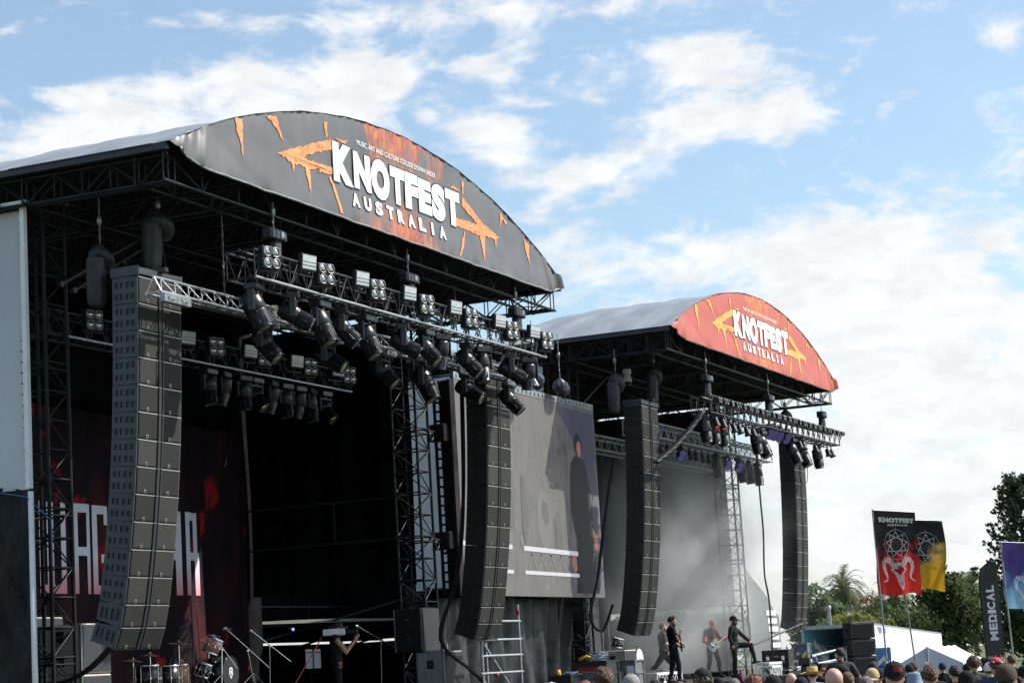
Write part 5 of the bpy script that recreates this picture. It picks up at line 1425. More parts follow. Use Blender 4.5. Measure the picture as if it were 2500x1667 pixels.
# --- singer with one foot on a riser
ps = pose(P=V3(0, 0, .96), C=V3(0, .0, 1.31), N=V3(0, .01, 1.50), H=V3(0, .04, 1.645), head=(R_(-8), R_(4)),
          RE=V3(.27, -.05, 1.15), RW=V3(.22, .0, .92), LE=V3(-.28, .20, 1.20), LW=V3(-.20, .42, 1.02), Ld=V3(.2, .7, -.6), Ln=V3(.3, 0, -1), Lc=(20, 22, 24, 25, 15), Rc=(70, 72, 74, 76, 45),
          LH=V3(-.10, .04, .93), LK=V3(-.16, .46, .92), LA=V3(-.15, .56, .45), RK=V3(.11, .03, .52), RA=V3(.11, -.03, .09))
T = person('singer in a black jacket and black cap with one foot up on a riser', (62.3, 20.2, DECK), 272, ps, 'skin', 'black_wear', 1.9, 'black_wear', 1.97, None, ('cap', ['black_wear']), 'hair_dark', 1.04, long=.05, collar=True)
SINGER = T
q = to_world(T, ps['RW']+V3(-.02, .05, -.09))
mb = MB(); dd = Vector((0.35, 0.85, 0.12)).normalized()
mb.lathe([(.010, 0), (.012, .02), (.015, .16), (.024, .20), (.029, .23), (.024, .265), (.01, .28)], q-dd*.08, dd, 12)
tag(mb.build('microphone', M['black_plastic']), 'handheld black microphone in the lowered hand of the singer', 'microphone')
mb = MB(); mb.chain([ps['N']+V3(.06*math.cos(t), .05+.075+.02*math.sin(t)*-1, -.02-.11*max(0, math.sin(t))) for t in [PI*i/8 for i in range(9)]], .005, 5); mb.build('necklace', M['chrome'], T)
# --- camera operator on the near stage
po = pose(P=V3(0, 0, .95), C=V3(0, .0, 1.30), N=V3(0, .02, 1.49), H=V3(-.05, .07, 1.62), head=(R_(0), R_(-6)),
          RE=V3(.27, .20, 1.12), RW=V3(.16, .40, 1.36), Rd=V3(-.25, .35, .8), Rn=V3(-.9, .2, 0), LE=V3(-.30, .22, 1.16), LW=V3(-.08, .40, 1.40), Ld=V3(.4, .6, .5), Ln=V3(.8, 0, .3), Rc=(55, 58, 60, 60, 40), Lc=(55, 58, 60, 60, 40),
          RA=V3(.14, -.06, .09), LA=V3(-.12, .1, .09))
T = person('camera operator in black vest and shorts with an orange pass on the near stage', (42.1, 23.0, DECK), -62, po, 'skin', 'black_wear', 0.0, 'black_wear', 0.92, ('short', 'hair_dark'), None, None, 1.10)
T['label'] = 'camera operator in a black vest and shorts filming on the near stage'
mb = MB(); mb.m = 0; mb.bbox((.185, .06, .88), (.012, .09, .13), .004); mb.m = 1; mb.box((.193, .06, .875), (.003, .05, .05)); mb.chain([(.17, .06, .945), (.17, .02, 1.05), (.14, -.02, 1.1)], .004, 4)
mb.build('lanyard_pass', [M['orange_pass'], M['black_paint']], T)
CAMT = thing('video_camera', 'white and black shoulder video camera carried on the near stage', 'video camera', T.location, T.rotation_euler.z); CAMT.scale = T.scale
mb = MB(); mb.bbox((.12, .02, 1.545), (.12, .36, .14), .02); mb.bbox((.12, -.20, 1.545), (.11, .12, .13), .015); mb.build('camera_body', M['white_paint'], CAMT)
mb = MB(); mb.lathe([(.045, 0), (.05, .02), (.055, .18), (.07, .22), (.072, .26), (.06, .26)], (.12, .20, 1.54), (0, 1, 0), 14); mb.build('lens', M['black_plastic'], CAMT)
mb = MB(); mb.chain([(.12, -.12, 1.61), (.12, -.10, 1.66), (.12, .12, 1.66), (.12, .16, 1.61)], .014, 6); mb.build('handle', M['dark_blk'], CAMT)
mb = MB(); mb.bbox((.0, .18, 1.63), (.07, .16, .06), .01); mb.build('viewfinder', M['black_plastic'], CAMT)
c0 = to_world(T, (.1, -.26, 1.5))
mb = MB(); mb.chain([c0, c0+V3(-.25, .1, -.35), c0+V3(-.75, .3, -1.0), c0+V3(-1.2, .5, -1.7), c0+V3(-1.5, .6, -2.0)], .014, 6)
tag(mb.build('camera_cable', M['red_cable']), 'red cable trailing down from the shoulder video camera', 'cable')

# ------------------------------------------------------------------ gear on the near stage
def drum(name, label, cat, c, axis, r, h, shell, head, group=None, emblem=False, lugs=8):
    T = thing(name, label, cat, c, 0, group); ax = Vector(axis).normalized()
    mb = MB(); mb.lathe([(r*.96, 0), (r, 0.0), (r, h), (r*.96, h)], (0, 0, 0), ax, 28); mb.build('shell', M[shell], T)
    for k, q in enumerate((0.0, h)):
        mb = MB(); mb.lathe([(r*1.0, -.018), (r*1.035, -.018), (r*1.035, .018), (r*1.0, .018)], ax*q, ax, 28, False); mb.build('hoop', M['chrome' if name != 'bass_drum' else 'drum_black'], T)
    mb = MB(); mb.lathe([(r*.99, h+.004), (.001, h+.006)], (0, 0, 0), ax, 28, False); mb.build('drum_head', M[head], T)
    a = ax.orthogonal().normalized(); b = ax.cross(a)
    for k in range(lugs):
        t = 2*PI*k/lugs; q = a*(r*1.01*math.cos(t))+b*(r*1.01*math.sin(t))
        mb = MB(); mb.tube(q+ax*.02, q+ax*(h-.02), .006, 5); mb.bbox(q+ax*(h*.5), (.03, .03, .05), .006); mb.build('lug', M['chrome'], T)
    return T
def stand(name, label, cat, base, top, r=.012, boom=None, mic=None, tripod=True, mat='chrome', group=None, feet=.32):
    base, top = Vector(base), Vector(top)
    T = thing(name, label, cat, base, 0, group)
    mb = MB(); mb.tube((0, 0, .12), top-base, r, 6); mb.build('pole', M[mat], T)
    if tripod:
        for k in range(3):
            t = 2*PI*k/3+.4; mb = MB(); mb.tube((0, 0, .30), (feet*math.cos(t), feet*math.sin(t), .015), r*.9, 5); mb.build('leg', M[mat], T)
    if boom:
        mb = MB(); q0, q1 = Vector(boom[0])-base, Vector(boom[1])-base; mb.tube(q0, q1, r*.85, 6)
        mb.bbox(top-base, (.05, .04, .05), .008); mb.build('boom', M[mat], T)
        if mic:
            d = Vector(mic).normalized(); mb = MB(); mb.m = 0
            mb.lathe([(.014, -.2), (.018, -.18), (.024, -.02), (.028, 0)], q1, d, 10); mb.m = 1; mb.lathe([(.032, 0), (.037, .04), (.030, .075), (.006, .09)], q1, d, 12)
            mb.build('microphone', [M['black_plastic'], M['dull_alu']], T)
    return T
RZ = CZ-0.05                                             # top of the drum riser
T = thing('drum_riser', 'black drum riser under the shiny black drum kit', 'riser', (37.0, 23.9, DECK))
mb = MB(); mb.box((0, 0, (RZ-DECK)-0.05), (3.2, 2.6, .1)); mb.build('platform', M['black_paint'], T)
for a in (-1.5, 1.5):
    for b in (-1.2, 1.2): mb = MB(); mb.tube((a, b, 0), (a, b, RZ-DECK-.1), .03, 6); mb.build('leg', M['dark_steel'], T)
DG = 'drums of the near stage kit'
T = drum('bass_drum', 'black bass drum with a small white shield emblem on its front', 'bass drum', (37.45, 23.35, RZ+.33), (0, -1, 0), .33, .42, 'drum_black', 'black_paint', DG)
mb = MB()
shp = [(-.06, .09), (0, .12), (.06, .09), (.07, -.02), (.0, -.12), (-.07, -.02)]
inn = [(x*.72, y*.72) for x, y in shp]
for i in range(6):
    j = (i+1) % 6; mb.add([(shp[i][0], -.43, shp[i][1]), (shp[j][0], -.43, shp[j][1]), (inn[j][0], -.43, inn[j][1]), (inn[i][0], -.43, inn[i][1])], [(0, 1, 2, 3)])
for p in ([(-.035, .05), (-.012, .055), (.0, -.0), (-.018, -.03)], [(.035, .05), (.012, .055), (.01, -.02), (.03, -.05)]): mb.poly(p, lambda x, z: Vector((x, -.43, z)))
mb.build('emblem', M['letter_white'], T)
drum('floor_tom', 'left glossy black floor tom with chrome rods in the near kit', 'drum', (35.3, 23.5, RZ+.05), (0, 0, 1), .24, .50, 'drum_black', 'drum_head', DG)
drum('floor_tom', 'right glossy black floor tom, beside the amber snare in the near kit', 'drum', (35.95, 23.45, RZ+.05), (0, 0, 1), .24, .48, 'drum_black', 'drum_head', DG)
drum('snare_drum', 'amber wood snare drum half hidden by chrome stands', 'drum', (36.6, 23.6, RZ+.1), (0, 0, 1), .20, .44, 'wood_amber', 'drum_head', DG)
drum('rack_tom', 'tilted rosy rack tom with chrome hoops above the bass drum', 'drum', (37.35, 23.35, RZ+.78), (.15, -.45, .9), .18, .30, 'rosy', 'drum_head', DG) if mk('rosy', (0.42, 0.18, 0.13), (0.5, 0.25, 0.2), 6, 0.2, coat=0.6) else None
drum('floor_tom', 'small dark tom between the floor toms and the bass drum', 'drum', (36.85, 23.25, RZ+.30), (.1, -.35, .9), .16, .26, 'drum_black', 'drum_head', DG)
T = thing('drum_stool', 'round black drum stool behind the near kit', 'stool', (37.0, 24.5, RZ))
mb = MB(); mb.lathe([(.02, .46), (.19, .47), (.20, .52), (.16, .56), (.01, .57)], (0, 0, 0), (0, 0, 1), 18); mb.build('seat', M['black_plastic'], T)
for k in range(3): mb = MB(); mb.tube((0, 0, .46), (.25*math.cos(k*2.1), .25*math.sin(k*2.1), .01), .014, 6); mb.build('leg', M['chrome'], T)
def cymbal(label, base, z, r=.22, tilt=(0, -.15, 1)):
    base = Vector(base); T = thing('cymbal', label, 'cymbal', base, 0, 'cymbals on stands'); h = z-base.z
    mb = MB(); d = Vector(tilt).normalized(); mb.lathe([(r, -.012), (r*.6, .006), (r*.25, .016), (r*.22, .03), (.004, .042)], (0, 0, h), d, 24, False); mb.lathe([(.004, .036), (r*.22, .025), (r*.25, .012), (r*.6, .002), (r, -.016)], (0, 0, h), d, 24, False)
    mb.build('plate', M['bronze'], T)
    mb = MB(); mb.tube((0, 0, .1), (0, 0, h+.06), .012, 6); mb.build('pole', M['chrome'], T)
    for k in range(3):
        t = 2*PI*k/3+.7; mb = MB(); mb.tube((0, 0, .35), (.27*math.cos(t), .27*math.sin(t), .01), .010, 5); mb.build('leg', M['chrome'], T)
for i, (x, y, z, r, l) in enumerate(((36.0, 23.9, .72, .20, 'low cymbal at the left of the near drum kit'), (36.75, 23.7, .93, .25, 'wide high cymbal at the middle of the near drum kit'), (36.55, 24.1, .50, .24, 'low wide cymbal behind the floor toms of the near kit'), (37.3, 24.0, .55, .24, 'bronze cymbal just above the amber snare'), (38.35, 24.0, 1.0, .20, 'small high cymbal at the right of the near drum kit'), (35.4, 23.9, .62, .22, 'bronze cymbal over the leftmost floor tom'))):
    cymbal(l, (x, y, RZ), z+CZ, r, (.05*math.sin(i*3), -.12, 1))
MG = 'microphone stands on the stages'
stand('microphone_stand', 'tall straight mic stand rising left of the near drum kit', 'microphone stand', (36.5, 23.0, RZ), (36.35, 23.0, 1.55+CZ), .011, None, None, True, 'dark_steel', MG)
stand('microphone_stand', 'chrome boom stand with a black oval mic over the floor toms', 'microphone stand', (37.05, 22.9, RZ), (37.1, 22.9, .75+CZ), .011, ((37.35, 22.7, .35+CZ), (36.9, 22.95, 1.03+CZ)), (-1, .1, .1), True, 'chrome', MG)
stand('microphone_stand', 'chrome boom stand with a pale mic reaching over the rack tom', 'microphone stand', (38.3, 22.9, RZ), (38.1, 22.9, .72+CZ), .011, ((38.6, 22.7, .35+CZ), (37.45, 23.0, 1.18+CZ)), (-1, .1, .1), True, 'chrome', MG)
stand('microphone_stand', 'thin dark mic stand at the right of the near drum kit', 'microphone stand', (38.2, 24.2, RZ), (38.05, 24.2, 1.6+CZ), .010, None, None, True, 'dark_steel', MG)
stand('microphone_stand', 'boom mic stand alone at the middle of the near stage', 'microphone stand', (39.1, 23.0, DECK), (39.0, 22.9, .80+CZ), .012, ((39.35, 22.6, .45+CZ), (38.65, 23.1, 1.12+CZ)), (-1, .15, .15), True, 'chrome', MG)
stand('microphone_stand', 'boom mic stand right of the camera operator, its boom slanting down', 'microphone stand', (44.2, 23.0, DECK), (44.1, 22.9, .85+CZ), .012, ((44.5, 22.6, .60+CZ), (43.55, 23.2, 1.20+CZ)), (-1, .15, .2), True, 'chrome', MG)

def speaker_box(label, c, d, mat, side='front', group='loudspeaker stacks beside the stages'):
    T = thing('loudspeaker', label, 'loudspeaker', c, 0, group); x, y, z = d
    mb = MB(); mb.bbox((0, 0, z/2), (x, y, z), .02); mb.build('cabinet', M[mat], T)
    mb = MB(); mb.box((0, -y/2-.006, z/2), (x-.06, .012, z-.06)); mb.build('grille', M['cab_body'], T)
    for q in (.27, .75):
        mb = MB(); mb.m = 0; mb.box((-x/2-.003, 0, z*q), (.006, .17, .20)); mb.m = 1; mb.tube((-x/2-.012, -.06, z*q), (-x/2-.012, .06, z*q), .012, 5); mb.build('handle', [M['cab_dark'], M['dull_alu']], T)
    for q in (-y/2+.03, y/2-.03):
        mb = MB(); mb.box((-x/2-.004, q, z/2), (.008, .035, z-.02)); mb.build('edge_strip', M['dull_alu'], T)
mk('spk_pale', (0.40, 0.36, 0.31), (0.50, 0.46, 0.40), 5, 0.6)
mk('spk_grey', (0.20, 0.205, 0.20), (0.28, 0.285, 0.28), 5, 0.6)
z = DECK
speaker_box('lower pale sided loudspeaker left of the near drum kit', (32.35, 23.1, z), (.9, .95, 1.0), 'spk_pale')
speaker_box('middle pale sided loudspeaker left of the near drum kit', (32.35, 23.1, z+1.02), (.9, .95, .9), 'spk_pale')
speaker_box('top grey loudspeaker of the stack left of the near drum kit', (32.4, 24.2, z+.6), (.9, 1.0, 1.5), 'spk_grey')
speaker_box('grey sided loudspeaker at the foot of the right truss tower of the near stage', (44.5, 21.6, z), (1.0, .72, 1.15), 'spk_grey')
speaker_box('tall black loudspeaker on the grey one at the right truss tower', (44.4, 22.1, z+1.17), (.9, .75, 1.0), 'black_paint')
speaker_box('lower pale sided loudspeaker beside the smoky stage drum kit', (57.3, 22.1, z), (.9, .8, 1.0), 'spk_pale')
speaker_box('tall black loudspeaker behind the truss tower under the screen', (56.6, 22.9, z), (.9, .8, 2.6), 'black_paint')

# offstage gap right of the near stage: marquee roof, bright slot, scaffold, notices
T = thing('backstage_shelter', 'low backstage shelter with a pale ceiling seen under the black side curtain', 'shelter', (50, 27, 0))
mb = MB()
def cl(u, v):
    return Vector((-3.2+9*u, -4+7*v, 1.35+CZ+0.25*v+0.10*math.sin(u*14)*math.sin(v*3)))
mb.grid(cl, 40, 12); mb.build('fabric_ceiling', M['dull_khaki'], T) if mk('dull_khaki', (0.09, 0.085, 0.068), (0.15, 0.14, 0.11), 2, 0.8) else None
mb = MB(); mb.box((2.0, 3.0, 0.5*(1.06+CZ)), (12, .1, 1.06+CZ)); mb.box((5.9, 0, 0.5*(1.06+CZ)), (.1, 7, 1.06+CZ)); mb.build('back_panel', M['black_cloth'], T)
mb = MB(); mb.box((5.9, 0, 2.13+CZ), (.1, 7, 2.0)); mb.box((2.0, 3.1, 2.13+CZ), (12, .1, 2.0)); mb.build('top_panel', M['black_cloth'], T)
mb = MB()
for (a, b) in (((-3.0, -3.9), (-3.0, 2.8)), ((0, -3.9), (0, 2.8)), ((3, -3.9), (3, 2.8)), ((5.8, -3.9), (5.8, 2.8))):
    mb.tube((a[0], a[1], 1.3+CZ), (b[0], b[1], 1.55+CZ), .03, 6)
    mb.tube((a[0], a[1], 0), (a[0], a[1], 2.2+CZ), .03, 6); mb.tube((b[0], b[1], 0), (b[0], b[1], 2.2+CZ), .03, 6)
    mb.tube((a[0], a[1], 2.0+CZ), (b[0], b[1], .7+CZ), .025, 6)
for zz in (.2, 2.1): mb.tube((-3, -3.9, zz+CZ), (5.8, -3.9, zz+CZ), .03, 6); mb.tube((-3, 2.8, zz+CZ), (5.8, 2.8, zz+CZ), .03, 6)
mb.build('scaffold', M['dark_steel'], T)
for i, x in enumerate((44.75, 45.15)):
    mb = MB(); mb.grid(lambda u, v: Vector((x-.16+.32*u, 25.2+.01*math.sin(u*5), .32+CZ+.46*v)), 4, 4)
    mb.m = 1
    for k in range(3): mb.box((x-.1+.1*k, 25.185, .70+CZ), (.06, .006, .03))
    tag(mb.build('paper_notice', [M['paper'], M['case_black']]), ('left' if i == 0 else 'right')+' white paper sheet taped up behind the camera operator', 'notice', 'paper sheets behind the camera operator')
mb = MB(); mb.bbox((46.2, 26.5, 1.32+CZ), (.16, .10, .08), .02)
mb.m = 1; mb.ell((46.2, 26.43, 1.32+CZ), (.05, .02, .035)); mk('blue_lamp', (0.1, 0.1, 0.5), None, 4, 0.3, emit=(0.12, 0.12, 1.0), estr=3.0)
tag(mb.build('work_lamp', [M['black_paint'], M['blue_lamp']]), 'tiny blue lamp glowing under the shelter ceiling', 'lamp')
mb = MB(); 
for (a, b) in (((0, 0, 0), (0, 0, 1.0)), ((0, 4.6, 0), (0, 4.6, 1.0)), ((0, 0, 1.0), (0, 4.6, 1.0)), ((0, 0, 0), (0, 4.6, 0)), ((0, 2.0, 0), (0, 2.0, 1.0))): mb.tube((45.6, 22.8+a[1], 3.3+CZ+a[2]), (45.6, 22.8+b[1], 3.3+CZ+b[2]), .025, 6)
tag(mb.build('wall_bars', M['curtain_grey']), 'faint rectangular pipe bars in front of the huge black side curtain', 'bars')

# ------------------------------------------------------------------ between the stages
def drape(u, v):
    x = 46.2+8.2*u; z = 0.02+(1.80+CZ)*v
    k = 1-v
    return Vector((x, 22.35+0.10*math.sin(x*5+z*.8)*(.4+k)+.06*math.sin(x*11-z)+.25*math.sin(x*1.3+k*1.5)*k, z))
curtain('black_drape', 'pleated black tarp curtain under the video screen', 'curtain', drape, 160, 24, M['tarp_black'], 'black curtains hung on the stages')
T = thing('scaffold_tower', 'grey galvanised scaffold ladder frame in front of the pleated black tarp', 'scaffold', (45.75, 20.6, 0))
for x, y, zt in ((-1.05, 0, .75), (1.15, 0, 1.55), (-1.05, .9, .7), (1.15, .9, .7)):
    mb = MB(); mb.tube((x, y, 0), (x, y, zt+CZ), .034, 8); mb.build('standard', M['galv'], T)
for z in (-1.2, -.05, .35, .72, 1.15): mb = MB(); mb.tube((-1.15, 0, z+CZ), (1.25, 0, z+CZ), .03, 8); mb.build('ledger', M['galv'], T)
mb = MB(); mb.tube((-.9, .06, .7+CZ), (1.1, .06, -.75+CZ), .03, 8); mb.build('brace', M['galv'], T)
mb = MB(); mb.lathe([(.05, -.05), (.05, .05)], (1.15, 0, 1.35+CZ), (0, 0, 1), 8); mb.lathe([(.05, -.04), (.05, .04)], (-.3, 0, -.1+CZ), (1, 0, 0), 8); mb.build('coupler', M['red_paint'], T)

def case(label, c, d, mat, name='flight_case', rz=0.0, stripe=None, text=None, sheets=0):
    T = thing(name, label, 'flight case', c, rz, 'flight cases on the smoky stage wing'); x, y, z = d
    mb = MB(); mb.bbox((0, 0, z/2), (x-.03, y-.03, z-.02), .01); b = mb.build('box', M[mat], T)
    mb = MB()
    for a in (-x/2, x/2):
        for q in (-y/2, y/2):
            mb.box((a*.992, q*.992, z/2), (.035, .035, z))
        for zz in (.015, z*.68, z-.015): mb.box((a*.994, 0, zz), (.03, y-.04, .03))
    for q in (-y/2, y/2):
        for zz in (.015, z*.68, z-.015): mb.box((0, q*.994, zz), (x-.04, .03, .03))
    mb.build('edging', M['dull_alu' if mat != 'case_black' else 'dark_steel'], T)
    for q in (-.3, .3):
        mb = MB(); mb.bbox((-x/2-.008, q*y, z*.66), (.02, .10, .13), .004); mb.tube((-x/2-.022, q*y, z*.6), (-x/2-.022, q*y, z*.7), .010, 5); mb.build('latch', M['chrome'], T)
    if stripe:
        mb = MB(); mb.box((-x/2-.003, -.02, z*.80), (.006, y*.72, .10)); mb.build('stripe', M[stripe], T)
    if text:
        mb = MB()
        for (s, u0, u1, z0, z1) in text:
            put_text(mb, s, lambda a, b: Vector((-x/2-.012, -a, b)), u0, u1, z0, z1, .02) if s != '-' else mb.box((-x/2-.011, -(u0+u1)/2, (z0+z1)/2), (.004, u1-u0, z1-z0))
        mb.build('stencil', M['letter_white'], T)
    for k in range(sheets):
        mb = MB(); mb.box((-x/2-.02, (-.12, .18, -.3)[k], z*(.55, .5, .5)[k]), (.004, (.2, .1, .1)[k], (z*.62, .35, .35)[k])); mb.build('paper_label', M['paper'], T)
    return T
case('black flight case stencilled 03L with a dull red stripe', (48.6, 19.35, 1.09), (.8, .88, .95), 'case_black', stripe='red_paint', text=[('03L', -.10, .28, .40, .54)])
case('tall weathered grey flight case with white paper labels', (50.2, 19.05, 1.02), (.62, .48, 1.0), 'case_grey', sheets=3)
case('low black flight case below the tarp with cables on top', (46.3, 19.2, 1.02), (.8, .56, .74), 'case_black')
case('small grey flight case with a butterfly latch between black cases', (46.9, 18.75, 1.02), (.42, .34, .78), 'case_grey')
mb = MB()
rn = random.Random(3)
for k in range(9):
    a = rn.uniform(0, 6); mb.chain([(48.6+.28*math.cos(a+j*.7)+.02*k, 19.3+.22*math.sin(a+j*.7), DECK+.75+.02*k+.02*math.sin(j)) for j in range(9)], .014, 5)
tag(mb.build('coiled_cable', M['blue_dull']), 'coil of blue grey cable on the 03L case', 'cable', 'cables on the flight cases') if mk('blue_dull', (0.05, 0.09, 0.13), (0.09, 0.14, 0.2), 6, 0.6) else None
mb = MB(); mb.chain([(48.4, 19.7, DECK+.77), (48.45, 19.5, DECK+.84), (48.4, 19.3, DECK+.77)], .045, 6)
tag(mb.build('yellow_strap', M['yellow']), 'yellow webbing strap on the 03L case', 'strap')
mb = MB()
for k in range(5): mb.chain([(46.2+rn.uniform(-.25, .25)+.03*j, 19.35-.06*j+rn.uniform(-.04, .04), DECK+.47+.03*math.sin(j*2+k)) for j in range(7)], .013, 5)
tag(mb.build('coiled_cable', M['blue_dull']), 'tangle of dark cables on the low black case', 'cable', 'cables on the flight cases')
mb = MB(); mb.lathe([(.05, 0), (.06, .03), (.045, .12), (.02, .13)], (46.1, 19.3, DECK+.44), (0, 0, 1), 10)
tag(mb.build('yellow_plug', M['yellow']), 'yellow power plug on the low black case', 'plug')

T = thing('wing_platform', 'low black wing platform under the flight cases beside the smoky stage', 'platform', (49.6, 19.6, 0))
mb = MB(); mb.box((0, 0, .945), (8.0, 2.6, .15)); mb.build('platform', M['black_paint'], T)
for a in (-3.9, 0, 3.9):
    for b in (-1.2, 1.2): mb = MB(); mb.tube((a, b, 0), (a, b, .87), .04, 6); mb.build('leg', M['dark_steel'], T)
mb = MB(); mb.box((0, 0, .035), (.7, .9, .07)); mb.build('pallet', M['wood_amber'], T).location = (-1.0, -.25, 1.02)
# ------------------------------------------------------------------ smoky stage gear
def riser(label, c, L, h=.24, d=.35, top='dull_alu', name='stage_riser', cat='riser', z=DECK):
    T = thing(name, label, cat, (c[0], c[1], z), 0, 'white lattice risers on the smoky stage')
    mb = MB(); mb.bbox((0, 0, h-.015), (L, d, .03), .006); mb.build('top', M['white_paint'], T)
    mb = MB(); n = max(4, int(L/.13))
    for y in (-d/2+.01,):
        mb.box((0, y, .03), (L, .02, .04)); mb.box((0, y, h-.05), (L, .02, .035))
        for x in (-L/2+.015, L/2-.015): mb.box((x, y, h/2), (.03, .02, h-.06))
        for k in range(n):
            a, b = -L/2+L*k/n, -L/2+L*(k+1)/n
            mb.tube((a, y, .04) if k % 2 else (a, y, h-.05), (b, y, h-.05) if k % 2 else (b, y, .04), .011, 5)
    for x in (-L/2+.01, L/2-.01):
        mb.box((x, 0, .03), (.02, d-.04, .04)); mb.box((x, 0, h-.05), (.02, d-.04, .035))
        for k in range(3): mb.tube((x, -d/2+d*k/3, .04), (x, -d/2+d*(k+1)/3, h-.05), .011, 5)
    mb.build('lattice', M['white_paint'], T)
riser('long white lattice riser behind the musician in black', (58.6, 21.2), 2.2, .30)
riser('white lattice riser at the middle of the smoky stage front', (61.2, 18.75), .95, .40, z=DECK-.1)
riser('white lattice riser under the raised foot of the singer', (62.3, 19.15), 1.3, .40, .45)
riser('white lattice riser right of the singer, by the stencilled case', (64.6, 18.75), .95, .40)
T = drum('bass_drum', 'white headed bass drum on the hazy riser of the smoky stage', 'bass drum', (59.2, 22.6, DECK+.72), (0, -1, 0), .33, .45, 'grey_shell', 'drum_head', 'drums of the smoky stage kit') if mk('grey_shell', (0.05, 0.055, 0.06), (0.08, 0.085, 0.09), 5, 0.3) else None
mb = MB(); mb.poly([(-.12, -.06), (-.02, -.02), (0, .06), (.03, -.01), (.13, -.03), (.03, -.05), (.02, -.12), (-.03, -.06)], lambda x, z: Vector((x, -.462, z))); mb.build('emblem', M['black_paint'], T)
drum('rack_tom', 'grey rack tom above the white headed bass drum', 'drum', (58.8, 22.7, DECK+1.12), (0, -.3, .95), .17, .25, 'grey_shell', 'drum_head', 'drums of the smoky stage kit')
T = thing('drum_riser', 'grey drum riser of the smoky stage', 'riser', (59.3, 23.4, DECK))
mb = MB(); mb.box((0, 0, .19), (3.4, 2.6, .38)); mb.build('platform', M['curtain_grey'], T)
cymbal('bronze cymbal over the white headed bass drum', (58.5, 23.0, DECK+.38), DECK+1.6, .24)
for i, (x, y, l) in enumerate(((63.6, 24.2, 'left guitar amplifier stack behind the blond guitarist'), (65.3, 24.0, 'middle guitar amplifier stack behind the blond guitarist'), (67.0, 23.8, 'right guitar amplifier stack behind the singer'))):
    T = thing('amplifier_stack', l, 'amplifier', (x, y, DECK), 0, 'guitar amplifiers in the haze')
    mb = MB(); mb.bbox((0, 0, .42), (1.5, .5, .82), .02); mb.build('cabinet', M['case_black'], T)
    mb = MB(); mb.box((-.36, -.256, .42), (.66, .012, .7)); mb.box((.36, -.256, .42), (.66, .012, .7)); mb.build('grille_cloth', M['curtain_grey'], T)
    mb = MB(); mb.bbox((0, 0, .97), (.7, .3, .24), .02); mb.build('amp_head', M['case_black'], T)
mb = MB(); mb.box((0, 0, .07), (.06, 4.6, 2.14))
o = mb.build('side_hoarding', M['curtain_grey']); o.location = (69.9, 24.9, DECK+1.0); tag(o, 'low dark grey hoarding closing the right side of the smoky stage', 'hoarding')
case('black flight case stencilled F4K on the far stage wing', (65.9, 19.9, DECK), (.8, .85, .76), 'case_black', text=[('F4K', -.08, .14, .50, .58), ('-', -.32, -.17, .36, .40), ('-', .13, .31, .36, .40), ('-', -.25, .02, .12, .18), ('-', .08, .30, .12, .18)])
case('grey flight case with a blue band and a lime tag', (65.6, 19.0, DECK), (.42, .40, .92), 'case_grey', stripe='blue_plastic')
mb = MB()
def tf(u, v): return Vector((66.0+.35*u+.1*v, 18.75-.35*u, DECK+.02+1.0*v-.45*u*v+.05*math.sin(v*9+u*7)))
mb.grid(tf, 14, 20); tag(mb.build('plastic_sheet', M['bag_plastic']), 'crumpled plastic sheet hanging beside the grey case with a blue band', 'plastic sheet')
mb = MB(); mb.box((65.36, 18.93, DECK+.42), (.008, .09, .34)); tag(mb.build('lime_tag', M['lime']), 'lime green paper tag on the grey case', 'tag')
for i in range(7):
    x = 62.9+.62*i; mb = MB(); rn = random.Random(i+40)
    for k in range(4): mb.chain([(x+.22*math.cos(j*.9+k)+.02*j, 18.7+.2*math.sin(j*.8+k), DECK+.05+.06*rn.random()+.12*math.sin(j*.5)**2) for j in range(8)], .013, 5)
    tag(mb.build('cable_tangle', M[('cable', 'paper', 'blue_dull')[i % 3]]), ordinal(i)+' tangle of cables from the left along the smoky stage front edge', 'cables', 'cable tangles on the smoky stage edge')
# white wording on the dark wall beyond the far tower
T = thing('wing_scrim', 'dark grey scrim with white block bands beyond the far truss tower', 'scrim', (81.0, 25.0, 0))
mb = MB(); mb.grid(lambda u, v: Vector((-1.7+4.0*u, .04*math.sin(u*9), (3.4+CZ-1.9*u)*v)), 16, 8); mb.build('cloth', M['case_grey'], T)
mb = MB()
for k, z in enumerate((1.52, 1.2, .88, .56, .24)): mb.box((.95+.08*k, -.07, z+.12+CZ), (1.3-.1*(k % 2), .01, .2))
mb.build('white_band', M['letter_white'], T)
mb = MB(); mb.tube((68.9, 19.9, .95+CZ), (66.9, 21.0, .35+CZ), .035, 6)
tag(mb.build('steadying_pole', M['dark_steel']), 'slanted pole steadying the rightmost speaker hang', 'pole')

# ------------------------------------------------------------------ the crowd in front of the stages
_tm = {}
PC = {'A': pose(), 'B': pose(girth=1.14, RE=V3(.27, -.02, 1.14), LE=V3(-.27, -.02, 1.14), head=(R_(14), R_(-4))), 'C': pose(head=(R_(-20), R_(6)), C=V3(.01, .02, 1.30)),
      'R': pose(RE=V3(.36, .16, 1.34), RW=V3(.30, .26, 1.62), Rd=V3(-.05, .05, 1), Rn=V3(0, 1, 0), Rc=(4, 78, 78, 6, 60)),
      'L': pose(LE=V3(-.36, .16, 1.34), LW=V3(-.30, .26, 1.60), Ld=V3(.05, .05, 1), Ln=V3(0, 1, 0), Lc=(4, 78, 78, 6, 60)),
      'P': pose(RE=V3(.30, .22, 1.28), RW=V3(.16, .42, 1.58), Rd=V3(-.35, .2, 1), Rn=V3(-.8, .4, 0), Rc=(50, 52, 55, 55, 30))}
def tm(kind, key, fn):
    k = (kind, key)
    if k not in _tm: _tm[k] = fn()
    return _tm[k]
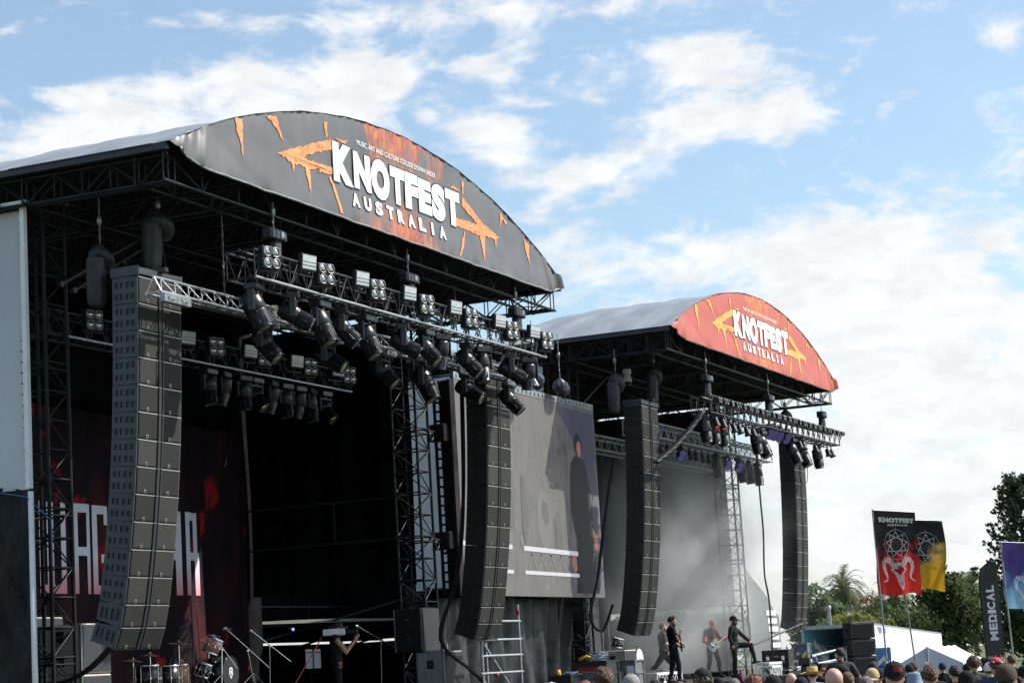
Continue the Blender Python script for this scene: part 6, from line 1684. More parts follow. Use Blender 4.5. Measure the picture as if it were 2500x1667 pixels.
def slotted(name, me, T, mat):
    o = bpy.data.objects.new(name, me); COL.objects.link(o); o.parent = T
    o.material_slots[0].link = 'OBJECT'; o.material_slots[0].material = M[mat]
    return o
def fan(label, x, y, s, pk, skin, shirt, hair=None, hat=None, az=21.0, bottom='dark_denim', back=False, sleeve=.75, spec2=None):
    T = thing('person', label, 'person', (x, y, 0), R_(az-90), 'fans standing in the crowd'); T.scale = (s,)*3
    p = PC[pk]; hv = pk in 'RLP'
    slotted('body', tm('body', pk, lambda: full_body(p, .008 if hv else .012, M['skin'])), T, skin)
    slotted('shirt', tm('shirt', (pk, sleeve), lambda: shirt_mesh(p, M['black_wear'], sleeve, .016)), T, shirt)
    slotted('trousers', tm('trousers', pk, lambda: trouser_mesh(p, M['dark_denim'], 1.96, .018)), T, bottom)
    for q in 'RL': slotted('shoe', tm('shoe', (pk, q), lambda: shoe_mesh(p, q, M['rubber'])), T, 'rubber')
    if hair: slotted('hair', tm('hair', (pk, hair[0], (int(x*7) % 3)), lambda: hair_mesh(p, hair[0], M['hair_dark'], int(x*7) % 3)), T, hair[1])
    if hat:
        o = slotted('cap' if hat[0] in ('cap', 'flat') else 'hat', tm('hat', (pk, hat[0], back), lambda: hat_mesh(p, hat[0], [M['black_wear'], M['brown_wear']], back)), T, hat[1])
    return T
S_, D_, G_ = ('short', 'hair_brown'), ('short', 'hair_dark'), ('short', 'hair_blond')
fan('fan with a shiny pale grey cap lowest at the left of the crowd', 21.35, 9.03, 1.0, 'A', 'skin', 'grey_wear', D_, ('cap', 'white_wear'))
fan('fan with a big bush of curly brown hair in front of the 03L case', 24.2, 9.55, 1.065, 'A', 'skin', 'grey_wear', ('curly', 'hair_brown'))
fan('fan in a light grey flat cap below the weathered grey case', 23.22, 8.81, 1.03, 'C', 'skin', 'black_wear', G_, ('flat', 'grey_cap'))
fan('fan with reddish hair just left of the curly brown haired fan', 25.47, 10.3, .994, 'A', 'skin_pink', 'black_wear', ('short', 'hair_red'))
fan('blond fan in a big black backwards cap in front of the guitarist', 21.09, 7.21, 1.035, 'B', 'skin', 'black_wear', ('long', 'hair_blond'), ('cap', 'black_wear'), back=True)
fan('fan in a small black cap between the backwards cap and the grey haired fan', 33.88, 11.31, .91, 'A', 'skin', 'black_wear', D_, ('cap', 'black_wear'))
fan('fan with short grey hair left of the pink spiked hair', 27.79, 9.05, .935, 'A', 'skin_pink', 'black_wear', ('short', 'hair_grey'))
T = fan('fan with a magenta spiked mohawk below the singer', 35.25, 11.35, .925, 'A', 'skin', 'black_wear', ('buzz', 'hair_dark'))
slotted('mohawk', hat_mesh(PC['A'], 'spikes', [M['hair_pink']]), T, 'hair_pink')
fan('fan with curly reddish hair right of the pink mohawk', 27.13, 8.56, .946, 'C', 'skin_pink', 'black_wear', ('curly', 'hair_red'))
fan('fan in a plain black cap right of the curly reddish hair', 22.33, 6.83, .969, 'A', 'skin', 'olive_wear', D_, ('cap', 'black_wear'))
fan('bald pink headed fan between two black caps', 27.74, 8.23, .96, 'B', 'skin_pink', 'grey_wear', None)
fan('fan in a dark charcoal cap just left of the straw hat', 25.83, 7.53, .923, 'C', 'skin', 'black_wear', S_, ('cap', 'dark_denim'))
fan('fan in a golden straw hat with a wide brim', 34.0, 9.72, .955, 'A', 'skin', 'white_wear', S_, ('straw', 'straw'))
fan('bald fan with a shiny pink scalp right of the straw hat', 19.78, 5.45, 1.012, 'B', 'skin_pink', 'grey_wear', ('buzz', 'skin_pink'))
fan('fan in a black cap under the camera operator with headphones', 30.62, 8.27, .959, 'A', 'skin', 'black_wear', D_, ('cap', 'black_wear'))
fan('fan with short light brown hair right of the shiny bald head', 26.83, 7.21, .943, 'A', 'skin_pink', 'black_wear', S_)
fan('fan in a khaki cap left of the big black cap', 27.51, 7.05, .949, 'C', 'skin_pink', 'grey_wear', G_, ('cap', 'khaki_wear'), back=True)
fan('fan in a black backwards cap between the khaki cap and the big black cap', 32.75, 8.31, .913, 'B', 'skin', 'black_wear', D_, ('cap', 'black_wear'), back=True)
fan('fan with long grey hair at the bottom below the khaki cap', 25.52, 6.63, .911, 'A', 'skin', 'black_wear', ('long', 'hair_grey'))
T = fan('nearest fan in a big black cap with red lettering on the back', 19.46, 4.78, 1.017, 'A', 'skin_pink', 'white_wear', D_, ('cap', 'black_wear'))
mb = MB(); p = PC['A']
put_text(mb, 'SMT', lambda u, v: p['H'] + V3(-.1045*math.sin(u), -.012-.1235*math.cos(u), v), -.62, .22, .055, .10, .06); mb.build('cap_lettering', M['red_wear'], T)
fan('fan in a small black cap behind the big black cap', 37.65, 8.97, .913, 'A', 'skin', 'black_wear', D_, ('cap', 'black_wear'))
fan('fan in a pale blue bucket hat', 27.09, 6.41, .905, 'B', 'skin', 'blue_wear', S_, ('bucket', 'blue_wear'))
fan('fan with black hair behind the spiky brown haired fan', 30.65, 7.01, .946, 'C', 'skin_tan', 'black_wear', D_)
fan('fan with spiky brown hair right of the pale blue bucket hat', 23.6, 5.40, .957, 'A', 'skin_pink', 'navy_wear', ('spiky', 'hair_brown'))
fan('fan with dark brown hair behind a plain black cap at the right', 27.38, 5.93, .946, 'A', 'skin', 'black_wear', ('short', 'hair_dark'))
fan('fan in a plain black cap under the white marquee', 23.14, 4.9, .922, 'B', 'skin', 'black_wear', D_, ('cap', 'black_wear'))
fan('fan in a grey green cap in front of the marquee roof', 34.3, 7.12, .965, 'A', 'skin', 'olive_wear', ('curly', 'hair_brown'), ('cap', 'greygreen_wear'))
fan('fan in a tiny black cap left of the grey green cap', 41.0, 8.65, .87, 'A', 'skin', 'black_wear', D_, ('cap', 'black_wear'))
fan('fan with short sandy hair below the grey green cap', 22.9, 4.42, .955, 'A', 'skin_pink', 'white_wear', ('buzz', 'hair_blond'))
fan('fan in a white and navy cap left of the red cap', 33.43, 6.70, .909, 'C', 'skin', 'navy_wear', S_, ('cap', 'white_wear'))
T = fan('fan in a bright red cap with silver goggles on it', 28.96, 5.71, .969, 'A', 'skin', 'navy_wear', D_, ('cap', 'red_wear'))
mb = MB(); p = PC['A']
mb.chain([p['H'] + V3(.112*math.sin(t), -.012+.132*math.cos(t), .07) for t in [2*PI*i/20 for i in range(21)]], .014, 6)
for s in (-1, 1): mb.ell(p['H']+V3(s*.045-.03, -.138, .075), (.04, .02, .03))
mb.build('goggles', M['bag_plastic'], T)
fan('nearest fan in a dark brown cap at the right end', 18.51, 3.57, .981, 'C', 'skin_pink', 'brown_wear', D_, ('cap', 'brown_wear'))
fan('fan with curly dark hair at the right edge of the crowd', 38.9, 7.1, .89, 'A', 'skin', 'black_wear', ('curly', 'hair_dark'))
fan('fan in a black cap cut by the right edge of the picture', 26.94, 4.97, .91, 'A', 'skin', 'black_wear', D_, ('cap', 'black_wear'))
fan('fan with reddish hair behind the straw hat', 40.05, 11.22, .923, 'A', 'skin_pink', 'black_wear', ('short', 'hair_red'))
fan('fan with dark hair peeping between the curly reddish hair and a black cap', 31.69, 9.82, .897, 'C', 'skin', 'black_wear', D_)
fan('fan with short brown hair left of the big backwards cap', 27.5, 9.73, .938, 'A', 'skin', 'grey_wear', S_)
fan('fan in a dark cap far back under the marquee gable', 44.2, 9.83, .884, 'A', 'skin', 'black_wear', D_, ('cap', 'navy_wear'))
fan('fan with brown hair behind the pale blue bucket hat', 32.4, 7.5, .89, 'B', 'skin', 'grey_wear', S_)
fan('fan in a black cap at the far left of the crowd by the low case', 32.9, 13.52, .944, 'A', 'skin', 'black_wear', D_, ('cap', 'black_wear'))
fan('fan with dark brown hair right of the plain black cap', 34.08, 10.4, .891, 'A', 'skin', 'black_wear', ('short', 'hair_dark'))
fan('fan raising a horned hand left of the first flag pole', 37.1, 9.48, .97, 'R', 'skin', 'black_wear', D_)
fan('fan raising a horned hand between the two tall flag poles', 38.2, 9.02, .94, 'R', 'skin', 'black_wear', S_)
fan('fan raising a horned hand beside the red cap', 38.1, 7.63, .95, 'R', 'skin', 'black_wear', D_)
fan('fan raising a left hand right of the red cap', 39.5, 7.5, .95, 'L', 'skin_pink', 'black_wear', S_)
fan('fan raising a left hand behind the grey green cap', 41.9, 8.5, .92, 'L', 'skin', 'black_wear', D_, ('cap', 'black_wear'))
T = fan('fan holding up a phone in front of the musician in black', 31.0, 11.37, .95, 'P', 'skin', 'black_wear', D_)
ph = thing('mobile_phone', 'black mobile phone held up towards the stage by a fan', 'phone', T.location, T.rotation_euler.z); ph.scale = T.scale
q = PC['P']['RW']+V3(-.05, .05, .12)
mb = MB(); mb.bbox(q, (.155, .010, .078), .004, Matrix.Rotation(R_(90), 3, 'Y')); mb.build('case', M['black_plastic'], ph)
mb = MB(); mb.box(q+V3(0, -.0065, 0), (.068, .002, .14)); mb.build('screen', M['curtain_grey'], ph)

# camera operator with headphones on a platform beyond the crowd
pq = pose(RE=V3(.36, .02, 1.20), RW=V3(.46, .12, 1.02), LE=V3(-.28, .20, 1.24), LW=V3(-.34, .44, 1.30), Ld=V3(-.1, .7, .2), Ln=V3(.6, 0, -.4), Rd=V3(.2, .6, -.3), head=(R_(18), 0), Lc=(55, 58, 60, 60, 40))
T = person('camera operator with pale headphones seen from behind beyond the crowd', (39.6, 10.75, 0.22), 38, pq, 'skin_tan', 'grey_dark', .75, 'dark_denim', 1.95, ('short', 'hair_dark'), ('headphones', ['black_plastic', 'pale_teal']), None, 1.0) if mk('pale_teal', (0.30, 0.42, 0.40), (0.36, 0.48, 0.46), 5, 0.4) else None
mb = MB(); mb.bbox((39.7, 10.8, 0.11), (1.6, 1.6, .22), .02); tag(mb.build('camera_platform', M['case_black']), 'black platform under the camera operator with headphones', 'platform')
c = to_world(T, (-.40, .62, 1.36))
TT = thing('studio_camera', 'black broadcast camera on a pedestal worked by the operator with headphones', 'video camera', (c.x, c.y, .22))
mb = MB(); mb.bbox((0, 0, c.z-.2), (.5, .2, .22), .03); mb.lathe([(.07, 0), (.08, .05), (.09, .3), (.1, .34)], (.2, .05, c.z-.2), (1, .25, 0), 14); mb.build('camera_body', M['black_plastic'], TT)
mb = MB(); mb.tube((0, 0, 0), (0, 0, c.z-.3), .06, 10); mb.lathe([(.3, 0), (.28, .06), (.07, .12)], (0, 0, 0), (0, 0, 1), 16); mb.build('pedestal', M['dark_steel'], TT)
mb = MB(); mb.chain([(-.2, -.05, c.z-.22), (-.5, -.12, c.z-.30), (-.62, -.14, c.z-.30)], .015, 6); mb.build('pan_bar', M['black_steel'], TT)
mb = MB(); mb.bbox((-.26, 0, c.z-.02), (.12, .22, .14), .01); mb.build('viewfinder', M['black_plastic'], TT)

# ------------------------------------------------------------------ flags and banners
def flag_mat(name, top, bot, glow, zt, zb, blue=False):
    m = pmat(name, top, tuple(x*1.6 for x in top), 2.0, 0.6, spec=0.3)
    N, L = m.node_tree.nodes, m.node_tree.links; b = N['Principled BSDF']; src = b.inputs['Base Color'].links[0].from_socket
    tc = [n for n in N if n.type == 'TEX_COORD'][0]; s = N.new('ShaderNodeSeparateXYZ'); L.new(tc.outputs['Object'], s.inputs[0])
    nz = N.new('ShaderNodeTexNoise'); nz.inputs['Scale'].default_value = 2.2; nz.inputs['Detail'].default_value = 5; nz.inputs['Distortion'].default_value = 1.0; L.new(tc.outputs['Object'], nz.inputs['Vector'])
    r = N.new('ShaderNodeMapRange'); L.new(s.outputs[2], r.inputs[0]); r.inputs[1].default_value = zt; r.inputs[2].default_value = zb
    a = N.new('ShaderNodeMath'); a.operation = 'MULTIPLY_ADD'; L.new(nz.outputs[0], a.inputs[0]); a.inputs[1].default_value = 1.5; L.new(r.outputs[0], a.inputs[2])
    r2 = N.new('ShaderNodeMapRange'); r2.interpolation_type = 'SMOOTHSTEP'; L.new(a.outputs[0], r2.inputs[0]); r2.inputs[1].default_value = 1.02; r2.inputs[2].default_value = 1.40
    fc = N.new('ShaderNodeMix'); fc.data_type = 'RGBA'; L.new(r.outputs[0], fc.inputs['Factor']); fc.inputs['A'].default_value = glow+(1,); fc.inputs['B'].default_value = bot+(1,)
    mx = N.new('ShaderNodeMix'); mx.data_type = 'RGBA'; L.new(r2.outputs[0], mx.inputs['Factor']); L.new(src, mx.inputs['A']); L.new(fc.outputs['Result'], mx.inputs['B'])
    L.new(mx.outputs['Result'], b.inputs['Base Color'])
    b.inputs['Subsurface Weight'].default_value = 0.0
    tr = N.new('ShaderNodeBsdfTranslucent'); L.new(mx.outputs['Result'], tr.inputs['Color'])
    ms = N.new('ShaderNodeMixShader'); ms.inputs[0].default_value = 0.55
    out = [n for n in N if n.type == 'OUTPUT_MATERIAL'][0]
    L.new(b.outputs[0], ms.inputs[1]); L.new(tr.outputs[0], ms.inputs[2]); L.new(ms.outputs[0], out.inputs['Surface'])
    return m
STAR = [(math.sin(2*PI*k/9), math.cos(2*PI*k/9)) for k in range(9)]
def strip(mb, fn, a, b, wd, n=8):
    a, b = Vector((*a, 0)), Vector((*b, 0)); d = (b-a).normalized(); s = Vector((-d.y, d.x, 0))*wd/2
    for i in range(n):
        p, q = a.lerp(b, i/n), a.lerp(b, (i+1)/n)
        mb.add([fn(p.x-s.x, p.y-s.y), fn(q.x-s.x, q.y-s.y), fn(q.x+s.x, q.y+s.y), fn(p.x+s.x, p.y+s.y)], [(0, 1, 2, 3)], False)
def flag(label, top, foot, wdir, wid, hgt, mat, droop, seed, text=True, star=True, skull=True, sx=0.5, starx=None):
    top, foot = Vector(top), Vector(foot); T = thing('flag', label, 'flag', foot, 0, 'tall printed flags on poles')
    ax = (foot-top).normalized(); wd = Vector(wdir).normalized(); nrm = wd.cross(ax).normalized()
    if nrm.x > 0: nrm = -nrm
    mb = MB(); mb.tube((0, 0, 0), top-foot+Vector((0, 0, .02)), .022, 8, .016); mb.tube(top-foot, top-foot+wd*wid*.98, .009, 6); mb.build('pole', M['galv'], T)
    def fn(u, v, d=0.0):                               # u across from the pole, v down from the top
        wv = 0.075*math.sin(v*5.0+u*4+seed)*v + 0.05*math.sin(u*9+seed*2+v*3)*v*u + 0.02*math.sin(u*17+v*6+seed)*v + 0.10*droop*u*math.sin(v*4+1)
        return (top-foot) + wd*(u*wid*(1-0.06*v*droop)+droop*0.10*v*v*u) + ax*(v*hgt*(1+0.04*math.sin(u*6+seed)*u)) + nrm*(wv+d)
    mb = MB(); mb.grid(lambda u, v: fn(u, v), 70, 110); fl = mb.build('cloth', mat, T)
    k = hgt/wid
    mb = MB()
    if text:
        f2 = lambda u, v: fn(u, v, .010)
        put_text(mb, 'KNOTFEST', f2, .11, .95, .138, .078, .08); put_text(mb, 'AUSTRALIA', f2, .30, .80, .178, .152, .05); mb.build('lettering', M['print_white'], fl)
    cu, cv, r = (starx or sx), .40, .255
    if star:
        mb = MB()
        f3 = lambda x, y: fn(cu+x*r, cv-y*r/k, .010)
        for q in range(9): strip(mb, f3, STAR[q], STAR[(q+2) % 9] if False else STAR[(q+3) % 9], .05)
        for q in range(36):
            a, b = 2*PI*q/36, 2*PI*(q+1)/36
            strip(mb, f3, (1.13*math.sin(a), 1.13*math.cos(a)), (1.13*math.sin(b), 1.13*math.cos(b)), .03, 1)
        for q in range(8):
            a = PI*q/4; strip(mb, f3, (1.13*math.sin(a), 1.13*math.cos(a)), (1.32*math.sin(a), 1.32*math.cos(a)), .02, 1)
            strip(mb, f3, (.1*math.sin(a), .1*math.cos(a)), (.42*math.sin(a), .42*math.cos(a)), .014, 1)
    if star: mb.build('star_emblem', M['print_white'], fl)
    if skull:
        mb = MB()
        f4 = lambda x, y: fn(sx+x, .72-y/k, .012)
        mb.poly([(-.10, .15), (0, .165), (.10, .15), (.125, .07), (.165, .03), (.12, -.01), (.085, -.05), (.06, -.20), (.03, -.33), (0, -.36), (-.03, -.33), (-.06, -.20), (-.085, -.05), (-.12, -.01), (-.165, .03), (-.125, .07)], f4)
        for s in (-1, 1):
            pts = [(.10, .11), (.16, .20), (.24, .23), (.31, .19), (.33, .10), (.30, .00), (.255, -.08), (.25, -.15), (.30, -.19), (.36, -.20)]
            wds = [.10, .11, .105, .09, .075, .06, .05, .04, .028, .01]
            for i in range(len(pts)-1):
                a, b = Vector(pts[i]+(0,)), Vector(pts[i+1]+(0,)); d = (b-a).normalized(); n = Vector((-d.y, d.x, 0))
                q = [a-n*wds[i]/2, b-n*wds[i+1]/2, b+n*wds[i+1]/2, a+n*wds[i]/2]
                mb.add([f4(s*e.x, e.y) for e in q], [(0, 1, 2, 3)], False)
    if skull:
        mb.build('skull_emblem', M['print_white'], fl)
        mb = MB(); f5 = lambda x, y: fn(sx+x, .72-y/k, .018)
        for s in (-1, 1):
            mb.poly([(s*.095, .03), (s*.06, .055), (s*.035, .02), (s*.06, -.01)], f5); mb.poly([(s*.012, -.20), (s*.03, -.22), (s*.014, -.30)], f5)
            for i, (a, b) in enumerate(((.13, .155), (.20, .215), (.27, .205), (.315, .145))): strip(mb, f5, (s*(a-.005), b+.05), (s*(a+.012), b-.02), .010, 1)
        mb.poly([(-.012, .10), (.012, .10), (0, -.05)], f5)
        mb.build('print_shadow', M['black_paint'], fl)
    return T
M['flag_red'] = flag_mat('flag_red', (0.012, 0.012, 0.016), (0.75, 0.03, 0.02), (0.50, 0.01, 0.04), 4.6, 3.15)
M['flag_yellow'] = flag_mat('flag_yellow', (0.014, 0.015, 0.018), (0.80, 0.40, 0.01), (0.42, 0.30, 0.05), 4.4, 3.2)
M['flag_blue'] = flag_mat('flag_blue', (0.055, 0.035, 0.16), (0.35, 0.60, 0.78), (0.03, 0.12, 0.42), 3.6, 2.45)
flag('black and red flag with a white star and ram skull', (44.34, 11.07, 2.91+CZ), (45.05, 11.2, 0), (.78, -.62, -.06), 1.12, 1.80, M['flag_red'], .25, .4)
flag('black and yellow flag partly behind the red one', (46.9, 11.25, 2.82+CZ), (48.5, 11.3, 0), (.80, -.60, -.03), 1.34, 1.66, M['flag_yellow'], 1.0, 2.0, text=False, skull=False, starx=.62)
flag('purple and blue flag with a ram skull cut by the right edge', (40.47, 7.69, 1.845+CZ), (41.0, 7.73, 0), (.78, -.62, -.05), 1.0, 1.26, M['flag_blue'], .2, 1.1, text=False, star=False, sx=.62)
# feather banner
T = thing('feather_banner', 'tall dark grey feather banner reading MEDICAL', 'feather banner', (60.9, 12.25, 0))
dirw = Vector((.37, -.93, 0)).normalized()
def fb(u, v, d=0.0): return dirw*u + Vector((0.28*(v-4.2)/4.2*-1*0.0-.04*v, 0.0, v)) + Vector((-.93, -.37, 0))*d
prof = [(0.0, .45)] + [(0.0, 3.6), (.02, 3.80), (.08, 3.98), (.18, 4.11), (.32, 4.17), (.52, 4.18), (.54, 4.14), (.52, .45)]
mb = MB(); mb.prism(prof, lambda x, z, d: fb(x, z, -d), .015); cl_ = mb.build('cloth', M['banner_grey'], T) if mk('banner_grey', (0.035, 0.032, 0.030), (0.06, 0.055, 0.05), 2, 0.7) else None
mb = MB(); x0, x1 = .16, .39; z = 1.97
for ch, L in zip('MEDICAL', (.288, .223, .249, .118, .236, .249, .216)):
    vs, fs, _ = text_tris(ch, .045)
    mb.add([fb(x1-(x1-x0)*b, z+L*.88*a, .012) for a, b in vs], fs, False)
    for zz in ((z+L*.02, z+L*.26), (z+L*.62, z+L*.88)):
        if ch in 'MAIDEL': mb.box(fb(x1-.012, (zz[0]+zz[1])/2, .010), (.012, .03, zz[1]-zz[0]))
    z += L
mb.build('lettering', M['letter_white'], cl_)
mb = MB(); mb.chain([fb(-.01, 0), fb(-.01, 3.6), fb(.07, 4.0), fb(.32, 4.19), fb(.52, 4.2)], .018, 6); mb.build('pole', M['black_steel'], T)

# ------------------------------------------------------------------ truck trailer, speaker stack, marquee
T = thing('truck_trailer', 'white box trailer with open rear doors and teal inside', 'trailer', (78.77, 21.47, 0))
T.rotation_euler = (0, 0, 0)
a, b = Vector((78.25, 22.68, 0)), Vector((79.29, 20.27, 0)); wv = (b-a); Wd = wv.length; wx = wv.normalized(); dv = Vector((-wx.y, wx.x, 0))
e = Vector((94.2, 20.63, 0)); L = 13.6; dv = (e-b).normalized()
def tp(u, d, z): return wx*(u-Wd/2) + dv*d + Vector((0, 0, z - 0.035*d))
ZTOP, ZF = .97+CZ, 1.05
def slab(mb, u0, u1, d0, d1, z0, z1): 
    vs = [tp(u, d, z) for u in (u0, u1) for d in (d0, d1) for z in (z0, z1)]
    mb.add(vs, [(0, 1, 3, 2), (4, 6, 7, 5), (0, 4, 5, 1), (2, 3, 7, 6), (0, 2, 6, 4), (1, 5, 7, 3)], False)
mb = MB(); slab(mb, Wd-.05, Wd, 0.05, L, ZF, ZTOP-.08); slab(mb, 0, .05, .05, L, ZF, ZTOP-.08); slab(mb, 0.05, Wd-.05, L-.05, L, ZF, ZTOP-.08); mb.build('side_panel', M['white_paint'], T)
mb = MB(); slab(mb, 0, Wd, 0.05, L, ZTOP-.08, ZTOP); slab(mb, 0.0, Wd, 0.05, L, ZF-.14, ZF-.004); mb.build('roof', M['galv'], T)
mb = MB(); slab(mb, .052, .07, .1, L-.1, ZF+.02, 1.55); slab(mb, .052, .07, .1, L-.1, 1.68, 2.25); slab(mb, .052, .07, .1, L-.1, 2.32, ZTOP-.1); slab(mb, .1, Wd-.1, L-.1, L-.06, ZF+.02, ZTOP-.1); mb.build('lining', M['teal'], T)
mb = MB(); slab(mb, 0, .07, 0, .045, ZF, ZTOP); slab(mb, Wd-.07, Wd, 0, .045, ZF, ZTOP); slab(mb, .07, Wd-.07, 0, .045, ZTOP-.14, ZTOP); mb.build('door_frame', M['galv'], T)
for k in range(2):
    mb = MB()
    for s in (.25, Wd-.25): mb.lathe([(.2, -.12), (.48, -.12), (.5, -.08), (.5, .08), (.48, .12), (.2, .12)], tp(s, 2.2+1.3*k, .5+.035*(2.2+1.3*k)), wx, 20)
    mb.build('wheel', M['rubber'], T)
mb = MB()
for i, (d0, d1) in enumerate(((1.1, 1.9), (2.2, 2.6))):
    vs = [tp(Wd+.004, d, z) for d, z in ((d0, ZTOP-.12), (d1, ZTOP-.12), (d1, ZTOP-.32), (d0+.4, ZTOP-.4))]; mb.add(vs, [(0, 1, 2, 3)], False)
mb.build('blue_mark', M['blue_mark'], T) if mk('blue_mark', (0.12, 0.12, 0.35), (0.16, 0.16, 0.42), 3, 0.5) else None
# ground stack of five line source boxes
T = thing('speaker_stack', 'stack of five big black loudspeakers in front of the white trailer', 'speaker stack', (49.55, 12.95, 0))
u1 = Vector((-.28, .62, 0)); 
rzs = R_(-52)
for k in range(6):
    mb = MB(); X = Matrix.Rotation(rzs, 3, 'Z'); z = .2+.40*k; tl = Matrix.Rotation(R_(-1.5*k), 3, 'X')
    mb.bbox((0, 0, z+.19), (.62, .50, .385), .02, X)
    b_ = mb.build('speaker_cabinet', M['blk_spk'], T) if k or mk('blk_spk', (0.030, 0.032, 0.036), (0.05, 0.052, 0.058), 8, 0.4) else None
    mb = MB(); mb.bbox(X @ Vector((-.31, 0, 0))+Vector((0, 0, z+.21)), (.03, .14, .07), .008, X); mb.bbox(X @ Vector((0, -.25, 0))+Vector((0, 0, z+.19)), (.5, .02, .30), .008, X); mb.build('handle_and_grille' if False else 'handle', M['cab_dark'], b_)
mb = MB(); mb.bbox((0, 0, .1), (.9, .9, .2), .02); mb.build('base', M['case_black'], T)
for i, (x, y, s) in enumerate(((47.9, 13.35, 1.0), (48.2, 13.6, .9))):
    T = thing('equipment_rack', ('left black' if i == 0 else 'right grey')+' equipment rack under a lighting pipe beside the speaker stack', 'equipment rack', (x, y, 0), R_(-40))
    mb = MB(); mb.bbox((0, 0, .85*s), (.7, .6, 1.7*s), .02); mb.build('case', M['case_black' if i == 0 else 'dark_blk'], T)
    mb = MB()
    for k in range(5): mb.box((0, -.31, .3+.28*k*s), (.6, .02, .22)); mb.tube((-.25, -.33, .35+.28*k*s), (.25, -.33, .35+.28*k*s), .01, 5)
    mb.build('front_panel', M['dark_steel'], T)
mb = MB(); mb.tube((47.6, 13.6, 1.85), (49.3, 13.2, 2.0), .035, 8); mb.tube((47.7, 13.55, 1.86), (47.85, 13.5, 1.45), .03, 8); mb.tube((47.4, 13.4, 1.68), (48.4, 13.1, 1.75), .025, 8); mb.tube((48.3, 13.15, 0), (48.3, 13.15, 1.74), .025, 6); mb.tube((49.25, 13.22, 0), (49.25, 13.22, 2.0), .025, 6)
tag(mb.build('pipe_rail', M['alu']), 'shiny pipe rail above the equipment racks', 'rail')
T = thing('step_ladder', 'dark platform ladder frame between the speaker stack and the blue sign', 'ladder', (50.9, 12.95, 0))
mb = MB()
for y in (-.25, .3): mb.tube((0, y, 0), (0.1, y, 2.05 if y < 0 else 1.6), .02, 6)
for z in (.4, .8, 1.2, 1.5): mb.tube((0.05, -.25, z), (.05, .3, z), .018, 6)
mb.tube((0, .3, 1.5), (0, 1.0, 1.5), .018, 6); mb.tube((0, .3, .9), (0, 1.0, .9), .018, 6); mb.build('frame', M['dark_steel'], T)
mb = MB(); mb.grid(lambda u, v: Vector((52.3+.10*u, 13.30-.36*u+.02*math.sin(v*5), .35+1.6*v)), 6, 10)
mb.m = 1
for k in range(3): mb.add([Vector((52.27+.10*u, 13.29-.36*u, z)) for u, z in ((.15, .6+.45*k), (.8, .8+.45*k), (.8, .92+.45*k), (.15, .72+.45*k))], [(0, 1, 2, 3)], False)
tag(mb.build('cloth_sign', [M['sky_sign'], M['letter_white']]), 'narrow sky blue cloth sign with pale slanted bands by the ladder', 'sign') if mk('sky_sign', (0.06, 0.24, 0.52), (0.09, 0.3, 0.6), 3, 0.6) else None
T = thing('marquee_tent', 'white gabled marquee tent behind the right of the crowd', 'marquee', (62.5, 13.2, 0))
A, B, Cc = Vector((59.9, 14.68, 1.47)), Vector((60.17, 13.88, 1.90)), Vector((60.67, 12.91, 1.45)); dr = Vector((9.6, 1.3, 0)); Oo = T.location
A2 = A.copy(); A2.z = 1.40; C2 = Cc.copy(); C2.z = 1.40; B2 = (A2+C2)/2; B2.z = 1.90
def qd(mb, *P): mb.add([Vector(p)-Oo for p in P], [tuple(range(len(P)))], False)
wdv = (C2-A2)
mb = MB()
def rf(a, b):
    def f(u, v):
        p = a.lerp(b, v); p = p + dr*u; p.z -= .05*math.sin(PI*v)*1.0 + .03*math.sin(u*PI*4)**2; return p-Oo
    return f
mb.grid(rf(B2, C2), 20, 6); mb.grid(rf(B2, A2), 20, 6, True, True); mb.build('roof', M['tent_white'], T) if mk('tent_white', (0.74, 0.76, 0.79), (0.82, 0.84, 0.86), 1, 0.6) else None
mb = MB(); qd(mb, A2-Vector((0, 0, 1.4)), C2-Vector((0, 0, 1.4)), C2, B2-Vector((0, 0, .005)), A2); qd(mb, C2-Vector((0, 0, 1.4)), C2+dr-Vector((0, 0, 1.4)), C2+dr, C2); mb.build('wall', M['tent_wall'], T) if mk('tent_wall', (0.46, 0.52, 0.58), (0.56, 0.62, 0.68), 1, 0.6) else None
mb = MB()
for p in (A2, C2, B2): mb.tube(Vector((p.x, p.y, 0))-Oo+Vector((-.05, 0, 0)), p-Oo+Vector((-.05, 0, 0)), .025, 6)
mb.build('pole', M['alu'], T)

# ------------------------------------------------------------------ trees
def leaf_mat(name, c1, c2, tr=0.45):
    c1, c2 = tuple(q*1.25 for q in c1), tuple(q*1.25 for q in c2)
    m = pmat(name, c1, c2, 0.9, 0.65, detail=3, cut=(0.3, 0.7), spec=0.25)
    N, L = m.node_tree.nodes, m.node_tree.links; b = N['Principled BSDF']
    t = N.new('ShaderNodeBsdfTranslucent'); L.new(b.inputs['Base Color'].links[0].from_socket, t.inputs['Color'])
    ms = N.new('ShaderNodeMixShader'); ms.inputs[0].default_value = tr; out = [n for n in N if n.type == 'OUTPUT_MATERIAL'][0]
    L.new(b.outputs[0], ms.inputs[1]); L.new(t.outputs[0], ms.inputs[2]); L.new(ms.outputs[0], out.inputs['Surface'])
    return m
M['leaf_grey'] = leaf_mat('leaf_grey', (0.06, 0.09, 0.045), (0.16, 0.20, 0.11))
M['leaf_dark'] = leaf_mat('leaf_dark', (0.035, 0.055, 0.02), (0.11, 0.135, 0.05))
M['leaf_olive'] = leaf_mat('leaf_olive', (0.12, 0.13, 0.035), (0.24, 0.23, 0.07))
M['leaf_autumn'] = leaf_mat('leaf_autumn', (0.18, 0.12, 0.06), (0.36, 0.24, 0.11))
M['leaf_pine'] = leaf_mat('leaf_pine', (0.028, 0.048, 0.028), (0.085, 0.115, 0.06))
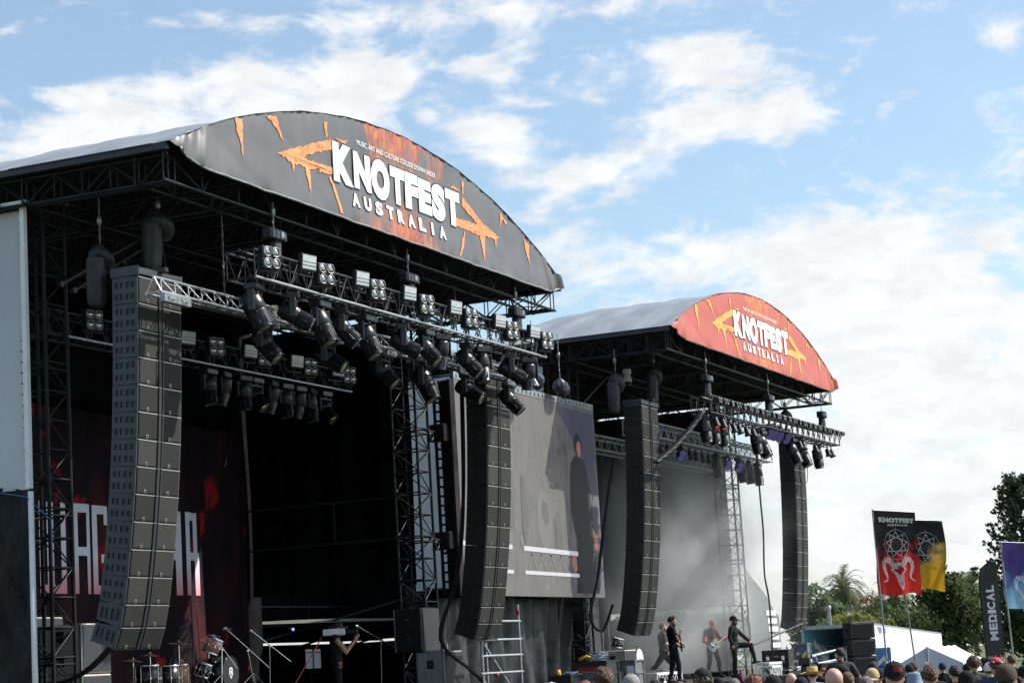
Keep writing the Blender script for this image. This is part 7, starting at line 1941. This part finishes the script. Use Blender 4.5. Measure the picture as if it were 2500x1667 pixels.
M['leaf_palm'] = leaf_mat('leaf_palm', (0.06, 0.08, 0.03), (0.16, 0.18, 0.075))
def leaves(mb, rn, c, r, n, size, shell=0.55, up=0.3):
    cl = []
    for _ in range(max(4, n//26)):
        while True:
            q = Vector((rn.uniform(-1, 1), rn.uniform(-1, 1), rn.uniform(-1, 1)))
            if shell*.6 < q.length < 1: break
        cl.append(q)
    for i in range(n):
        q = cl[i % len(cl)] + Vector((rn.gauss(0, .15), rn.gauss(0, .15), rn.gauss(0, .13)))
        p = c + Vector((q.x*r[0], q.y*r[1], q.z*r[2]))
        d = Vector((rn.gauss(0, 1), rn.gauss(0, 1), rn.gauss(0, 1)+up)).normalized(); t = d.orthogonal().normalized(); b = d.cross(t)
        s = size*rn.uniform(.55, 1.25); a = t*s; e = b*(s*.45)
        mb.add([p-a, p-e*.9+a*.1, p+a, p+e*.9+a*.1], [(0, 1, 2, 3)], False)
def tree(name, label, x, y, h, crowns, mat, size, n, seed, tr=.25, group='trees beyond the field'):
    rn = random.Random(seed); T = thing(name, label, 'tree', (x, y, 0), 0, group)
    mb = MB(); top = Vector((rn.uniform(-.3, .3), rn.uniform(-.3, .3), h*.55))
    mb.chain([(0, 0, 0), (top.x*.4, top.y*.4, h*.3), top], tr, 8, tr*.55)
    for c in crowns:
        e = Vector(c[:3]); mb.chain([(top.x*.5, top.y*.5, h*.32), (top+e)/2+Vector((0, 0, -.3)), e], tr*.45, 6, tr*.12)
        for k in range(4):
            q = e+Vector((rn.uniform(-1, 1)*c[3], rn.uniform(-1, 1)*c[4], rn.uniform(-.2, .8)*c[5]))*.8; mb.chain([e-(e-top)*.3, (e+q)/2, q], tr*.16, 5, tr*.05)
    mb.build('trunk', M['bark'], T)
    mb = MB(); tot = sum(c[3]*c[4]*c[5] for c in crowns)**1.0
    for c in crowns: leaves(mb, rn, Vector(c[:3]), c[3:], int(n*c[3]*c[4]*c[5]/tot), size)
    mb.build('crown', M[mat], T); return T
Z = CZ
tree('broadleaf_tree', 'greyish green tree beside the rightmost speaker hang', 215.2, 61.0, 9.4, [(0, 0, 6.9, 2.2, 2.4, 2.2), (0, -1.2, 5.6, 2.0, 2.2, 2.0), (.4, 1.0, 4.6, 2.0, 2.0, 1.9), (-.2, -1.2, 4.4, 1.8, 1.6, 1.8), (0, .2, 7.6, 1.1, 1.1, 1.0), (0, 0, 2.6, 2.2, 2.6, 1.6)], 'leaf_grey', .34, 4200, 1)
tree('broadleaf_tree', 'rusty autumn tree between the palm and the red flag', 237.3, 60.4, 8.0, [(0, -.2, 6.6, 1.6, 1.7, 1.8), (.3, .9, 5.0, 1.6, 1.5, 1.6), (0, -1.2, 5.2, 1.5, 1.4, 1.8), (0, 0, 3.4, 2, 2.2, 1.4)], 'leaf_autumn', .26, 2300, 2)
tree('hedge_bush', 'rounded olive green bush above the trailer roof', 148.0, 39.0, 4.6, [(0, 1.0, 3.4, 1.2, 1.5, 1.1), (0, -.6, 3.6, 1.2, 1.5, 1.0), (.2, -2.0, 3.0, 1.2, 1.2, 1.0), (0, .2, 2.0, 1.6, 2.8, 1.4)], 'leaf_olive', .20, 4200, 3)
tree('broadleaf_tree', 'tall dark tree rising behind the yellow flag', 210.3, 45.8, 10.7, [(0, .8, 9.2, 1.3, 1.3, 1.5), (.2, 1.0, 7.2, 2.0, 1.9, 1.8), (0, -.6, 7.2, 1.9, 2.0, 1.7), (.2, -1.9, 5.2, 2.0, 2.1, 2.0), (0, 1.6, 5.0, 2.2, 2.2, 2.2), (0, 0, 3.0, 2.8, 3.4, 2.2)], 'leaf_dark', .34, 7800, 4)
tree('broadleaf_tree', 'dense dark tree behind the MEDICAL banner', 202.8, 37.0, 8.2, [(0, .5, 6.2, 2.4, 2.4, 2.0), (0, -2.4, 6.2, 2.4, 2.6, 2.2), (.5, -.8, 4.2, 2.6, 3.6, 2.4), (0, -1, 2.2, 3.0, 5.0, 2.0)], 'leaf_dark', .34, 6800, 5)
tree('broadleaf_tree', 'low dark shrubbery tree above the trailer and the marquee', 190.0, 47.5, 6.0, [(0, 3.2, 3.6, 2.2, 2.4, 1.7), (0, 0, 4.0, 2.4, 2.6, 1.9), (0, -2.8, 3.4, 2.2, 2.4, 2.0), (0, 0, 2.0, 2.4, 6.5, 1.4)], 'leaf_dark', .30, 5600, 6)
tree('broadleaf_tree', 'mid green tree low down behind the palm and the bush', 205.0, 54.0, 5.5, [(0, 2.4, 3.4, 2.2, 2.2, 1.6), (0, -.8, 3.6, 2.2, 2.4, 1.7), (0, 0, 2.0, 2.4, 5.0, 1.4)], 'leaf_grey', .30, 3600, 16)
for i, (x, y, h) in enumerate(((200.0, 66.5, 8.0), (196.0, 71.0, 7.0), (190.0, 75.0, 8.4))):
    tree('broadleaf_tree', ['right hand tree glimpsed under the grey side curtain', 'middle tree glimpsed under the grey side curtain', 'left hand tree glimpsed under the grey side curtain'][i], x, y, h, [(0, 0, h*.66, 2.4, 3.0, 2.2), (0, 1.4, h*.5, 2.2, 2.6, 2.2), (0, -1.6, h*.48, 2.2, 2.6, 2.2)], 'leaf_grey', .42, 1800, 30+i)
def palm(label, x, y, h, L, n, seed, skirt=True):
    rn = random.Random(seed); T = thing('palm_tree', label, 'palm tree', (x, y, 0), 0, 'palm trees beyond the field')
    mb = MB(); mb.chain([(0, 0, 0), (.05, 0, h*.5), (0, 0, h)], .34, 10, .30)
    for k in range(int(h/.35)): mb.lathe([(.34, 0), (.38, .1), (.33, .16)], (.02, 0, .2+k*.35), (0, 0, 1), 10, False)
    mb.build('trunk', M['bark'], T)
    mb = MB()
    for i in range(n):
        az = 2*PI*i*.618+rn.uniform(-.2, .2); el = R_(78-108*(i/n)+rn.uniform(-8, 8)); ln = L*rn.uniform(.85, 1.1)
        d = Vector((math.cos(az)*math.cos(el), math.sin(az)*math.cos(el), math.sin(el)))
        p = Vector((0, 0, h)); pts = [p.copy()]; s = 9
        for k in range(s):
            d = (d + Vector((0, 0, -.16-.03*k))).normalized(); p = p + d*(ln/s); pts.append(p.copy())
        mb.chain(pts, .045, 4, .012)
        for k in range(1, s):
            for sub in (0, .5):
                q = pts[k].lerp(pts[k+1], sub) if k < s else pts[k]; dd = (pts[min(k+1, s)]-pts[k-1]).normalized()
                sd = dd.cross(Vector((0, 0, 1))); sd = sd.normalized() if sd.length > .1 else Vector((1, 0, 0)); ll = ln*.17*math.sin(PI*(k+sub)/(s+.6))+.12
                for sg in (-1, 1):
                    tip = q+(sd*sg*.85+dd*.75+Vector((0, 0, .10-.3*rn.random()))).normalized()*ll*1.2; w_ = dd*.075
                    mb.add([q-w_, q+w_, tip], [(0, 1, 2)], False)
    mb.build('crown', M['leaf_palm'], T); return T
palm('feathery palm left of the red flag, above the trailer', 246.0, 65.8, 7.0+CZ, 3.9, 80, 1)
palm('shaded palm right behind the pole of the red flag', 238.7, 57.9, 5.4+CZ, 3.5, 76, 2)
palm('palm between the tall dark tree and the MEDICAL banner', 262.3, 53.9, 6.8+CZ, 3.7, 76, 3)
# araucaria at the right edge
T = thing('conifer_tree', 'tall dark conifer with tufted branches at the right edge', 'tree', (192.3, 34.6, 0), 0, 'trees beyond the field')
rn = random.Random(11)
mb = MB(); mb.chain([(0, 0, 0), (.1, -.1, 9), (.2, 0, 16.2)], .35, 8, .08)
lf = MB()
for k in range(19):
    z = 5.2+.58*k; ln = (4.9-.20*k)*rn.uniform(.7, 1.1)
    for i in range(6):
        az = 2*PI*(i/6)+k*.5+rn.uniform(-.25, .25); d = Vector((math.cos(az), math.sin(az), .12+rn.uniform(-.1, .2)))
        pts = [Vector((.1, 0, z))+d*(ln*t)+Vector((0, 0, .5*t*t)) for t in (0, .33, .66, 1)]
        mb.chain(pts, .07, 5, .02)
        for t in (.3, .45, .6, .75, .88, 1.0):
            c = Vector((.1, 0, z))+d*(ln*t)+Vector((rn.uniform(-.15, .15), rn.uniform(-.15, .15), .5*t*t+.18)); leaves(lf, rn, c, (.38, .38, .34), 15, .25, .3, .8)
mb.build('trunk', M['bark'], T); lf.build('crown', M['leaf_pine'], T)
T = thing('street_lamp', 'small street lamp poking up by the MEDICAL banner', 'street lamp', (151.3, 30.0, 0))
mb = MB(); mb.tube((0, 0, 0), (0, 0, 6.9), .06, 8, .04); mb.chain([(0, 0, 6.9), (0, .35, 7.05), (0, .55, 7.1)], .03, 6); mb.build('pole', M['dark_steel'], T)
mb = MB(); mb.ell((0, .75, 7.12), (.16, .34, .12)); mb.build('lamp_head', M['dark_steel'], T)
T = thing('vent_mast', 'thin pale mast standing behind the trailer roof', 'mast', (120.0, 33.0, 0)); mb = MB(); mb.tube((0, 0, 0), (0, 0, 4.35), .09, 8); mb.lathe([(.11, 0), (.12, .2), (.05, .25)], (0, 0, 4.3), (0, 0, 1), 10); mb.build('pole', M['galv'], T)

# ------------------------------------------------------------------ smoke on the far stage
m = bpy.data.materials.new('smoke'); m.use_nodes = True; N, L = m.node_tree.nodes, m.node_tree.links; N.clear()
out = N.new('ShaderNodeOutputMaterial'); pv = N.new('ShaderNodeVolumePrincipled'); L.new(pv.outputs[0], out.inputs['Volume'])
pv.inputs['Color'].default_value = (0.93, 0.95, 0.95, 1); pv.inputs['Anisotropy'].default_value = 0.25
tc = N.new('ShaderNodeTexCoord'); nz = N.new('ShaderNodeTexNoise'); nz.inputs['Scale'].default_value = 0.55; nz.inputs['Detail'].default_value = 3; nz.inputs['Distortion'].default_value = 0.6
L.new(tc.outputs['Object'], nz.inputs['Vector'])
def SM(op, a, b=None):
    n = N.new('ShaderNodeMath'); n.operation = op
    for i, v in enumerate((a, b)):
        if v is None: continue
        if isinstance(v, (int, float)): n.inputs[i].default_value = v
        else: L.new(v, n.inputs[i])
    return n.outputs[0]
s = N.new('ShaderNodeSeparateXYZ'); L.new(tc.outputs['Object'], s.inputs[0])
def gs(o, c, w_): d = SM('DIVIDE', SM('SUBTRACT', o, c), w_); return SM('MULTIPLY', d, d)
g = SM('EXPONENT', SM('MULTIPLY', SM('ADD', SM('ADD', gs(s.outputs[0], -0.3, 3.9), gs(s.outputs[1], 1.2, 1.8)), gs(s.outputs[2], -0.3, 3.0)), -1.0))
r = N.new('ShaderNodeMapRange'); r.interpolation_type = 'SMOOTHSTEP'; L.new(nz.outputs[0], r.inputs[0]); r.inputs[1].default_value = 0.34; r.inputs[2].default_value = 0.72
L.new(SM('MULTIPLY', g, SM('ADD', SM('MULTIPLY', r.outputs[0], SMOKE), 0.07)), pv.inputs['Density'])
mb = MB(); mb.box((0, 0, 0), (15.0, 6.8, 7.6)); o = mb.build('stage_smoke', m); o.location = (66.2, 22.0, 5.3); o['kind'] = 'stuff'
